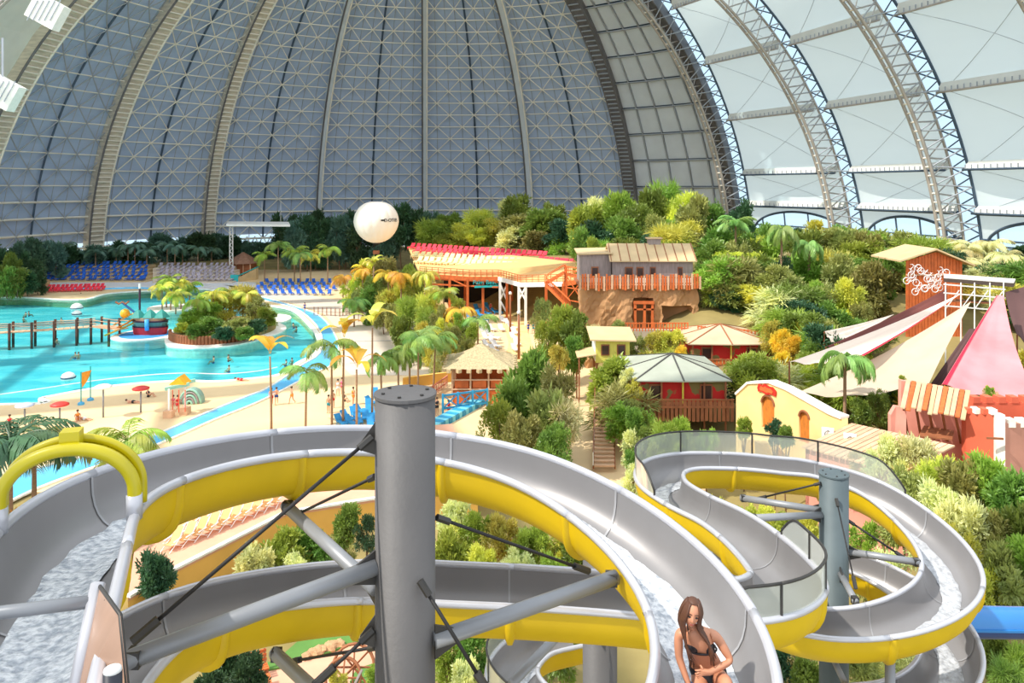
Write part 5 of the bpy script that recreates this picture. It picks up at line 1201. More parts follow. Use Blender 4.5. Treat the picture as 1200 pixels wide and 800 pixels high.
# ---------- wooden gable house behind the sails
gy = 86.0; gh = thing('gable_house', 'orange plank gable house with pale roof behind the shade sails', 'house', (cx(1096, gy), gy, H(cx(1096, gy), gy)))
def q3(px, py, Y=gy): return P(px, py, Y)
for k in range(18):
    pl, pr_ = 1062 + 66 * k / 18, 1062 + 66 * (k + .88) / 18
    def tp(px): return (306 - (px - 1060) / 37 * 11) if px < 1097 else (295 + (px - 1097) / 40 * 16)
    MB().slab([V((cx(pl, gy), gy, H(cx(pl, gy), gy) - .5)), V((cx(pr_, gy), gy, H(cx(pl, gy), gy) - .5)), q3(pr_, tp(pr_)), q3(pl, tp(pl))], (0, .12, 0)).build('plank', m_orange, gh)
MB().slab([q3(1055, 307, gy - .8), q3(1098, 293, gy - .8), V((cx(1098, gy), gy + 7, cz(293, gy))), V((cx(1055, gy), gy + 7, cz(307, gy)))], (0, 0, .18)).build('roof_slope', m_tan, gh)
MB().slab([q3(1098, 293, gy - .8), q3(1143, 312, gy - .8), V((cx(1143, gy), gy + 7, cz(312, gy))), V((cx(1098, gy), gy + 7, cz(293, gy)))], (0, 0, .18)).build('roof_slope', m_tan, gh)
MB().bar(q3(1062, 322, gy - .05), q3(1128, 322, gy - .05), .1, .16).build('cross_rail', m_plank, gh)
# white painted bicycles stacked against its front
def wheel(mb, c, r): mb.tube([c + V((r * math.cos(2 * PI * k / 14), 0, r * math.sin(2 * PI * k / 14))) for k in range(14)], .045, 4, closed=True)
m_bike = M('white_painted_frame', (244, 238, 236), .5)
for i, (px, py, rot) in enumerate(((1068, 330, .2), (1083, 322, .9), (1078, 340, -.3), (1096, 334, .5), (1090, 338, .1), (1104, 322, -.5), (1072, 318, -.8), (1094, 330, .7))):
    c = P(px, py, gy - 1.2 - (i % 3) * .25); t = thing('white_bicycle', 'white painted bicycle in the heap on the gable house front', 'bicycle', c, 0, 'white bicycles on the gable house'); t.rotation_euler = (0, rot, 0)
    for sx in (-.55, .55):
        mb = MB(); wheel(mb, V((sx, 0, 0)), .36); mb.build('wheel', m_bike, t, local=True)
    mb = MB(); mb.tube([(-.55, 0, 0), (-.15, 0, .5), (.4, 0, .52), (-.05, 0, 0), (-.55, 0, 0)], .035, 4); mb.tube([(.55, 0, 0), (.4, 0, .55), (.36, 0, .75)], .035, 4); mb.tube([(-.05, 0, 0), (-.2, 0, .68)], .035, 4); mb.build('frame', m_bike, t, local=True)
    mb = MB().tube([(.3, -.25, .78), (.38, 0, .76), (.3, .25, .78)], .03, 4); mb.build('handlebar', m_bike, t, local=True)
# white scaffold stage with dark canopy
sc = thing('scaffold_stage', 'white scaffold platform under a dark flat canopy at the tops of the sails', 'scaffold', (cx(1140, 74), 74, 0))
def sP(px, py, Y=74): return P(px, py, Y)
for px in (1108, 1126, 1142, 1160, 1176):
    for Y in (74, 78): p = sP(px, 331, Y); MB().tube([p, V((p.x, p.y, H(p.x, p.y) - .2))], .07, 5).build('upright', m_white, sc)
for py in (337, 347, 362):
    for Y in (74, 78): MB().bar(sP(1106, py - 4, Y), sP(1178, py + 2, Y), .12).build('rail', m_white, sc)
for px in (1108, 1126, 1142, 1160): MB().bar(sP(px, 362), sP(px + 16, 340), .07).build('diagonal', m_white, sc)
MB().slab([sP(1106, 353), sP(1178, 357), sP(1176, 355, 78), sP(1106, 351, 78)], (0, 0, .12)).build('platform', m_wood, sc)
MB().slab([sP(1106, 326), sP(1188, 332), sP(1190, 328, 79), sP(1106, 322, 79)], (0, 0, -.35)).build('canopy', M('dark_canopy', (88, 74, 66), .8), sc)
MB().slab([sP(1106, 326) + V((0, 0, .02)), sP(1188, 332) + V((0, 0, .02)), sP(1190, 328, 79) + V((0, 0, .02)), sP(1106, 322, 79) + V((0, 0, .02))], (0, 0, .1)).build('canopy_top', m_cope, sc)
# ---------- shade sails
def sail(label, top, bl, br_, mat, sag=.6, top2=None, hem=None, nu=12, nv=12, posts=True):
    """sheet between a peak (or peak edge) and a lower edge, hollow and sagging, with real thickness"""
    t = thing('shade_sail', label, 'shade sail', (bl.x, bl.y, 0)); top2 = top2 or top; rows = []
    for j in range(nv + 1):
        v = j / nv; l = top * (1 - v) + bl * v; r_ = top2 * (1 - v) + br_ * v; row = []
        for k in range(nu + 1):
            u = k / nu; p = l * (1 - u) + r_ * u; s = math.sin(PI * v) * sag + math.sin(PI * u) * v * sag * .9
            row.append(p - V((0, 0, s * .55)) - V((0, -s * .5, 0)) + V((0, 0, .1 * math.sin(u * 17) * v)))
        rows.append(row)
    mb = MB().grid(rows); mb.grid([[p + V((0, .04, -.03)) for p in r_] for r_ in rows]); mb.build('sheet', mat, t, True)
    if hem:
        for side, m_ in hem:
            ed = rows[-1] if side == 'b' else [r_[0 if side == 'l' else -1] for r_ in rows]
            nx = rows[-2] if side == 'b' else [r_[1 if side == 'l' else -2] for r_ in rows]
            MB().grid([[p + V((0, -.05, .03)) for p in ed], [p * .35 + q * .65 + V((0, -.05, .03)) for p, q in zip(ed, nx)]]).build('hem', m_, t, True)
    if posts:
        for p in (bl, br_): MB().tube([p, V((p.x, p.y, max(0, H(p.x, p.y) - .3)))], .07, 6).build('pole', m_wood, t)
    return t
m_beige = M('beige_sailcloth', (200, 178, 154), .85, 0, .08, .3); m_cream = M('cream_sailcloth', (236, 214, 196), .85, 0, .06, .3); m_maroon = M('maroon_sailcloth', (118, 66, 60), .85, 0, .1, .3)
m_pinks = M('faded_pink_sailcloth', (238, 142, 146), .85, 0, .22, .22); m_redh = M('crimson_hem', (226, 34, 64), .8); m_brn = M('dark_brown_sailcloth', (92, 64, 62), .85, 0, .1, .3)
sail('broad beige shade sail sagging in the middle of the tent group', P(1138, 353, 70), P(934, 460, 60), P(1088, 449, 57), m_beige, 1.6)
sail('cream shade sail with a crimson lower edge left of the beige one', P(1126, 344, 72), P(925, 424, 66), P(1004, 420, 62.5), m_cream, .7, hem=[('r', m_redh)])
sail('narrow maroon shade sail above the cream one', P(1110, 338, 75), P(968, 406, 70), P(1000, 408, 69), m_maroon, .5, top2=P(1110, 352, 74.5))
sail('small pale grey shade sail at the left tip of the maroon one', P(1048, 368, 76), P(966, 388, 74), P(980, 404, 72.5), M('grey_sailcloth', (198, 184, 172), .85), .25)
sail('large faded pink shade sail at the right edge', P(1168, 346, 70), P(1104, 450, 57), P(1218, 470, 55), m_pinks, .9, top2=P(1176, 346, 70), hem=[('l', m_redh)])
sail('dark brown shade sail behind the pink one at the right edge', P(1178, 342, 74), P(1192, 392, 70), P(1230, 420, 66), m_brn, .3, top2=P(1222, 330, 76))
sail('dark striped backing sheet between the beige and pink sails', P(1136, 385, 66), P(1085, 458, 61), P(1106, 458, 60.5), m_brn, .1, top2=P(1150, 385, 66))
# ---------- timber deck on stilts with stairs
ZD = cz(324, 130)
fd = [P(492, 320, 133), P(550, 324, 131), P(584, 324, 130), P(610, 331, 122), P(660, 330, 118), P(692, 325, 112)]
bk = [P(690, 309, 128), P(640, 303, 148), P(560, 294.5, 166), P(478, 288.5, 178)]
sd_ = thing('stilt_deck', 'long orange timber deck on stilts with white trestles', 'deck', (fd[1].x, fd[1].y, .2))
MB().slab(fd + bk, (0, 0, -.35)).build('deck_floor', M('golden_deck_boards', (232, 186, 122), .8, 0, .1, .5, streak=(1, 6, 1)), sd_)
for a, b in zip(fd[:-1], fd[1:]):
    MB().bar(a + V((0, -.1, -.35)), b + V((0, -.1, -.35)), .2, .7).build('edge_beam', m_orange if a.x < fd[2].x - 1 or a.x > fd[3].x + 1 else m_white, sd_)
    nseg = max(4, int((b - a).length / 1.0))
    for k in range(nseg):
        p = a + (b - a) * k / nseg; MB().bar(p, p + V((0, 0, 1.15)), .1).build('baluster', m_orange, sd_)
    for z in (.45, .8, 1.15): MB().bar(a + V((0, 0, z)), b + V((0, 0, z)), .09).build('rail', m_orange, sd_)
for px, py, Y, m_ in ((504, 322, 132, m_orange), (527, 323, 131.6, m_orange), (548, 324, 131, m_orange), (566, 326, 131, m_orange), (586, 326, 129, m_white), (594, 328, 127, m_orange), (608, 331, 122.4, m_white), (616, 331, 121.5, m_white), (545, 318, 145, m_orange), (572, 316, 147, m_orange), (600, 318, 138, m_orange), (640, 330, 119, m_orange), (660, 330, 118, m_orange)):
    p = P(px, py, Y); MB().bar(V((p.x, p.y, .1)), p - V((0, 0, .3)), .42).build('stilt', m_, sd_)
for (p, q) in ((P(586, 332, 129), P(594, 352, 127)), (P(594, 334, 127), P(586, 352, 129)), (P(586, 352, 129), P(594, 366, 127)), (P(608, 336, 122.4), P(616, 352, 121.5)), (P(616, 336, 121.5), P(608, 352, 122.4)), (P(527, 326, 131.5), P(548, 336, 131)), (P(548, 326, 131), P(566, 336, 131))):
    MB().bar(p, q, .2).build('brace', m_white if p.x > P(580, 0, 129).x else m_orange, sd_)
for z in (.9, 1.8): MB().bar(fd[0] - V((0, 0, z)), fd[2] - V((0, 0, z)), .16, .25).build('joist', m_orange, sd_)
ub = MB().slab([V((P(520, 0, 146).x, 146, .2)), V((P(604, 0, 146).x, 146, .2)), V((P(604, 0, 146).x, 146, ZD - .2)), V((P(520, 0, 146).x, 146, ZD - .2))], (0, .3, 0)); ub.build('deck_shade_sheet', m_black, sd_)  # black sheet painted in place of the deep shade under the deck
# turquoise name board
sgn = thing('name_board', 'turquoise name lettering on a board under the stilt deck rail', 'sign', P(570, 334, 130.2))
MB().bar(P(556, 336, 130.2), P(584, 335, 130.2), .12, .35).build('board', m_teal, sgn)
me = text_mesh('Palm Beach', 1.0, .06); me.materials.append(m_teal); lt = link('lettering', me, sgn); lt.rotation_euler = (PI / 2, 0, 0); lt.location = (0, -.1, .45)
# stairs and landing tower right of the deck
tw = thing('deck_stairs', 'orange timber staircase tower between the stilt deck and the cliff house', 'stairs', (P(672, 360, 112).x, 112, .2))
T0, T1 = P(640, 333, 114), P(668, 360, 109)
for k in range(16):
    c = T0 + (T1 - T0) * k / 15; MB().box(c, (.36, 1.5, .1)).build('step', m_orange, tw)
for dy in (-.8, .8):
    MB().bar(T0 + V((0, dy, -.15)), T1 + V((0, dy, -.15)), .12, .35).build('stringer', m_orange, tw)
    MB().bar(T0 + V((0, dy, 1.0)), T1 + V((0, dy, 1.0)), .1).build('handrail', m_orange, tw)
    for k in range(16):
        c = T0 + (T1 - T0) * k / 15 + V((0, dy, 0)); MB().bar(c, c + V((0, 0, 1.0)), .07).build('baluster', m_orange, tw)
U0, U1 = P(640, 333, 114), P(662, 320, 111)
for k in range(10):
    c = U0 + (U1 - U0) * k / 9 + V((0, 1.8, 0)); MB().box(c, (.36, 1.4, .1)).build('step', m_orange, tw)
for dy in (1.1, 2.5):
    MB().bar(U0 + V((0, dy, -.1)), U1 + V((0, dy, -.1)), .12, .3).build('stringer', m_orange, tw); MB().bar(U0 + V((0, dy, 1.0)), U1 + V((0, dy, 1.0)), .1).build('handrail', m_orange, tw)
L0 = P(664, 322, 111); L1 = P(684, 322, 108); lz = L0.z
MB().prism([(L0.x, L0.y), (L1.x, L1.y), (L1.x, L1.y + 3), (L0.x, L0.y + 3)], lz - .2, lz).build('landing', m_orange, tw)
cor = [V((L0.x, L0.y, 0)), V((L1.x, L1.y, 0)), V((L1.x, L1.y + 3, 0)), V((L0.x, L0.y + 3, 0))]
for c in cor: MB().bar(V((c.x, c.y, H(c.x, c.y) - .3 if H(c.x, c.y) > 0 else .1)), V((c.x, c.y, lz + 1.2)), .26).build('tower_post', m_orange, tw)
for a, b in ((cor[0], cor[1]), (cor[3], cor[0]), (cor[1], cor[2])):
    for z in (1.2, .7, -1.8, -3.6): MB().bar(V((a.x, a.y, lz + z)), V((b.x, b.y, lz + z)), .1, .16).build('rail', m_orange, tw)
    for k in range(8):
        p = a + (b - a) * k / 8; MB().bar(V((p.x, p.y, lz)), V((p.x, p.y, lz + 1.2)), .09).build('baluster', m_orange, tw)
    MB().bar(V((a.x, a.y, lz - .2)), V((b.x, b.y, lz - 3.6)), .12).build('brace', m_orange, tw); MB().bar(V((b.x, b.y, lz - .2)), V((a.x, a.y, lz - 3.6)), .12).build('brace', m_orange, tw)
# ================================================================ SUNBEDS
def lounger_far(name, col, frame=(236, 232, 226)):
    mb = MB(); mb.box((0, .2, .33), (.62, 1.25, .12)); mb.slab([(-.31, -.42, .3), (.31, -.42, .3), (.31, -.95, .85), (-.31, -.95, .85)], (0, .1, .06))
    for x in (-.26, .26):
        for y in (-.35, .75): mb.box((x, y, .14), (.06, .06, .3))
    me = mb.mesh(name); me.materials.append(M('sunbed_' + name, col, .7, 0, .1, 2, rnd=.12)); return me
LB = lounger_far('blue_sunbed', (30, 92, 190)); LR = lounger_far('red_sunbed', (226, 48, 70)); LG = lounger_far('grey_sunbed', (168, 158, 170)); LT = lounger_far('turquoise_sunbed', (48, 150, 214)); LC = lounger_far('cream_sunbed', (240, 222, 160)); LW = lounger_far('white_sunbed', (226, 222, 220))
def beds(me, name, label, group, pts, rz, jit=.12, cat='sunbed', s=1.0, rows=None):
    for i, p in enumerate(pts):
        o = link(name, me); o.location = p; o.rotation_euler = (0, 0, rz + pr.uniform(-jit, jit)); o.scale = (s,) * 3; tag(o, label if not rows else label % (nth(rows[i][1]), ['front', 'second', 'third', 'fourth', 'back'][rows[i][0]]), cat, group)
pts = []
for j, (py, z) in enumerate(((328.2, .5), (324, 1.0), (320, 1.5), (315.5, 2.1), (311, 2.7))):
    Y = (CAMZ - z) * 900 / (py - 220)
    mb = MB().prism([(cx(48, Y), Y - 2.2), (cx(176, Y), Y - 2.2), (cx(176, Y), Y + 3), (cx(48, Y), Y + 3)], .1, z); struct('floor_sunbed_terrace', mb, m_tan)
    for k in range(17): pts.append(V((cx(54 + 7.2 * k, Y) + pr.uniform(-.3, .3), Y + pr.uniform(-.3, .3), z)))
beds(LB, 'blue_sunbed', 'blue sunbed, %s in the %s row of the far left terrace', 'blue sunbeds on the far left terrace', pts, PI, .3, s=1.15, rows=[(j, k) for j in range(5) for k in range(17)])
pts = []
for j, (py, z) in enumerate(((329, .5), (325, 1.0), (321, 1.5), (317, 2.0), (313, 2.5))):
    Y = (CAMZ - z) * 900 / (py - 220)
    mb = MB().prism([(cx(184, Y), Y - 2.2), (cx(276, Y), Y - 2.2), (cx(276, Y), Y + 3), (cx(184, Y), Y + 3)], .1, z); struct('floor_sunbed_terrace', mb, m_pave)
    for k in range(14): pts.append(V((cx(188 + 6.4 * k, Y), Y, z)))
beds(LG, 'grey_sunbed', 'grey sunbed, %s in the %s row left of the thatched hut', 'grey sunbeds on the far terrace', pts, PI, .4, s=1.15, rows=[(j, k) for j in range(5) for k in range(14)])
pts = [G(52 + 5.2 * k, 342.3 - (k / 14) * 2.0, ZB) for k in range(14)] + [G(56 + 5.2 * k, 339 - (k / 14) * 2.0, ZB) for k in range(13)]
beds(LR, 'red_sunbed', 'red sunbed, %s in the %s row on the far pool edge', 'red sunbeds on the far pool edge', pts, PI, .15, s=1.05, rows=[(0, k) for k in range(14)] + [(4, k) for k in range(13)])
rw4 = [(j, k, px, py) for j, py in enumerate((345, 340, 336, 332)) for k, px in enumerate(range(296 + j * 6, 398 - abs(2 - j) * 4, 9))]; pts = [G(q[2], q[3], ZB + .1) for q in rw4]
beds(LB, 'blue_sunbed', 'blue sunbed, %s in the %s row under the palms below the balloon', 'blue sunbeds below the balloon', pts, PI + .3, .35, s=1.15, rows=[q[:2] for q in rw4])
# rows on the stilt deck
def deckp(u, v):
    f = fd[0] * (1 - u) + fd[4] * u; k = bk[3] * (1 - u) + bk[0] * u; p = f * (1 - v) + k * v; return p + V((0, 0, .02))
def quad_in(px, py):
    # deck height varies with depth, solve along the view column
    lo, hi = 110.0, 182.0
    for _ in range(40):
        Y = (lo + hi) / 2; z = P(0, 324, 130).z + (Y - 130) / 48 * (P(0, 288.5, 178).z - P(0, 324, 130).z)
        if CAMZ - (py - 220) / 900 * Y < z: hi = Y
        else: lo = Y
    return V((cx(px, Y), Y, z + .05))
pts = [quad_in(482 + 6.2 * k, 292.0 + k * .42) for k in range(26)] + [quad_in(488 + 6.2 * k, 296.5 + k * .5) for k in range(20)] + [quad_in(632 + 6.0 * k, 309 + k * .55) for k in range(8)]
beds(LR, 'red_sunbed', 'red sunbed, %s in the %s red row of the stilt deck', 'red sunbeds on the stilt deck', pts, PI - .4, .1, s=1.45, rows=[(4, k) for k in range(26)] + [(1, k) for k in range(20)] + [(0, k) for k in range(8)])
pts = [quad_in(486 + 7 * k, 302.5 + k * .5) for k in range(19)] + [quad_in(490 + 7 * k, 309 + k * .45) for k in range(17)]
beds(LC, 'cream_sunbed', 'cream sunbed, %s in the %s cream row of the stilt deck', 'cream sunbeds on the stilt deck', pts, PI - .4, .1, s=1.45, rows=[(4, k) for k in range(19)] + [(0, k) for k in range(17)])
# curved path with sunbeds under the deck
path_pts = gp([(598, 360), (586, 372), (592, 386), (596, 402), (592, 424), (628, 424), (622, 400), (618, 384), (622, 368), (622, 360)], ZB)
patch('floor_curved_path', path_pts, ZB + .05, M('ochre_path', (240, 206, 140), .9))
pts = [G(px, py, ZB) for px, py in ((566, 381), (572, 384), (577, 388), (568, 390), (574, 394), (580, 398), (570, 398), (577, 403), (582, 408), (572, 407), (579, 413), (590, 378), (596, 381), (601, 386), (604, 392), (603, 398), (606, 405), (604, 412), (588, 388), (568, 412))]
beds(LW, 'white_sunbed', 'white sunbed beside the curved path behind the thatched kiosk', 'white sunbeds by the curved path', pts, PI + .6, .4, s=1.1)
pts = [G(px, py, ZB) for px, py in ((548, 366), (555, 368), (562, 371), (551, 373), (558, 376), (566, 377), (560, 364), (570, 369), (577, 366), (583, 368), (572, 362))]
beds(LT, 'turquoise_sunbed', 'turquoise sunbed in the cluster below the stilt deck', 'turquoise sunbeds below the stilt deck', pts, PI + .9, .5, s=1.2)
pts = [G(px, py, ZB) for px, py in ((400, 498), (408, 493), (416, 489), (424, 485), (432, 480), (438, 475), (412, 499), (420, 496), (428, 492), (436, 487), (442, 497), (434, 500), (446, 470), (440, 466))]
beds(LT, 'turquoise_sunbed', 'turquoise sunbed on the sand behind the near slide, left of the post', 'turquoise sunbeds left of the post', pts, PI + .7, .5)
# ---------- canvas deck chairs on the orange terrace
m_canvas = M('orange_canvas', (250, 196, 128), .8, 0, .1, 2, rnd=.15)
def deckchair(label, group, loc, rz, lab_first=True):
    t = thing('deck_chair', label, 'chair', loc, rz, group)
    for x in (-.3, .3):
        MB().tube([(x, -.55, .02), (x, .25, .5), (x, .62, 1.05)], .025, 5).build('side_frame', m_white, t, local=True)
        MB().tube([(x, .5, .02), (x, -.35, .42)], .025, 5).build('leg', m_white, t, local=True)
        MB().bar((x * 1.1, -.25, .5), (x * 1.1, .35, .55), .07, .03).build('armrest', m_white, t, local=True)
    rows = [[V((x, y, z)) for x in (-.28, 0, .28)] for y, z in ((-.42, .36), (-.2, .3), (.1, .36), (.32, .58), (.5, .85), (.62, 1.04))]
    mb = MB().grid(rows); mb.grid([[p + V((0, .02, -.03)) for p in r_] for r_ in rows]); mb.build('canvas', m_canvas, t, True, local=True)
    return t
dc = None
d0, d1 = G(196, 652, TZ), G(332, 594, TZ)
for row, (off, n) in enumerate(((.75, 10), (2.5, 10))):
    for k in range(n):
        u = (k + .3 + row * .4) / n; base = d0 + (d1 - d0) * u + V((-.35, .94, 0)) * off
        lab = 'orange canvas deck chair, %s in the %s row on the orange terrace' % (nth(k), ['front', 'back'][row]); grp = ['deck chairs, front terrace row', 'deck chairs, back terrace row'][row]
        if dc is None: dc = deckchair(lab, grp, base, -.3); KIDS(dc)
        else: dup(dc, base, -.3 + pr.uniform(-.15, .15), lab, grp)
# ================================================================ POOL TOYS AND BEACH PLAY
sp = G(170, 393, 0); sY = sp.y
ship = thing('play_ship', 'small red pirate play ship with green canopy and tall mast in the pool', 'play ship', (sp.x, sp.y, 0))
m_hull = M('ship_red', (176, 30, 40), .5); m_dkhull = M('ship_dark', (70, 40, 60), .5); m_org = M('slide_orange', (250, 176, 34), .4)
MB().lathe([(4.6, -1.3), (4.6, .12), (4.3, .22)], 28, (0, 0, 0)).build('splash_pad', m_white, ship, local=True)
MB().lathe([(3.6, .2), (3.6, .26)], 28, (.2, -.2, 0)).build('blue_pad', M('pad_blue', (60, 150, 220), .5), ship, local=True)
def hull(w, z0, z1, mat, name, f=1.0):
    n = 10; lo, hi = [], []
    for k in range(2 * n):
        a = 2 * PI * k / (2 * n); x = 2.6 * math.copysign(abs(math.cos(a)) ** .8, math.cos(a)); y = w * math.copysign(abs(math.sin(a)) ** .8, math.sin(a)); lo.append((x * .92 * f + .8, y * .9 * f)); hi.append((x * f + .8, y * f))
    mb = MB(); v = [V((p[0], p[1], z0)) for p in lo] + [V((p[0], p[1], z1)) for p in hi]; m2 = 2 * n
    mb.add(v, [tuple(range(m2))[::-1], tuple(range(m2, 2 * m2))] + [(i, (i + 1) % m2, (i + 1) % m2 + m2, i + m2) for i in range(m2)]); mb.build(name, mat, ship, local=True)
hull(1.2, .25, 1.3, m_hull, 'hull'); hull(1.26, 1.3, 1.5, m_dkhull, 'wale', 1.02); hull(1.24, 1.5, 2.1, M('ship_teal', (70, 120, 120), .5), 'upper_band', 1.0); hull(1.28, 2.1, 2.3, m_dkhull, 'rail', 1.03); hull(1.2, 2.3, 2.7, m_plank, 'cabin', .9)
for k, x in enumerate((-1.0, .8, 2.5)):
    MB().lathe([(1.25, 2.75), (.6, 3.5), (.05, 3.9)], 6, (x, 0, 0)).build('canopy', M('canopy_green', (38, 138, 128), .6), ship, local=True)
for k in range(9):
    MB().lathe([(.16, 1.2 + k * .72), (.15, 1.2 + (k + 1) * .72)], 8, (-.9, .2, 0)).build('mast_segment', [m_dkhull, m_dkhull, m_white][k % 3] if k > 5 else m_dkhull, ship, local=True)
MB().tube([(-.6, .2, 2.6), (-2.2, .1, 3.9), (-3.4, 0, 4.9)], .16, 6).build('bowsprit', M('sprit_blue', (46, 92, 150), .5), ship, local=True)
MB().tube([(-4.4, 0, 5.0), (-3.9, 0, 4.7), (-3.4, 0, 5.0), (-2.9, 0, 4.7), (-2.4, 0, 5.1)], .14, 6).build('figurehead', m_wood, ship, local=True)
for k, (pts_, w) in enumerate((([(-1.5, -.3, 2.4), (-2.8, -.5, 1.6), (-4.2, -.6, .9)], .4), ([(-1.2, -.9, 1.9), (-2.5, -1.6, 1.3), (-4.8, -2.2, .3)], .4), ([(-2.2, .6, 3.0), (-3.2, .7, 2.5), (-5.4, .9, 1.0)], .45))):
    rows = [[V(p) + V((0, y, .25 * abs(y) / w)) for y in (-w, -w * .5, 0, w * .5, w)] for p in catmull(pts_, 4)]
    MB().grid(rows).build('orange_chute', m_org, ship, True, local=True)
MB().lathe([(.1, 2.5), (.55, 2.7), (.7, 3.2), (.5, 3.7), (.1, 3.9)], 12, (-3.3, .6, 0)).build('orange_ball', m_org, ship, True, local=True)
MB().tube([(.9, -1.3, 1.0), (.9, -1.35, 2.6)], .32, 8).build('blue_drum', M('drum_blue', (70, 170, 230), .5), ship, True, local=True)
# white floats in the pool
for i, (px, py, s_, lab) in enumerate(((90, 362, 1.0, 'white round float near the red sunbeds'), (90, 369, .75, 'smaller white float just below the far one'), (80, 444, .75, 'white float with dark band near the flags'))):
    b = G(px, py, 0); t = thing('pool_float', lab, 'float', b)
    MB().lathe([(s_ * .4, -.3), (s_ * .95, -.1), (s_ * 1.05, .3 * s_), (s_ * .8, .8 * s_), (s_ * .3, 1.05 * s_)], 14).build('ball', m_white, t, True, local=True)
    MB().lathe([(s_ * 1.07, .12), (s_ * 1.09, .3)], 14).build('band', m_slate, t, True, local=True)
# two flag poles with an orange sail
m_fl = M('orange_flag', (244, 158, 40), .7)
ft = thing('flag_sail', 'orange three-cornered flag strung between two teal poles on the sand', 'flag', G(95, 474, ZB))
fa, fb = G(95, 474, ZB), G(106, 469, ZB)
for p, h in ((fa, 3.3), (fb, 3.5)):
    MB().tube([p, p + V((0, 0, h))], .06, 6).build('pole', m_teal, ft); MB().lathe([(.32, 0), (.3, .2), (.12, .3)], 10, p).build('pole_foot', M('pad_blue2', (80, 170, 214), .5), ft)
q0_, q1_, q2_, q3_ = fa + V((0, 0, 3.2)), fb + V((.1, 0, 3.1)), fb + V((-.1, 0, 2.5)), fa + V((.1, 0, 1.7))
rows = [[(q0_ * (1 - u) + q1_ * u) * (1 - v) + (q3_ * (1 - u) + q2_ * u) * v + V((0, .15 * math.sin(PI * u), 0)) for u in [k / 6 for k in range(7)]] for v in [k / 5 for k in range(6)]]
mb = MB().grid(rows); mb.grid([[p + V((0, .03, 0)) for p in r_] for r_ in rows]); mb.build('cloth', m_fl, ft, True)
# mushroom showers
for px, pb, pt_, c, lab in ((29, 498, 476, (196, 206, 226), 'pale blue mushroom shower at the left edge of the beach'), (70, 497, 475, (220, 60, 50), 'red mushroom shower beside the seated bathers'), (121, 489, 454, (240, 238, 240), 'tall white mushroom shower near the flag'), (165, 483, 456, (214, 60, 56), 'red mushroom shower left of the play frame')):
    b = G(px, pb, ZB); h = (pb - pt_) * b.y / 900; t = thing('mushroom_shower', lab, 'shower', b); mm = M('shower_%d_%d_%d' % c, c, .5)
    MB().lathe([(.09, 0), (.08, h)], 8).build('stem', m_pipe, t, True, local=True)
    MB().lathe([(.1, h - .05), (.78, h + .02), (.8, h + .12), (.5, h + .26), (.1, h + .32)], 18).build('cap', mm, t, True, local=True)
    MB().tube([(.7 * math.cos(k * PI / 9), .7 * math.sin(k * PI / 9), h) for k in range(18)], .04, 4, closed=True).build('spray_ring', m_white, t, local=True)
# play frame with gabled roof, and ribbed dome behind it
f0, f1 = G(198, 489, ZB), G(217, 485, ZB)
pfm = thing('play_gate', 'green-beamed play gate with yellow gable on wooden blocks', 'play frame', f0)
for p in (f0, f1):
    MB().box(p + V((0, 0, .35)), (.8, .8, .7)).build('block', m_plank, pfm); MB().bar(p + V((0, 0, .7)), p + V((0, 0, 2.7)), .14).build('column', m_white, pfm)
m_mint = M('mint_paint', (150, 200, 178), .6)
MB().bar(f0 + V((-.4, 0, 2.7)), f1 + V((.4, 0, 2.9)), .3).build('beam', m_mint, pfm); MB().bar(f0 + V((-.4, 1.4, 2.7)), f1 + V((.4, 1.4, 2.9)), .3).build('beam', m_mint, pfm)
mid = (f0 + f1) / 2; MB().slab([mid + V((-.8, 0, 2.95)), mid + V((.8, 0, 2.95)), mid + V((.1, 0, 3.7))], (0, 1.4, 0)).build('gable', m_org, pfm)
for k in range(3): MB().bar(f0 + V((.3 + .6 * k, .1, .5)), f0 + V((.3 + .6 * k, .1, 2.6)), .07).build('rope', m_coral, pfm)
dm = G(223, 473, ZB); dt = thing('ribbed_dome', 'grey-green ribbed half dome behind the play frame', 'play dome', dm)
for k in range(5):
    r0 = 1.05 - k * .2; MB().tube([V((r0 * math.cos(PI * j / 12), -.25 * k * .2, r0 * 1.35 * math.sin(PI * j / 12))) for j in range(13)], .12, 6).build('rib_arch', [m_mint, m_grey][k % 2], dt, True, local=True)
MB().slab([(1.15 * math.cos(PI * j / 12), .1, 1.5 * math.sin(PI * j / 12)) for j in range(13)], (0, .8, 0)).build('shell', M('sage', (140, 168, 150), .7), dt, local=True)
b = G(62, 533, ZB); t = thing('paddling_ring', 'turquoise tiered paddling ring on the sand beside the hoop', 'inflatable', b)
for k in range(3): MB().tube([((1.15 - .2 * k) * math.cos(j * PI / 9), (1.15 - .2 * k) * math.sin(j * PI / 9), .18 + .26 * k) for j in range(18)], .17, 8, closed=True).build('tier', m_teal if k != 1 else m_white, t, True, local=True)
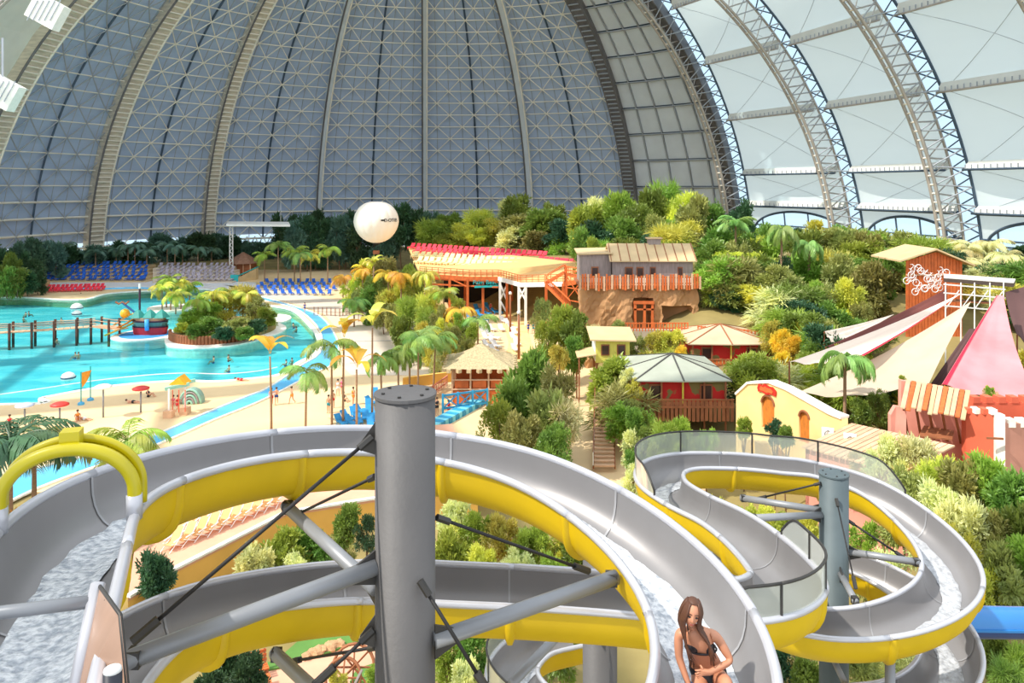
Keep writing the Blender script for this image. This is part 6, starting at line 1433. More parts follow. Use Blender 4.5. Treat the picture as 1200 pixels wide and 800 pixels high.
# ================================================================ BALLOON, BOARD, HUTS
bc = P(441, 260, 150); bal = thing('balloon', 'white tethered balloon floating above the palms with a dark registration', 'balloon', bc - V((0, 0, 6.2)))
m_bal = M('cream_balloon_fabric', (250, 238, 222), .55, 0, .03, .2)
prof_ = []
for k in range(17):
    t = k / 16; a = PI * t; prof_.append((4.28 * math.sin(a) ** .85 * (1 if t > .5 else .84 + .16 * t * 2), -4.05 * math.cos(a) if t > .5 else -4.05 * math.cos(a)))
prof_[0] = (.5, -4.05); prof_[-1] = (.05, 3.9)
for k in range(16):
    a0, a1 = 2 * PI * k / 16, 2 * PI * (k + 1) / 16; rows = []
    for r0, z0 in prof_:
        rows.append([bc + V(((r0 + .1 * math.sin(PI * j / 4)) * math.cos(a0 + (a1 - a0) * j / 4), (r0 + .1 * math.sin(PI * j / 4)) * math.sin(a0 + (a1 - a0) * j / 4), z0)) for j in range(5)])
    MB().grid(rows).build('gore', m_bal, bal, True)
MB().lathe([(.5, -4.4), (.75, -4.0)], 12, bc).build('mouth_ring', m_dark, bal)
for k in range(6):
    a = k * PI / 3; MB().tube([bc + V((.7 * math.cos(a), .7 * math.sin(a), -4.1)), bc + V((.5 * math.cos(a), .5 * math.sin(a), -5.6))], .03, 4).build('rope', m_cable, bal)
MB().box(bc - V((0, 0, 5.9)), (1.1, 1.1, .7)).build('basket', m_wood, bal)
me = text_mesh('D-OTIB', .95, .03); me.materials.append(m_black); lt = link('registration', me, bal); an = R_(-42); lt.rotation_euler = (PI / 2, 0, PI / 2 + an); lt.location = V((4.4 * math.cos(an), 4.4 * math.sin(an), 6.2 + .45))
MB().box(bc + V((4.35 * math.cos(R_(-63)), 4.35 * math.sin(R_(-63)), .5)), (.8, .08, .3), PI / 2 + R_(-63)).build('emblem_bar', m_black, bal)
wbp = P(302, 263, 188); wb = thing('roof_board', 'long flat white canopy board on a lattice mast at the far shore', 'canopy', (P(271, 300, 188).x, 188, .3))
MB().slab([P(265, 265, 186), P(340, 265.5, 186), P(338, 262, 200), P(267, 261.5, 200)], (0, 0, .5)).build('board', m_white, wb)
mb = MB(); p = P(271, 264, 188)
for k in range(16): MB().bar(V((p.x - .35 + (.7 if k % 2 else 0), p.y, .5 + k * .75)), V((p.x + .35 - (.7 if k % 2 else 0), p.y, 1.25 + k * .75)), .12).build('lattice', m_white, wb)
for sx in (-.4, .4): MB().bar(V((p.x + sx, p.y, .3)), V((p.x + sx, p.y, p.z)), .16).build('mast_leg', m_white, wb)
for k in range(3): MB().bar(P(285 + 22 * k, 262, 190), P(285 + 22 * k, 236, 190), .06).build('hanger', m_white, wb)
hp = G(281, 323, .3); ht = thing('thatched_hut', 'small brown thatched hut at the far end of the promenade', 'hut', hp)
MB().box((0, 2.5, 1.6), (5.2, 5, 3.2)).build('wall', m_wood, ht, local=True)
MB().lathe([(4.3, 3.0), (2.2, 4.4), (.2, 5.6)], 8, (0, 2.5, 0)).build('roof', M('brown_thatch', (150, 112, 92), .95, 0, .2, 2, bump=.8), ht, local=True)
for k in range(4): MB().bar((-2.6 + 1.73 * k, -.05, 0), (-2.6 + 1.73 * k, -.05, 3.2), .2).build('post', m_plank, ht, local=True)
MB().box((0, -.08, 1.1), (5.2, .12, .2)).build('counter', m_orange, ht, local=True)
tsl = thing('turquoise_slide', 'short turquoise children slide in front of the far thatched hut', 'slide', G(284, 331, .3))
a, b = P(276, 325, 178), P(300, 314, 182)
MB().slab([a, b, b + V((0, 2, 0)), a + V((0, 2, 0))], (0, 0, .25)).build('chute', m_teal, tsl)
MB().slab([V((a.x - 1.2, a.y, .2)), V((a.x + .6, a.y, .2)), V((a.x + .6, a.y, a.z + .6)), V((a.x - 1.2, a.y, a.z + .6))], (0, .3, 0)).build('end_box', m_teal, tsl)
MB().slab([V((a.x + .6, a.y + .1, .2)), V((b.x, b.y, .2)), b - V((0, 0, .1)), a + V((.6, 0, -.1))], (0, 1.6, 0)).build('base', m_tan, tsl)
# promenade barrier posts
bt = thing('rope_barrier', 'row of dark barrier posts with rails on the promenade', 'barrier', G(398, 372, ZB))
A, B, C_ = G(368, 369, ZB), G(398, 371, ZB), G(432, 365, ZB)
for a, b, n in ((A, B, 6), (B, C_, 9)):
    for k in range(n):
        p = a + (b - a) * k / n; MB().bar(p, p + V((0, 0, 1.4)), .12).build('post', m_wood, bt)
    for z in (.7, 1.3): MB().bar(a + V((0, 0, z)), b + V((0, 0, z)), .07).build('rail', m_grey, bt)
# tall wooden lamp posts by the curved path
for i, (px, pb, pt_, lab) in enumerate(((598, 390, 345, 'tall wooden pole at the far side of the curved path'), (608, 421, 368, 'tall wooden pole at the near side of the curved path'))):
    b = G(px, pb, ZB); h = (pb - pt_) * b.y / 900; t = thing('wooden_pole', lab, 'pole', b)
    MB().lathe([(.17, 0), (.14, h)], 8).build('shaft', m_wood, t, True, local=True); MB().lathe([(.22, h), (.25, h + .3), (.1, h + .45)], 8).build('lamp_head', m_white, t, True, local=True)
# blue timber ramp and railing right of the near post
m_bt = M('azure_timber', (44, 150, 196), .6, 0, .12, 1.2)
rd_ = thing('blue_ramp', 'azure timber ramp with cross-braced railing beside the thatched kiosk', 'ramp', G(530, 480, ZB))
r0, r1 = G(507, 503, ZB), G(562, 473, ZB)
for k in range(14):
    a = r0 + (r1 - r0) * k / 14; b = r0 + (r1 - r0) * (k + .85) / 14; n_ = nrm(V((-(r1 - r0).y, (r1 - r0).x, 0)))
    MB().slab([a - n_ * .6, b - n_ * .6, b + n_ * .7, a + n_ * .7], (0, 0, .55)).build('step_block', m_bt if k % 2 else M('pale_azure', (120, 206, 226), .6), rd_)
ra, rb = P(519, 468, 74), P(571, 470, 76); ra.z = rb.z = .25
for k in range(4):
    p = ra + (rb - ra) * k / 3; MB().bar(p, p + V((0, 0, 1.9)), .2).build('post', m_bt, rd_)
for z in (.5, 1.75): MB().bar(ra + V((0, 0, z)), rb + V((0, 0, z)), .16).build('rail', m_bt, rd_)
for k in range(3):
    p, q = ra + (rb - ra) * k / 3, ra + (rb - ra) * (k + 1) / 3; MB().bar(p + V((0, 0, .5)), q + V((0, 0, 1.75)), .1).build('brace', m_bt, rd_); MB().bar(p + V((0, 0, 1.75)), q + V((0, 0, .5)), .1).build('brace', m_bt, rd_)
fence('picket_fence', 'pale pink picket fence between the palms and the kiosk', G(500, 470, ZB), G(524, 452, ZB), 1.2, 12, m_pink, 2, .1)
wl = MB().slab([G(472, 455, ZB), G(530, 447, ZB), G(530, 447, ZB) + V((0, 0, 1.1)), G(472, 455, ZB) + V((0, 0, 1.1))], (0, .5, 0)); struct('wall_low_beach', wl, m_owall)
# ================================================================ GARDEN BELOW THE SLIDE
pv = [G(300, 800, .12), G(335, 770, .12), G(380, 752, .12), G(440, 748, .12), G(440, 800, .12), G(420, 830, .12), G(300, 830, .12)]
patch('floor_lower_path', pv, .14, m_tile, .1)
m_green = M('minigolf_felt', (92, 136, 62), .9, 0, .1, 1)
for i, pts_ in enumerate(([(334, 766), (350, 752), (410, 742), (420, 752), (385, 766), (345, 775)], [(410, 800), (418, 785), (440, 778), (440, 800)], [(312, 778), (332, 772), (330, 783), (314, 786)])):
    t = MB().slab([G(px, py, .16) for px, py in pts_], (0, 0, .08)).build('golf_green', m_green); tag(t, ['long minigolf green behind the old cart wheel', 'small minigolf green in front of the cart wheel', 'tiny minigolf green beside the orange bench'][i], 'minigolf green')
for i, (px, py, s_) in enumerate(((366, 765, .3), (373, 762, .33), (380, 761, .3), (386, 758, .36), (392, 756, .34), (398, 754, .3), (360, 768, .26))):
    rock(G(px, py, .25), s_, 'red-brown edging stone beside the long minigolf green', 'edging stones of the minigolf green', i)
def wagonwheel(t, c, r, tilt):
    mat = Matrix.Rotation(tilt, 3, 'X')
    MB().tube([c + mat @ V((r * math.cos(k * PI / 10), 0, r * math.sin(k * PI / 10))) for k in range(20)], .07, 6, closed=True).build('wheel_rim', m_wood, t, True)
    for k in range(4):
        a = k * PI / 4; MB().bar(c + mat @ V((r * math.cos(a), 0, r * math.sin(a))), c - mat @ V((r * math.cos(a), 0, r * math.sin(a))), .06).build('spoke', m_wood, t)
c = P(402, 768, 33); wg = thing('cart_wheels', 'pair of old brown cart wheels lying by the minigolf path', 'wheel', (c.x, c.y, .1)); c.z = .95
wagonwheel(wg, c, .75, -.5); wagonwheel(wg, c + V((.35, .5, .15)), .9, -.35)
MB().tube([c + V((-.2, -.6, -.8)), c + V((.4, -.3, -.4)), c + V((.8, .1, .3))], .06, 5).build('axle', m_grey, wg)
bo = G(296, 797, .12); bn_ = thing('garden_bench', 'orange wooden bench on the brick path below the slide', 'bench', bo, .5)
for k in range(3): MB().box((0, -.15 + .17 * k, .45), (1.35, .14, .05)).build('seat_slat', m_orange, bn_, local=True)
for k in range(3): MB().box((0, .36 + .05 * k, .58 + .17 * k), (1.35, .05, .14)).build('back_slat', m_orange, bn_, local=True)
for sx in (-.6, .6):
    for sy in (-.18, .32): MB().box((sx, sy, .22), (.08, .08, .44)).build('leg', m_wood, bn_, local=True)
    MB().bar((sx, .3, .4), (sx, .5, 1.0), .07).build('back_post', m_wood, bn_, local=True)
tb_ = dup(bn_, bo + V((.9, -.9, 0)), 2.0, 'second orange bench set at an angle to the first')
lp = G(262, 800, .1); t = thing('globe_lamp', 'white globe lamp among the dark shrubs by the bench', 'lamp', lp)
MB().lathe([(.04, 0), (.04, .9)], 6).build('stem', m_dark, t, local=True); MB().lathe([(.06, .9), (.2, 1.0), (.24, 1.18), (.2, 1.34), (.05, 1.42)], 12).build('globe', m_white, t, True, local=True)
# red timber swing frame seen through the ring
c = G(583, 668, .1); t = thing('timber_frame', 'small red timber frame among the shrubs seen through the upper ring', 'frame', c)
for sx in (-.7, .7): MB().bar((sx, 0, 0), (sx, 0, 2.3), .2).build('post', m_orange, t, local=True)
MB().bar((-.8, 0, .9), (.8, 0, .9), .3).build('rail', m_orange, t, local=True); MB().bar((.1, 0, .9), (.8, 0, 2.3), .14).build('brace', m_wood, t, local=True)
# white cabinets hanging on the left arch, high up
for (px, py, Y, lab) in ((56, 14, 122, 'white box hanging from the arch in the top left corner'), (3, 108, 120, 'white box hanging from the arch at the left edge')):
    c = P(px, py, Y); t = thing('hanging_box', lab, 'lamp box', c)
    MB().box(c, (5.0, 2.0, 4.2), .5, mat=Matrix.Rotation(.5, 3, 'Y')).build('casing', m_white, t)
    for k in range(5): MB().box(c + V((-1.8 + .9 * k, -1.05, 0)), (.12, .1, 3.6), mat=Matrix.Rotation(.5, 3, 'Y')).build('fin', m_bard, t)
    MB().bar(c + V((0, 0, 2)), c + V((-2, 3, 9)), .3).build('hanger', m_bard, t)
# ================================================================ PEOPLE
def skin_mesh(verts, edges, sub=1, root=0):
    """continuous surface grown round a jointed skeleton"""
    me = bpy.data.meshes.new('skeleton'); me.from_pydata([v[0] for v in verts], edges, [])
    o = bpy.data.objects.new('skeleton_tmp', me); COL.objects.link(o)
    o.modifiers.new('Skin', 'SKIN')
    for i, v in enumerate(verts):
        sv = me.skin_vertices[0].data[i]; r = v[1]; sv.radius = r if isinstance(r, tuple) else (r, r); sv.use_root = (i == root)
    if sub: m = o.modifiers.new('Sub', 'SUBSURF'); m.levels = sub; m.render_levels = sub
    dg = bpy.context.evaluated_depsgraph_get(); out = bpy.data.meshes.new_from_object(o.evaluated_get(dg))
    bpy.data.objects.remove(o, do_unlink=True); bpy.data.meshes.remove(me)
    out.polygons.foreach_set('use_smooth', [True] * len(out.polygons)); return out
m_skin = M('skin', (214, 158, 126), .55, 0, .06, 6, rnd=.12); m_hairb = M('brown_hair', (70, 44, 32), .6, 0, .2, 20, streak=(8, 8, 1)); m_hairl = M('fair_hair', (150, 112, 70), .6, 0, .2, 20)
def small_body(pose):
    J = {'stand': dict(pel=(0, 0, .94), ch=(0, 0, 1.32), nk=(0, 0, 1.5), hd=(0, -.02, 1.66), sl=(-.18, 0, 1.42), sr=(.18, 0, 1.42), el=(-.25, .02, 1.14), er=(.25, .02, 1.14), wl=(-.26, -.06, .9), wr=(.26, -.06, .9), hl=(-.1, 0, .9), hr=(.1, 0, .9), kl=(-.11, -.02, .5), kr=(.11, -.02, .5), al=(-.11, .03, .08), ar=(.11, .03, .08), tl=(-.12, -.12, .04), tr=(.12, -.12, .04)),
         'walk': dict(pel=(0, 0, .93), ch=(0, -.02, 1.31), nk=(0, -.03, 1.49), hd=(0, -.06, 1.64), sl=(-.18, 0, 1.41), sr=(.18, 0, 1.41), el=(-.24, .15, 1.16), er=(.24, -.14, 1.16), wl=(-.24, .16, .92), wr=(.24, -.3, 1.0), hl=(-.1, 0, .89), hr=(.1, 0, .89), kl=(-.1, -.18, .52), kr=(.1, .06, .5), al=(-.1, -.24, .1), ar=(.1, .34, .16), tl=(-.1, -.4, .06), tr=(.1, .26, .06)),
         'sit': dict(pel=(0, 0, .13), ch=(0, .08, .5), nk=(0, .06, .68), hd=(0, .02, .84), sl=(-.18, .08, .6), sr=(.18, .08, .6), el=(-.26, -.08, .38), er=(.26, -.08, .38), wl=(-.18, -.3, .36), wr=(.18, -.3, .36), hl=(-.1, -.02, .12), hr=(.1, -.02, .12), kl=(-.13, -.4, .42), kr=(.13, -.4, .42), al=(-.12, -.62, .08), ar=(.12, -.62, .08), tl=(-.12, -.76, .04), tr=(.12, -.76, .04)),
         'lie': dict(pel=(0, 0, .13), ch=(0, .4, .16), nk=(0, .58, .2), hd=(0, .74, .22), sl=(-.18, .5, .14), sr=(.18, .5, .14), el=(-.3, .3, .1), er=(.3, .3, .1), wl=(-.26, .06, .08), wr=(.26, .06, .08), hl=(-.1, -.04, .12), hr=(.1, -.04, .12), kl=(-.12, -.44, .16), kr=(.12, -.44, .16), al=(-.12, -.84, .08), ar=(.12, -.84, .08), tl=(-.12, -.9, .16), tr=(.12, -.9, .16))}[pose]
    R = dict(pel=(.14, .11), ch=(.15, .11), nk=.055, hd=.1, sl=.06, sr=.06, el=.042, er=.042, wl=.034, wr=.034, hl=.085, hr=.085, kl=.06, kr=.06, al=.042, ar=.042, tl=.04, tr=.04)
    ks = list(J); ed = [('pel', 'ch'), ('ch', 'nk'), ('nk', 'hd'), ('ch', 'sl'), ('sl', 'el'), ('el', 'wl'), ('ch', 'sr'), ('sr', 'er'), ('er', 'wr'), ('pel', 'hl'), ('hl', 'kl'), ('kl', 'al'), ('al', 'tl'), ('pel', 'hr'), ('hr', 'kr'), ('kr', 'ar'), ('ar', 'tr')]
    me = skin_mesh([(J[k], R[k]) for k in ks], [(ks.index(a), ks.index(b)) for a, b in ed]); me.materials.append(m_skin); return me, J
BODY = {p: small_body(p) for p in ('stand', 'walk', 'sit', 'lie')}
def swim_mesh(J, top):
    mb = MB(); p, c, hl, hr, kl, kr = [V(J[k]) for k in ('pel', 'ch', 'hl', 'hr', 'kl', 'kr')]
    up = nrm(c - p); mb.tube([p + up * .1, p, p - up * .08], [.155, .17, .16], 10)
    for h, k in ((hl, kl), (hr, kr)): mb.tube([h, h + (k - h) * .35], [.115, .1], 8)
    if top: mb.tube([c - up * .16, c - up * .02, c + up * .1], [.155, .175, .16], 10)
    return mb.mesh('swimwear', smooth=True)
SWIM = {(p, t): swim_mesh(BODY[p][1], t) for p in BODY for t in (0, 1)}
HAIR = {}
for p in BODY:
    h = V(BODY[p][1]['hd']); HAIR[p] = MB().lathe([(.06, -.06), (.115, 0), (.118, .06), (.09, .115), (.02, .135)], 10, h + V((0, .025, .01))).mesh('hair', smooth=True); HAIR[p].materials.append(m_hairb)
for me in SWIM.values(): me.materials.append(m_hairb)
SC_ = {k: M('swim_' + k, c, .6) for k, c in (('red', (206, 36, 44)), ('blue', (38, 78, 158)), ('black', (34, 32, 40)), ('orange', (236, 140, 40)), ('white', (236, 236, 236)), ('teal', (40, 140, 150)), ('pink', (226, 110, 140)))}
def person(label, pose, loc, rz, col, top=0, group=None, s=1.0):
    t = thing('person', label, 'person', loc, rz, group, s)
    b = link('body', BODY[pose][0], t); w = link('swimwear', SWIM[(pose, top)], t); w.material_slots[0].link = 'OBJECT'; w.material_slots[0].material = SC_[col]; link('hair', HAIR[pose], t); return t
def gpz(px, py, z=ZB): return G(px, py, z)
for lab, pose, px, py, rz, col, top in (
    ('person in red shorts walking by the thin banana plant on the blue stream', 'walk', 318, 475, .3, 'red', 0), ('person in dark shorts walking right behind the one in red shorts', 'walk', 324, 474, .3, 'blue', 0), ('person in orange swimwear walking alone across the sand', 'walk', 342, 473, -.8, 'orange', 0),
    ('person standing in a pale bikini left of the bathing pair', 'stand', 396, 464, .4, 'white', 1), ('person standing in pink swimwear beside the pale bikini', 'stand', 401, 462, -.4, 'pink', 1), ('person sitting in black on the sand in the bathing group', 'sit', 403, 470, .9, 'black', 1), ('person with orange towel standing in the bathing group', 'stand', 414, 474, 2.2, 'orange', 1),
    ('person standing at the left of the sunbeds in teal shorts', 'stand', 385, 484, -.5, 'teal', 0), ('person in red shorts next to the teal shorts at the sunbeds', 'stand', 390, 478, .5, 'red', 0),
    ('person in a red shirt standing before the palms by the promenade', 'stand', 474, 430, .2, 'red', 1), ('person in a red top standing under the stilt deck', 'stand', 575, 366, .2, 'red', 1), ('person in blue walking on the curved path, left of two', 'walk', 619, 391, .4, 'blue', 1), ('person in bright blue walking on the curved path, right of two', 'walk', 625, 391, -.3, 'teal', 1),
    ('person sitting at the left edge of the beach in red', 'sit', 11, 498, .2, 'red', 1), ('person sitting on the sand by the red mushroom shower', 'sit', 91, 492, .6, 'orange', 1), ('person lying on the sand beside the sitting one', 'lie', 99, 492, 1.3, 'white', 0), ('person sitting in a dark suit right of the tall mushroom shower', 'sit', 174, 465, 1.6, 'black', 1), ('person lying near the middle of the sandy beach', 'lie', 156, 472, 1.4, 'black', 0),
    ('person in red bending at the play frame', 'walk', 208, 484, 1.2, 'red', 1), ('person sitting inside the play frame', 'sit', 203, 474, .4, 'pink', 1), ('person squatting at the paddling ring, left of the pair', 'sit', 77, 519, .3, 'pink', 0), ('person squatting at the paddling ring, right of the pair', 'sit', 84, 519, -.6, 'red', 0), ('person lying behind the paddling ring', 'lie', 54, 516, 1.5, 'red', 0), ('person standing half hidden behind the dark palm leaves', 'stand', 39, 512, .1, 'blue', 0),
    ('person lying at the water edge near the flag side of the island', 'lie', 283, 446, 1.4, 'red', 1), ('person walking on the promenade near the rope barrier', 'walk', 357, 366, .7, 'blue', 1), ('person sitting on the promenade before the leafy slope', 'sit', 459, 383, .7, 'red', 0), ('person standing among the sunbeds right of the blue ramp', 'stand', 512, 487, .7, 'black', 1), ('person in a red top leaning at the blue ramp', 'sit', 526, 480, .7, 'red', 1), ('person walking on the far promenade in white', 'walk', 416, 362, .7, 'white', 1), ('person standing on the stilt deck by the red sunbeds', 'stand', 565, 306, .1, 'white', 1)):
    loc = gpz(px, py) if 'on the stilt deck by' not in lab else quad_in(px, py)
    person(lab, pose, loc, rz, col, top)
for i, (px, py) in enumerate(((30, 372), (34, 371), (67, 404), (88, 421), (92, 421), (95, 348.5), (344, 385), (347, 390), (250, 426), (268, 424), (268, 437), (335, 430), (342, 428), (72, 379), (28, 378))):
    lo = G(px, py, -.62); t = person('swimmer with head and shoulders above the pool water', 'sit', lo, pr.uniform(0, 6), pr.choice(['red', 'blue', 'black']), 0, 'swimmers in the pool')
# ---------------------------------------------------------------- the woman riding the slide
m_wskin = M('woman_skin', (198, 136, 104), .45, 0, .05, 8); m_bik = M('black_bikini', (26, 24, 30), .5); m_whair = M('long_brown_hair', (86, 52, 34), .5, 0, .25, 30, streak=(12, 12, 1.5))  # one even skin tone for the woman
iw = min(range(NS // 2), key=lambda i: abs((math.degrees(math.atan2(CP[i].x - C1.x, CP[i].y - C1.y))) - 93.5) + (0 if i < NS * .35 else 99))
tw_, rw_ = frame(iw); base = CP[iw] - V((0, 0, DEP - .03))
slope = (CP[iw + 4].z - CP[iw].z) / (CP[iw + 4] - CP[iw]).length
wo = thing('person', 'laughing woman in a black bikini with long wet brown hair sliding down the near trough', 'person', base)
F = tw_; S = -rw_           # F: forward (towards the camera), S: her right-hand side seen from the front = photo left
FF = nrm(V((-.10, -1, 0))); SS = V((FF.y, -FF.x, 0))      # facing the camera; SS points to the photo left
def wp(s, f, z): return SS * (s + .22 * max(0, z - .15)) + FF * f + V((0, 0, z))
lean = .16
JW = [('pel', wp(0, 0, .12), (.15, .115)), ('wst', wp(.0, .05, .29), (.112, .09)), ('ch', wp(.02, .12, .46), (.135, .1)), ('ub', wp(.03, .16, .56), (.11, .075)), ('nk', wp(.05, .19, .64), .045), ('nk2', wp(.06, .21, .69), .042),
      ('sr', wp(.19, .15, .565), .05), ('er', wp(.235, .17, .36), .037), ('wr', wp(.20, .25, .16), .026), ('hr', wp(.205, .28, .10), (.036, .02)),
      ('sl', wp(-.14, .15, .56), .05), ('elb', wp(-.22, .2, .37), .037), ('wl', wp(-.01, .33, .34), .026), ('hl', wp(.05, .345, .345), (.034, .022)),
      ('hpr', wp(.085, .06, .11), .092), ('knr', wp(.12, .48, .10), .06), ('anr', wp(.12, .9, .0), .042), ('tor', wp(.12, 1.02, .06), .034),
      ('hpl', wp(-.085, .06, .12), .092), ('knl', wp(-.13, .40, .30), .06), ('anl', wp(-.11, .74, .03), .042), ('tol', wp(-.11, .88, .0), .034)]
nm = [j[0] for j in JW]; EW = [('pel', 'wst'), ('wst', 'ch'), ('ch', 'ub'), ('ub', 'nk'), ('nk', 'nk2'), ('ub', 'sr'), ('sr', 'er'), ('er', 'wr'), ('wr', 'hr'), ('ub', 'sl'), ('sl', 'elb'), ('elb', 'wl'), ('wl', 'hl'), ('pel', 'hpr'), ('hpr', 'knr'), ('knr', 'anr'), ('anr', 'tor'), ('pel', 'hpl'), ('hpl', 'knl'), ('knl', 'anl'), ('anl', 'tol')]
vv = [(tuple(j[1]), j[2]) for j in JW]; ee = [(nm.index(a), nm.index(b)) for a, b in EW]
# fingers rooted in the palms: the right hand hangs spread, the left is a loose fist before the belly
def fingers(palm, dirs, lens, curl, rad=.0085):
    pi = nm.index(palm); p0 = JW[pi][1]
    for (d, off), l in zip(dirs, lens):
        d = nrm(d); a = p0 + off; b = a + d * l * .5; c = b + nrm(d + curl) * l * .5
        n = len(vv); vv.extend([(tuple(a), rad * 1.15), (tuple(b), rad), (tuple(c), rad * .85)]); ee.extend([(pi, n), (n, n + 1), (n + 1, n + 2)])
dn = V((0, 0, -1))
fingers('hr', [(dn + SS * (-.35 + .25 * k) + FF * .3, SS * (-.026 + .017 * k) + dn * .03) for k in range(4)] + [(dn * .5 - SS * .9 + FF * .3, -SS * .03)], [.075, .085, .08, .06, .055], FF * .35)
fingers('hl', [(SS * .8 + dn * (.1 + .25 * k) + FF * .2, dn * (-.02 + .015 * k) + SS * .02) for k in range(4)] + [(SS * .5 + V((0, 0, .9)), V((0, 0, .02)))], [.06, .065, .06, .05, .05], -FF * 1.2 + dn * .4)
me = skin_mesh(vv, ee, 2); me.materials.append(m_wskin); body = link('body', me, wo)
# head: skull with brow, nose, cheeks, chin
hc = JW[nm.index('nk2')][1] + V((0, 0, .115)) + FF * .035
HM = Matrix((SS, FF, V((0, 0, 1)))).transposed() @ Matrix.Rotation(-.08, 3, 'X') @ Matrix.Rotation(-.16, 3, 'Y')     # chin tucked, tilted
def hp3(s, f, z): return hc + HM @ V((s, f, z))
rows = []
nA, nB = 28, 22
for j in range(nB + 1):
    t = PI * j / nB; row = []
    for k in range(nA + 1):
        a = 2 * PI * k / nA; s, f, z = math.sin(t) * math.sin(a), math.sin(t) * math.cos(a), math.cos(t)
        w = .074 if z > -.1 else .074 * (1 - .34 * (-z - .1)); dpt = .092; hgt = .118
        x, y, zz_ = s * w, f * dpt, z * hgt
        if f > 0:
            nose = math.exp(-((s / .17) ** 2) - (((z + .12) / .16) ** 2)) * f; y += .026 * nose
            y -= .010 * math.exp(-(((abs(s) - .38) / .16) ** 2) - (((z - .06) / .11) ** 2))
            y += .006 * math.exp(-((s / .3) ** 2) - (((z + .42) / .07) ** 2)); y += .008 * math.exp(-((s / .3) ** 2) - (((z + .78) / .15) ** 2))
            y += .004 * math.exp(-(((abs(s) - .5) / .2) ** 2) - (((z + .2) / .15) ** 2))
        row.append(hp3(x, y, zz_))
    rows.append(row)
head = MB().grid(rows).build('head', m_wskin, body, True, local=True)
for sg in (-1, 1):
    MB().lathe([(.003, -.008), (.0135, 0), (.003, .006)], 10).mesh('x')
    e = MB()
    e.tube([hp3(sg * .030 + .012 * math.cos(k * PI / 6), .0835, .008 + .005 * math.sin(k * PI / 6)) for k in range(12)], .004, 5, closed=True)
    e.slab([hp3(sg * .030 + .012 * math.cos(k * PI / 6), .084, .008 + .005 * math.sin(k * PI / 6)) for k in range(12)], HM @ V((0, .003, 0))); e.build('eye', M('dark_eye', (42, 30, 26), .3), body, local=True)
    MB().tube([hp3(sg * .014, .089, .03), hp3(sg * .03, .088, .036), hp3(sg * .046, .078, .03)], .0035, 5).build('eyebrow', m_hairb, body, local=True)
    ear = MB().tube([hp3(sg * .073, .0, .012), hp3(sg * .082, -.01, .005), hp3(sg * .078, -.005, -.03), hp3(sg * .07, .005, -.035)], [.008, .011, .009, .005], 6); ear.build('ear', m_wskin, body, True, local=True)
MB().slab([hp3(.026 * math.cos(k * PI / 8), .084 - .010 * abs(math.cos(k * PI / 8)) , -.052 + (.012 if math.sin(k * PI / 8) < 0 else .004) * math.sin(k * PI / 8)) for k in range(16)], HM @ V((0, .005, 0))).build('mouth', M('open_mouth', (150, 52, 52), .4), body, local=True)
MB().slab([hp3(.018 * u, .0845 - .007 * abs(u), -.051 + w_) for u, w_ in ((-1, .002), (1, .002), (.8, -.004), (-.8, -.004))], HM @ V((0, .004, 0))).build('teeth', m_white, body, local=True)
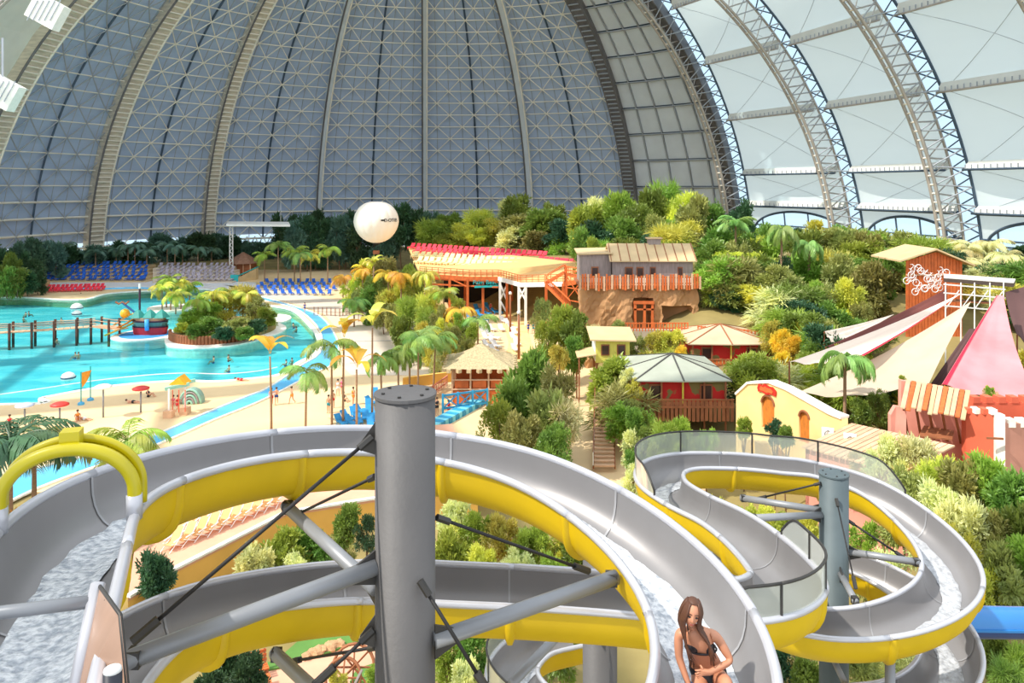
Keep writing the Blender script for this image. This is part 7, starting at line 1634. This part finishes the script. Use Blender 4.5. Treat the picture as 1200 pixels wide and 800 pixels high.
# hair: cap with a centre parting and long strands over both shoulders
hr_ = MB(); rows = []
for j in range(13):
    t = PI * .62 * j / 12; row = []
    for k in range(25):
        a = 2 * PI * k / 24; s, f, z = math.sin(t) * math.sin(a), math.sin(t) * math.cos(a), math.cos(t); face = clamp((f - .25) * 2.2) * clamp((j - 4) / 3)
        row.append(hp3(s * (.088 - .02 * face), f * .104 * (1 - .55 * face) - .006, z * .13 + .002 + (.035 * face)))
    rows.append(row)
hr_.grid(rows); hair = hr_.build('hair', m_whair, wo, True, local=True)
st = MB(); hrnd = random.Random(5)
for k in range(54):
    sg = 1 if k % 2 else -1; u = hrnd.uniform(0, 1); a = sg * (.62 + 1.5 * u); s, f = math.sin(a), math.cos(a)
    p0 = hp3(s * .05, f * .055 - .006, .11); p1 = hp3(s * .088, f * .098 - .006, .02); p2 = hp3(s * .094, f * .085 - .008, -.10)
    fr = .06 + .1 * (1 - u); end = wp(sg * (.06 + .06 * hrnd.random()) + .03, .17 + fr * (1.0 if u < .6 else -.9), .36 + .1 * hrnd.random() if u < .6 else .42)
    q = wp(sg * .10 + .045, .16 + fr * .9 * (1 if u < .6 else -.6), .55)
    st.tube(catmull([p0, p1, p2, q, end], 3), [.011, .013, .014, .014, .013, .014, .013, .013, .012, .011, .009, .006, .003], 5)
st.build('hair_strands', m_whair, hair, True, local=True)
# bikini: two cups, straps, band, briefs with ties
bk_ = MB(); chp = JW[nm.index('ch')][1]; 
for sg in (-1, 1):
    c = wp(.02 + sg * .062, .195, .47); rows = []
    for j in range(6):
        t = PI / 2 * j / 5; rows.append([c + SS * (.062 * math.sin(t) * math.cos(2 * PI * k / 12)) + V((0, 0, 1)) * (.058 * math.sin(t) * math.sin(2 * PI * k / 12)) + FF * (.045 * math.cos(t) - .012) for k in range(13)])
    bk_.grid(rows)
    bk_.tube([wp(.02 + sg * .062, .215, .52), wp(.04 + sg * .06, .215, .6), wp(.05 + sg * .045, .15, .655)], .007, 5)
bk_.tube([wp(.02 + .137 * math.cos(2 * PI * k / 18), .115 + .108 * math.sin(2 * PI * k / 18), .425) for k in range(18)], .01, 5, closed=True)
bk_.build('bikini_top', m_bik, wo, True, local=True)
br2 = MB(); rows = []
for (z, kx, ky) in ((.205, .158, .128), (.17, .168, .138), (.13, .166, .14), (.09, .13, .13), (.05, .08, .1)):
    rows.append([wp(kx * math.cos(2 * PI * k / 20), .035 + ky * math.sin(2 * PI * k / 20), z + .02 * abs(math.cos(2 * PI * k / 20))) for k in range(21)])
br2.grid(rows); br2.build('bikini_briefs', m_bik, wo, True, local=True)
wbr = MB().tube([JW[nm.index('wr')][1] + SS * .03 * math.cos(k * PI / 6) + FF * .03 * math.sin(k * PI / 6) + V((0, 0, .015)) for k in range(12)], .009, 6, closed=True); wbr.build('wristband', M('teal_band', (40, 96, 150), .4), wo, True, local=True)
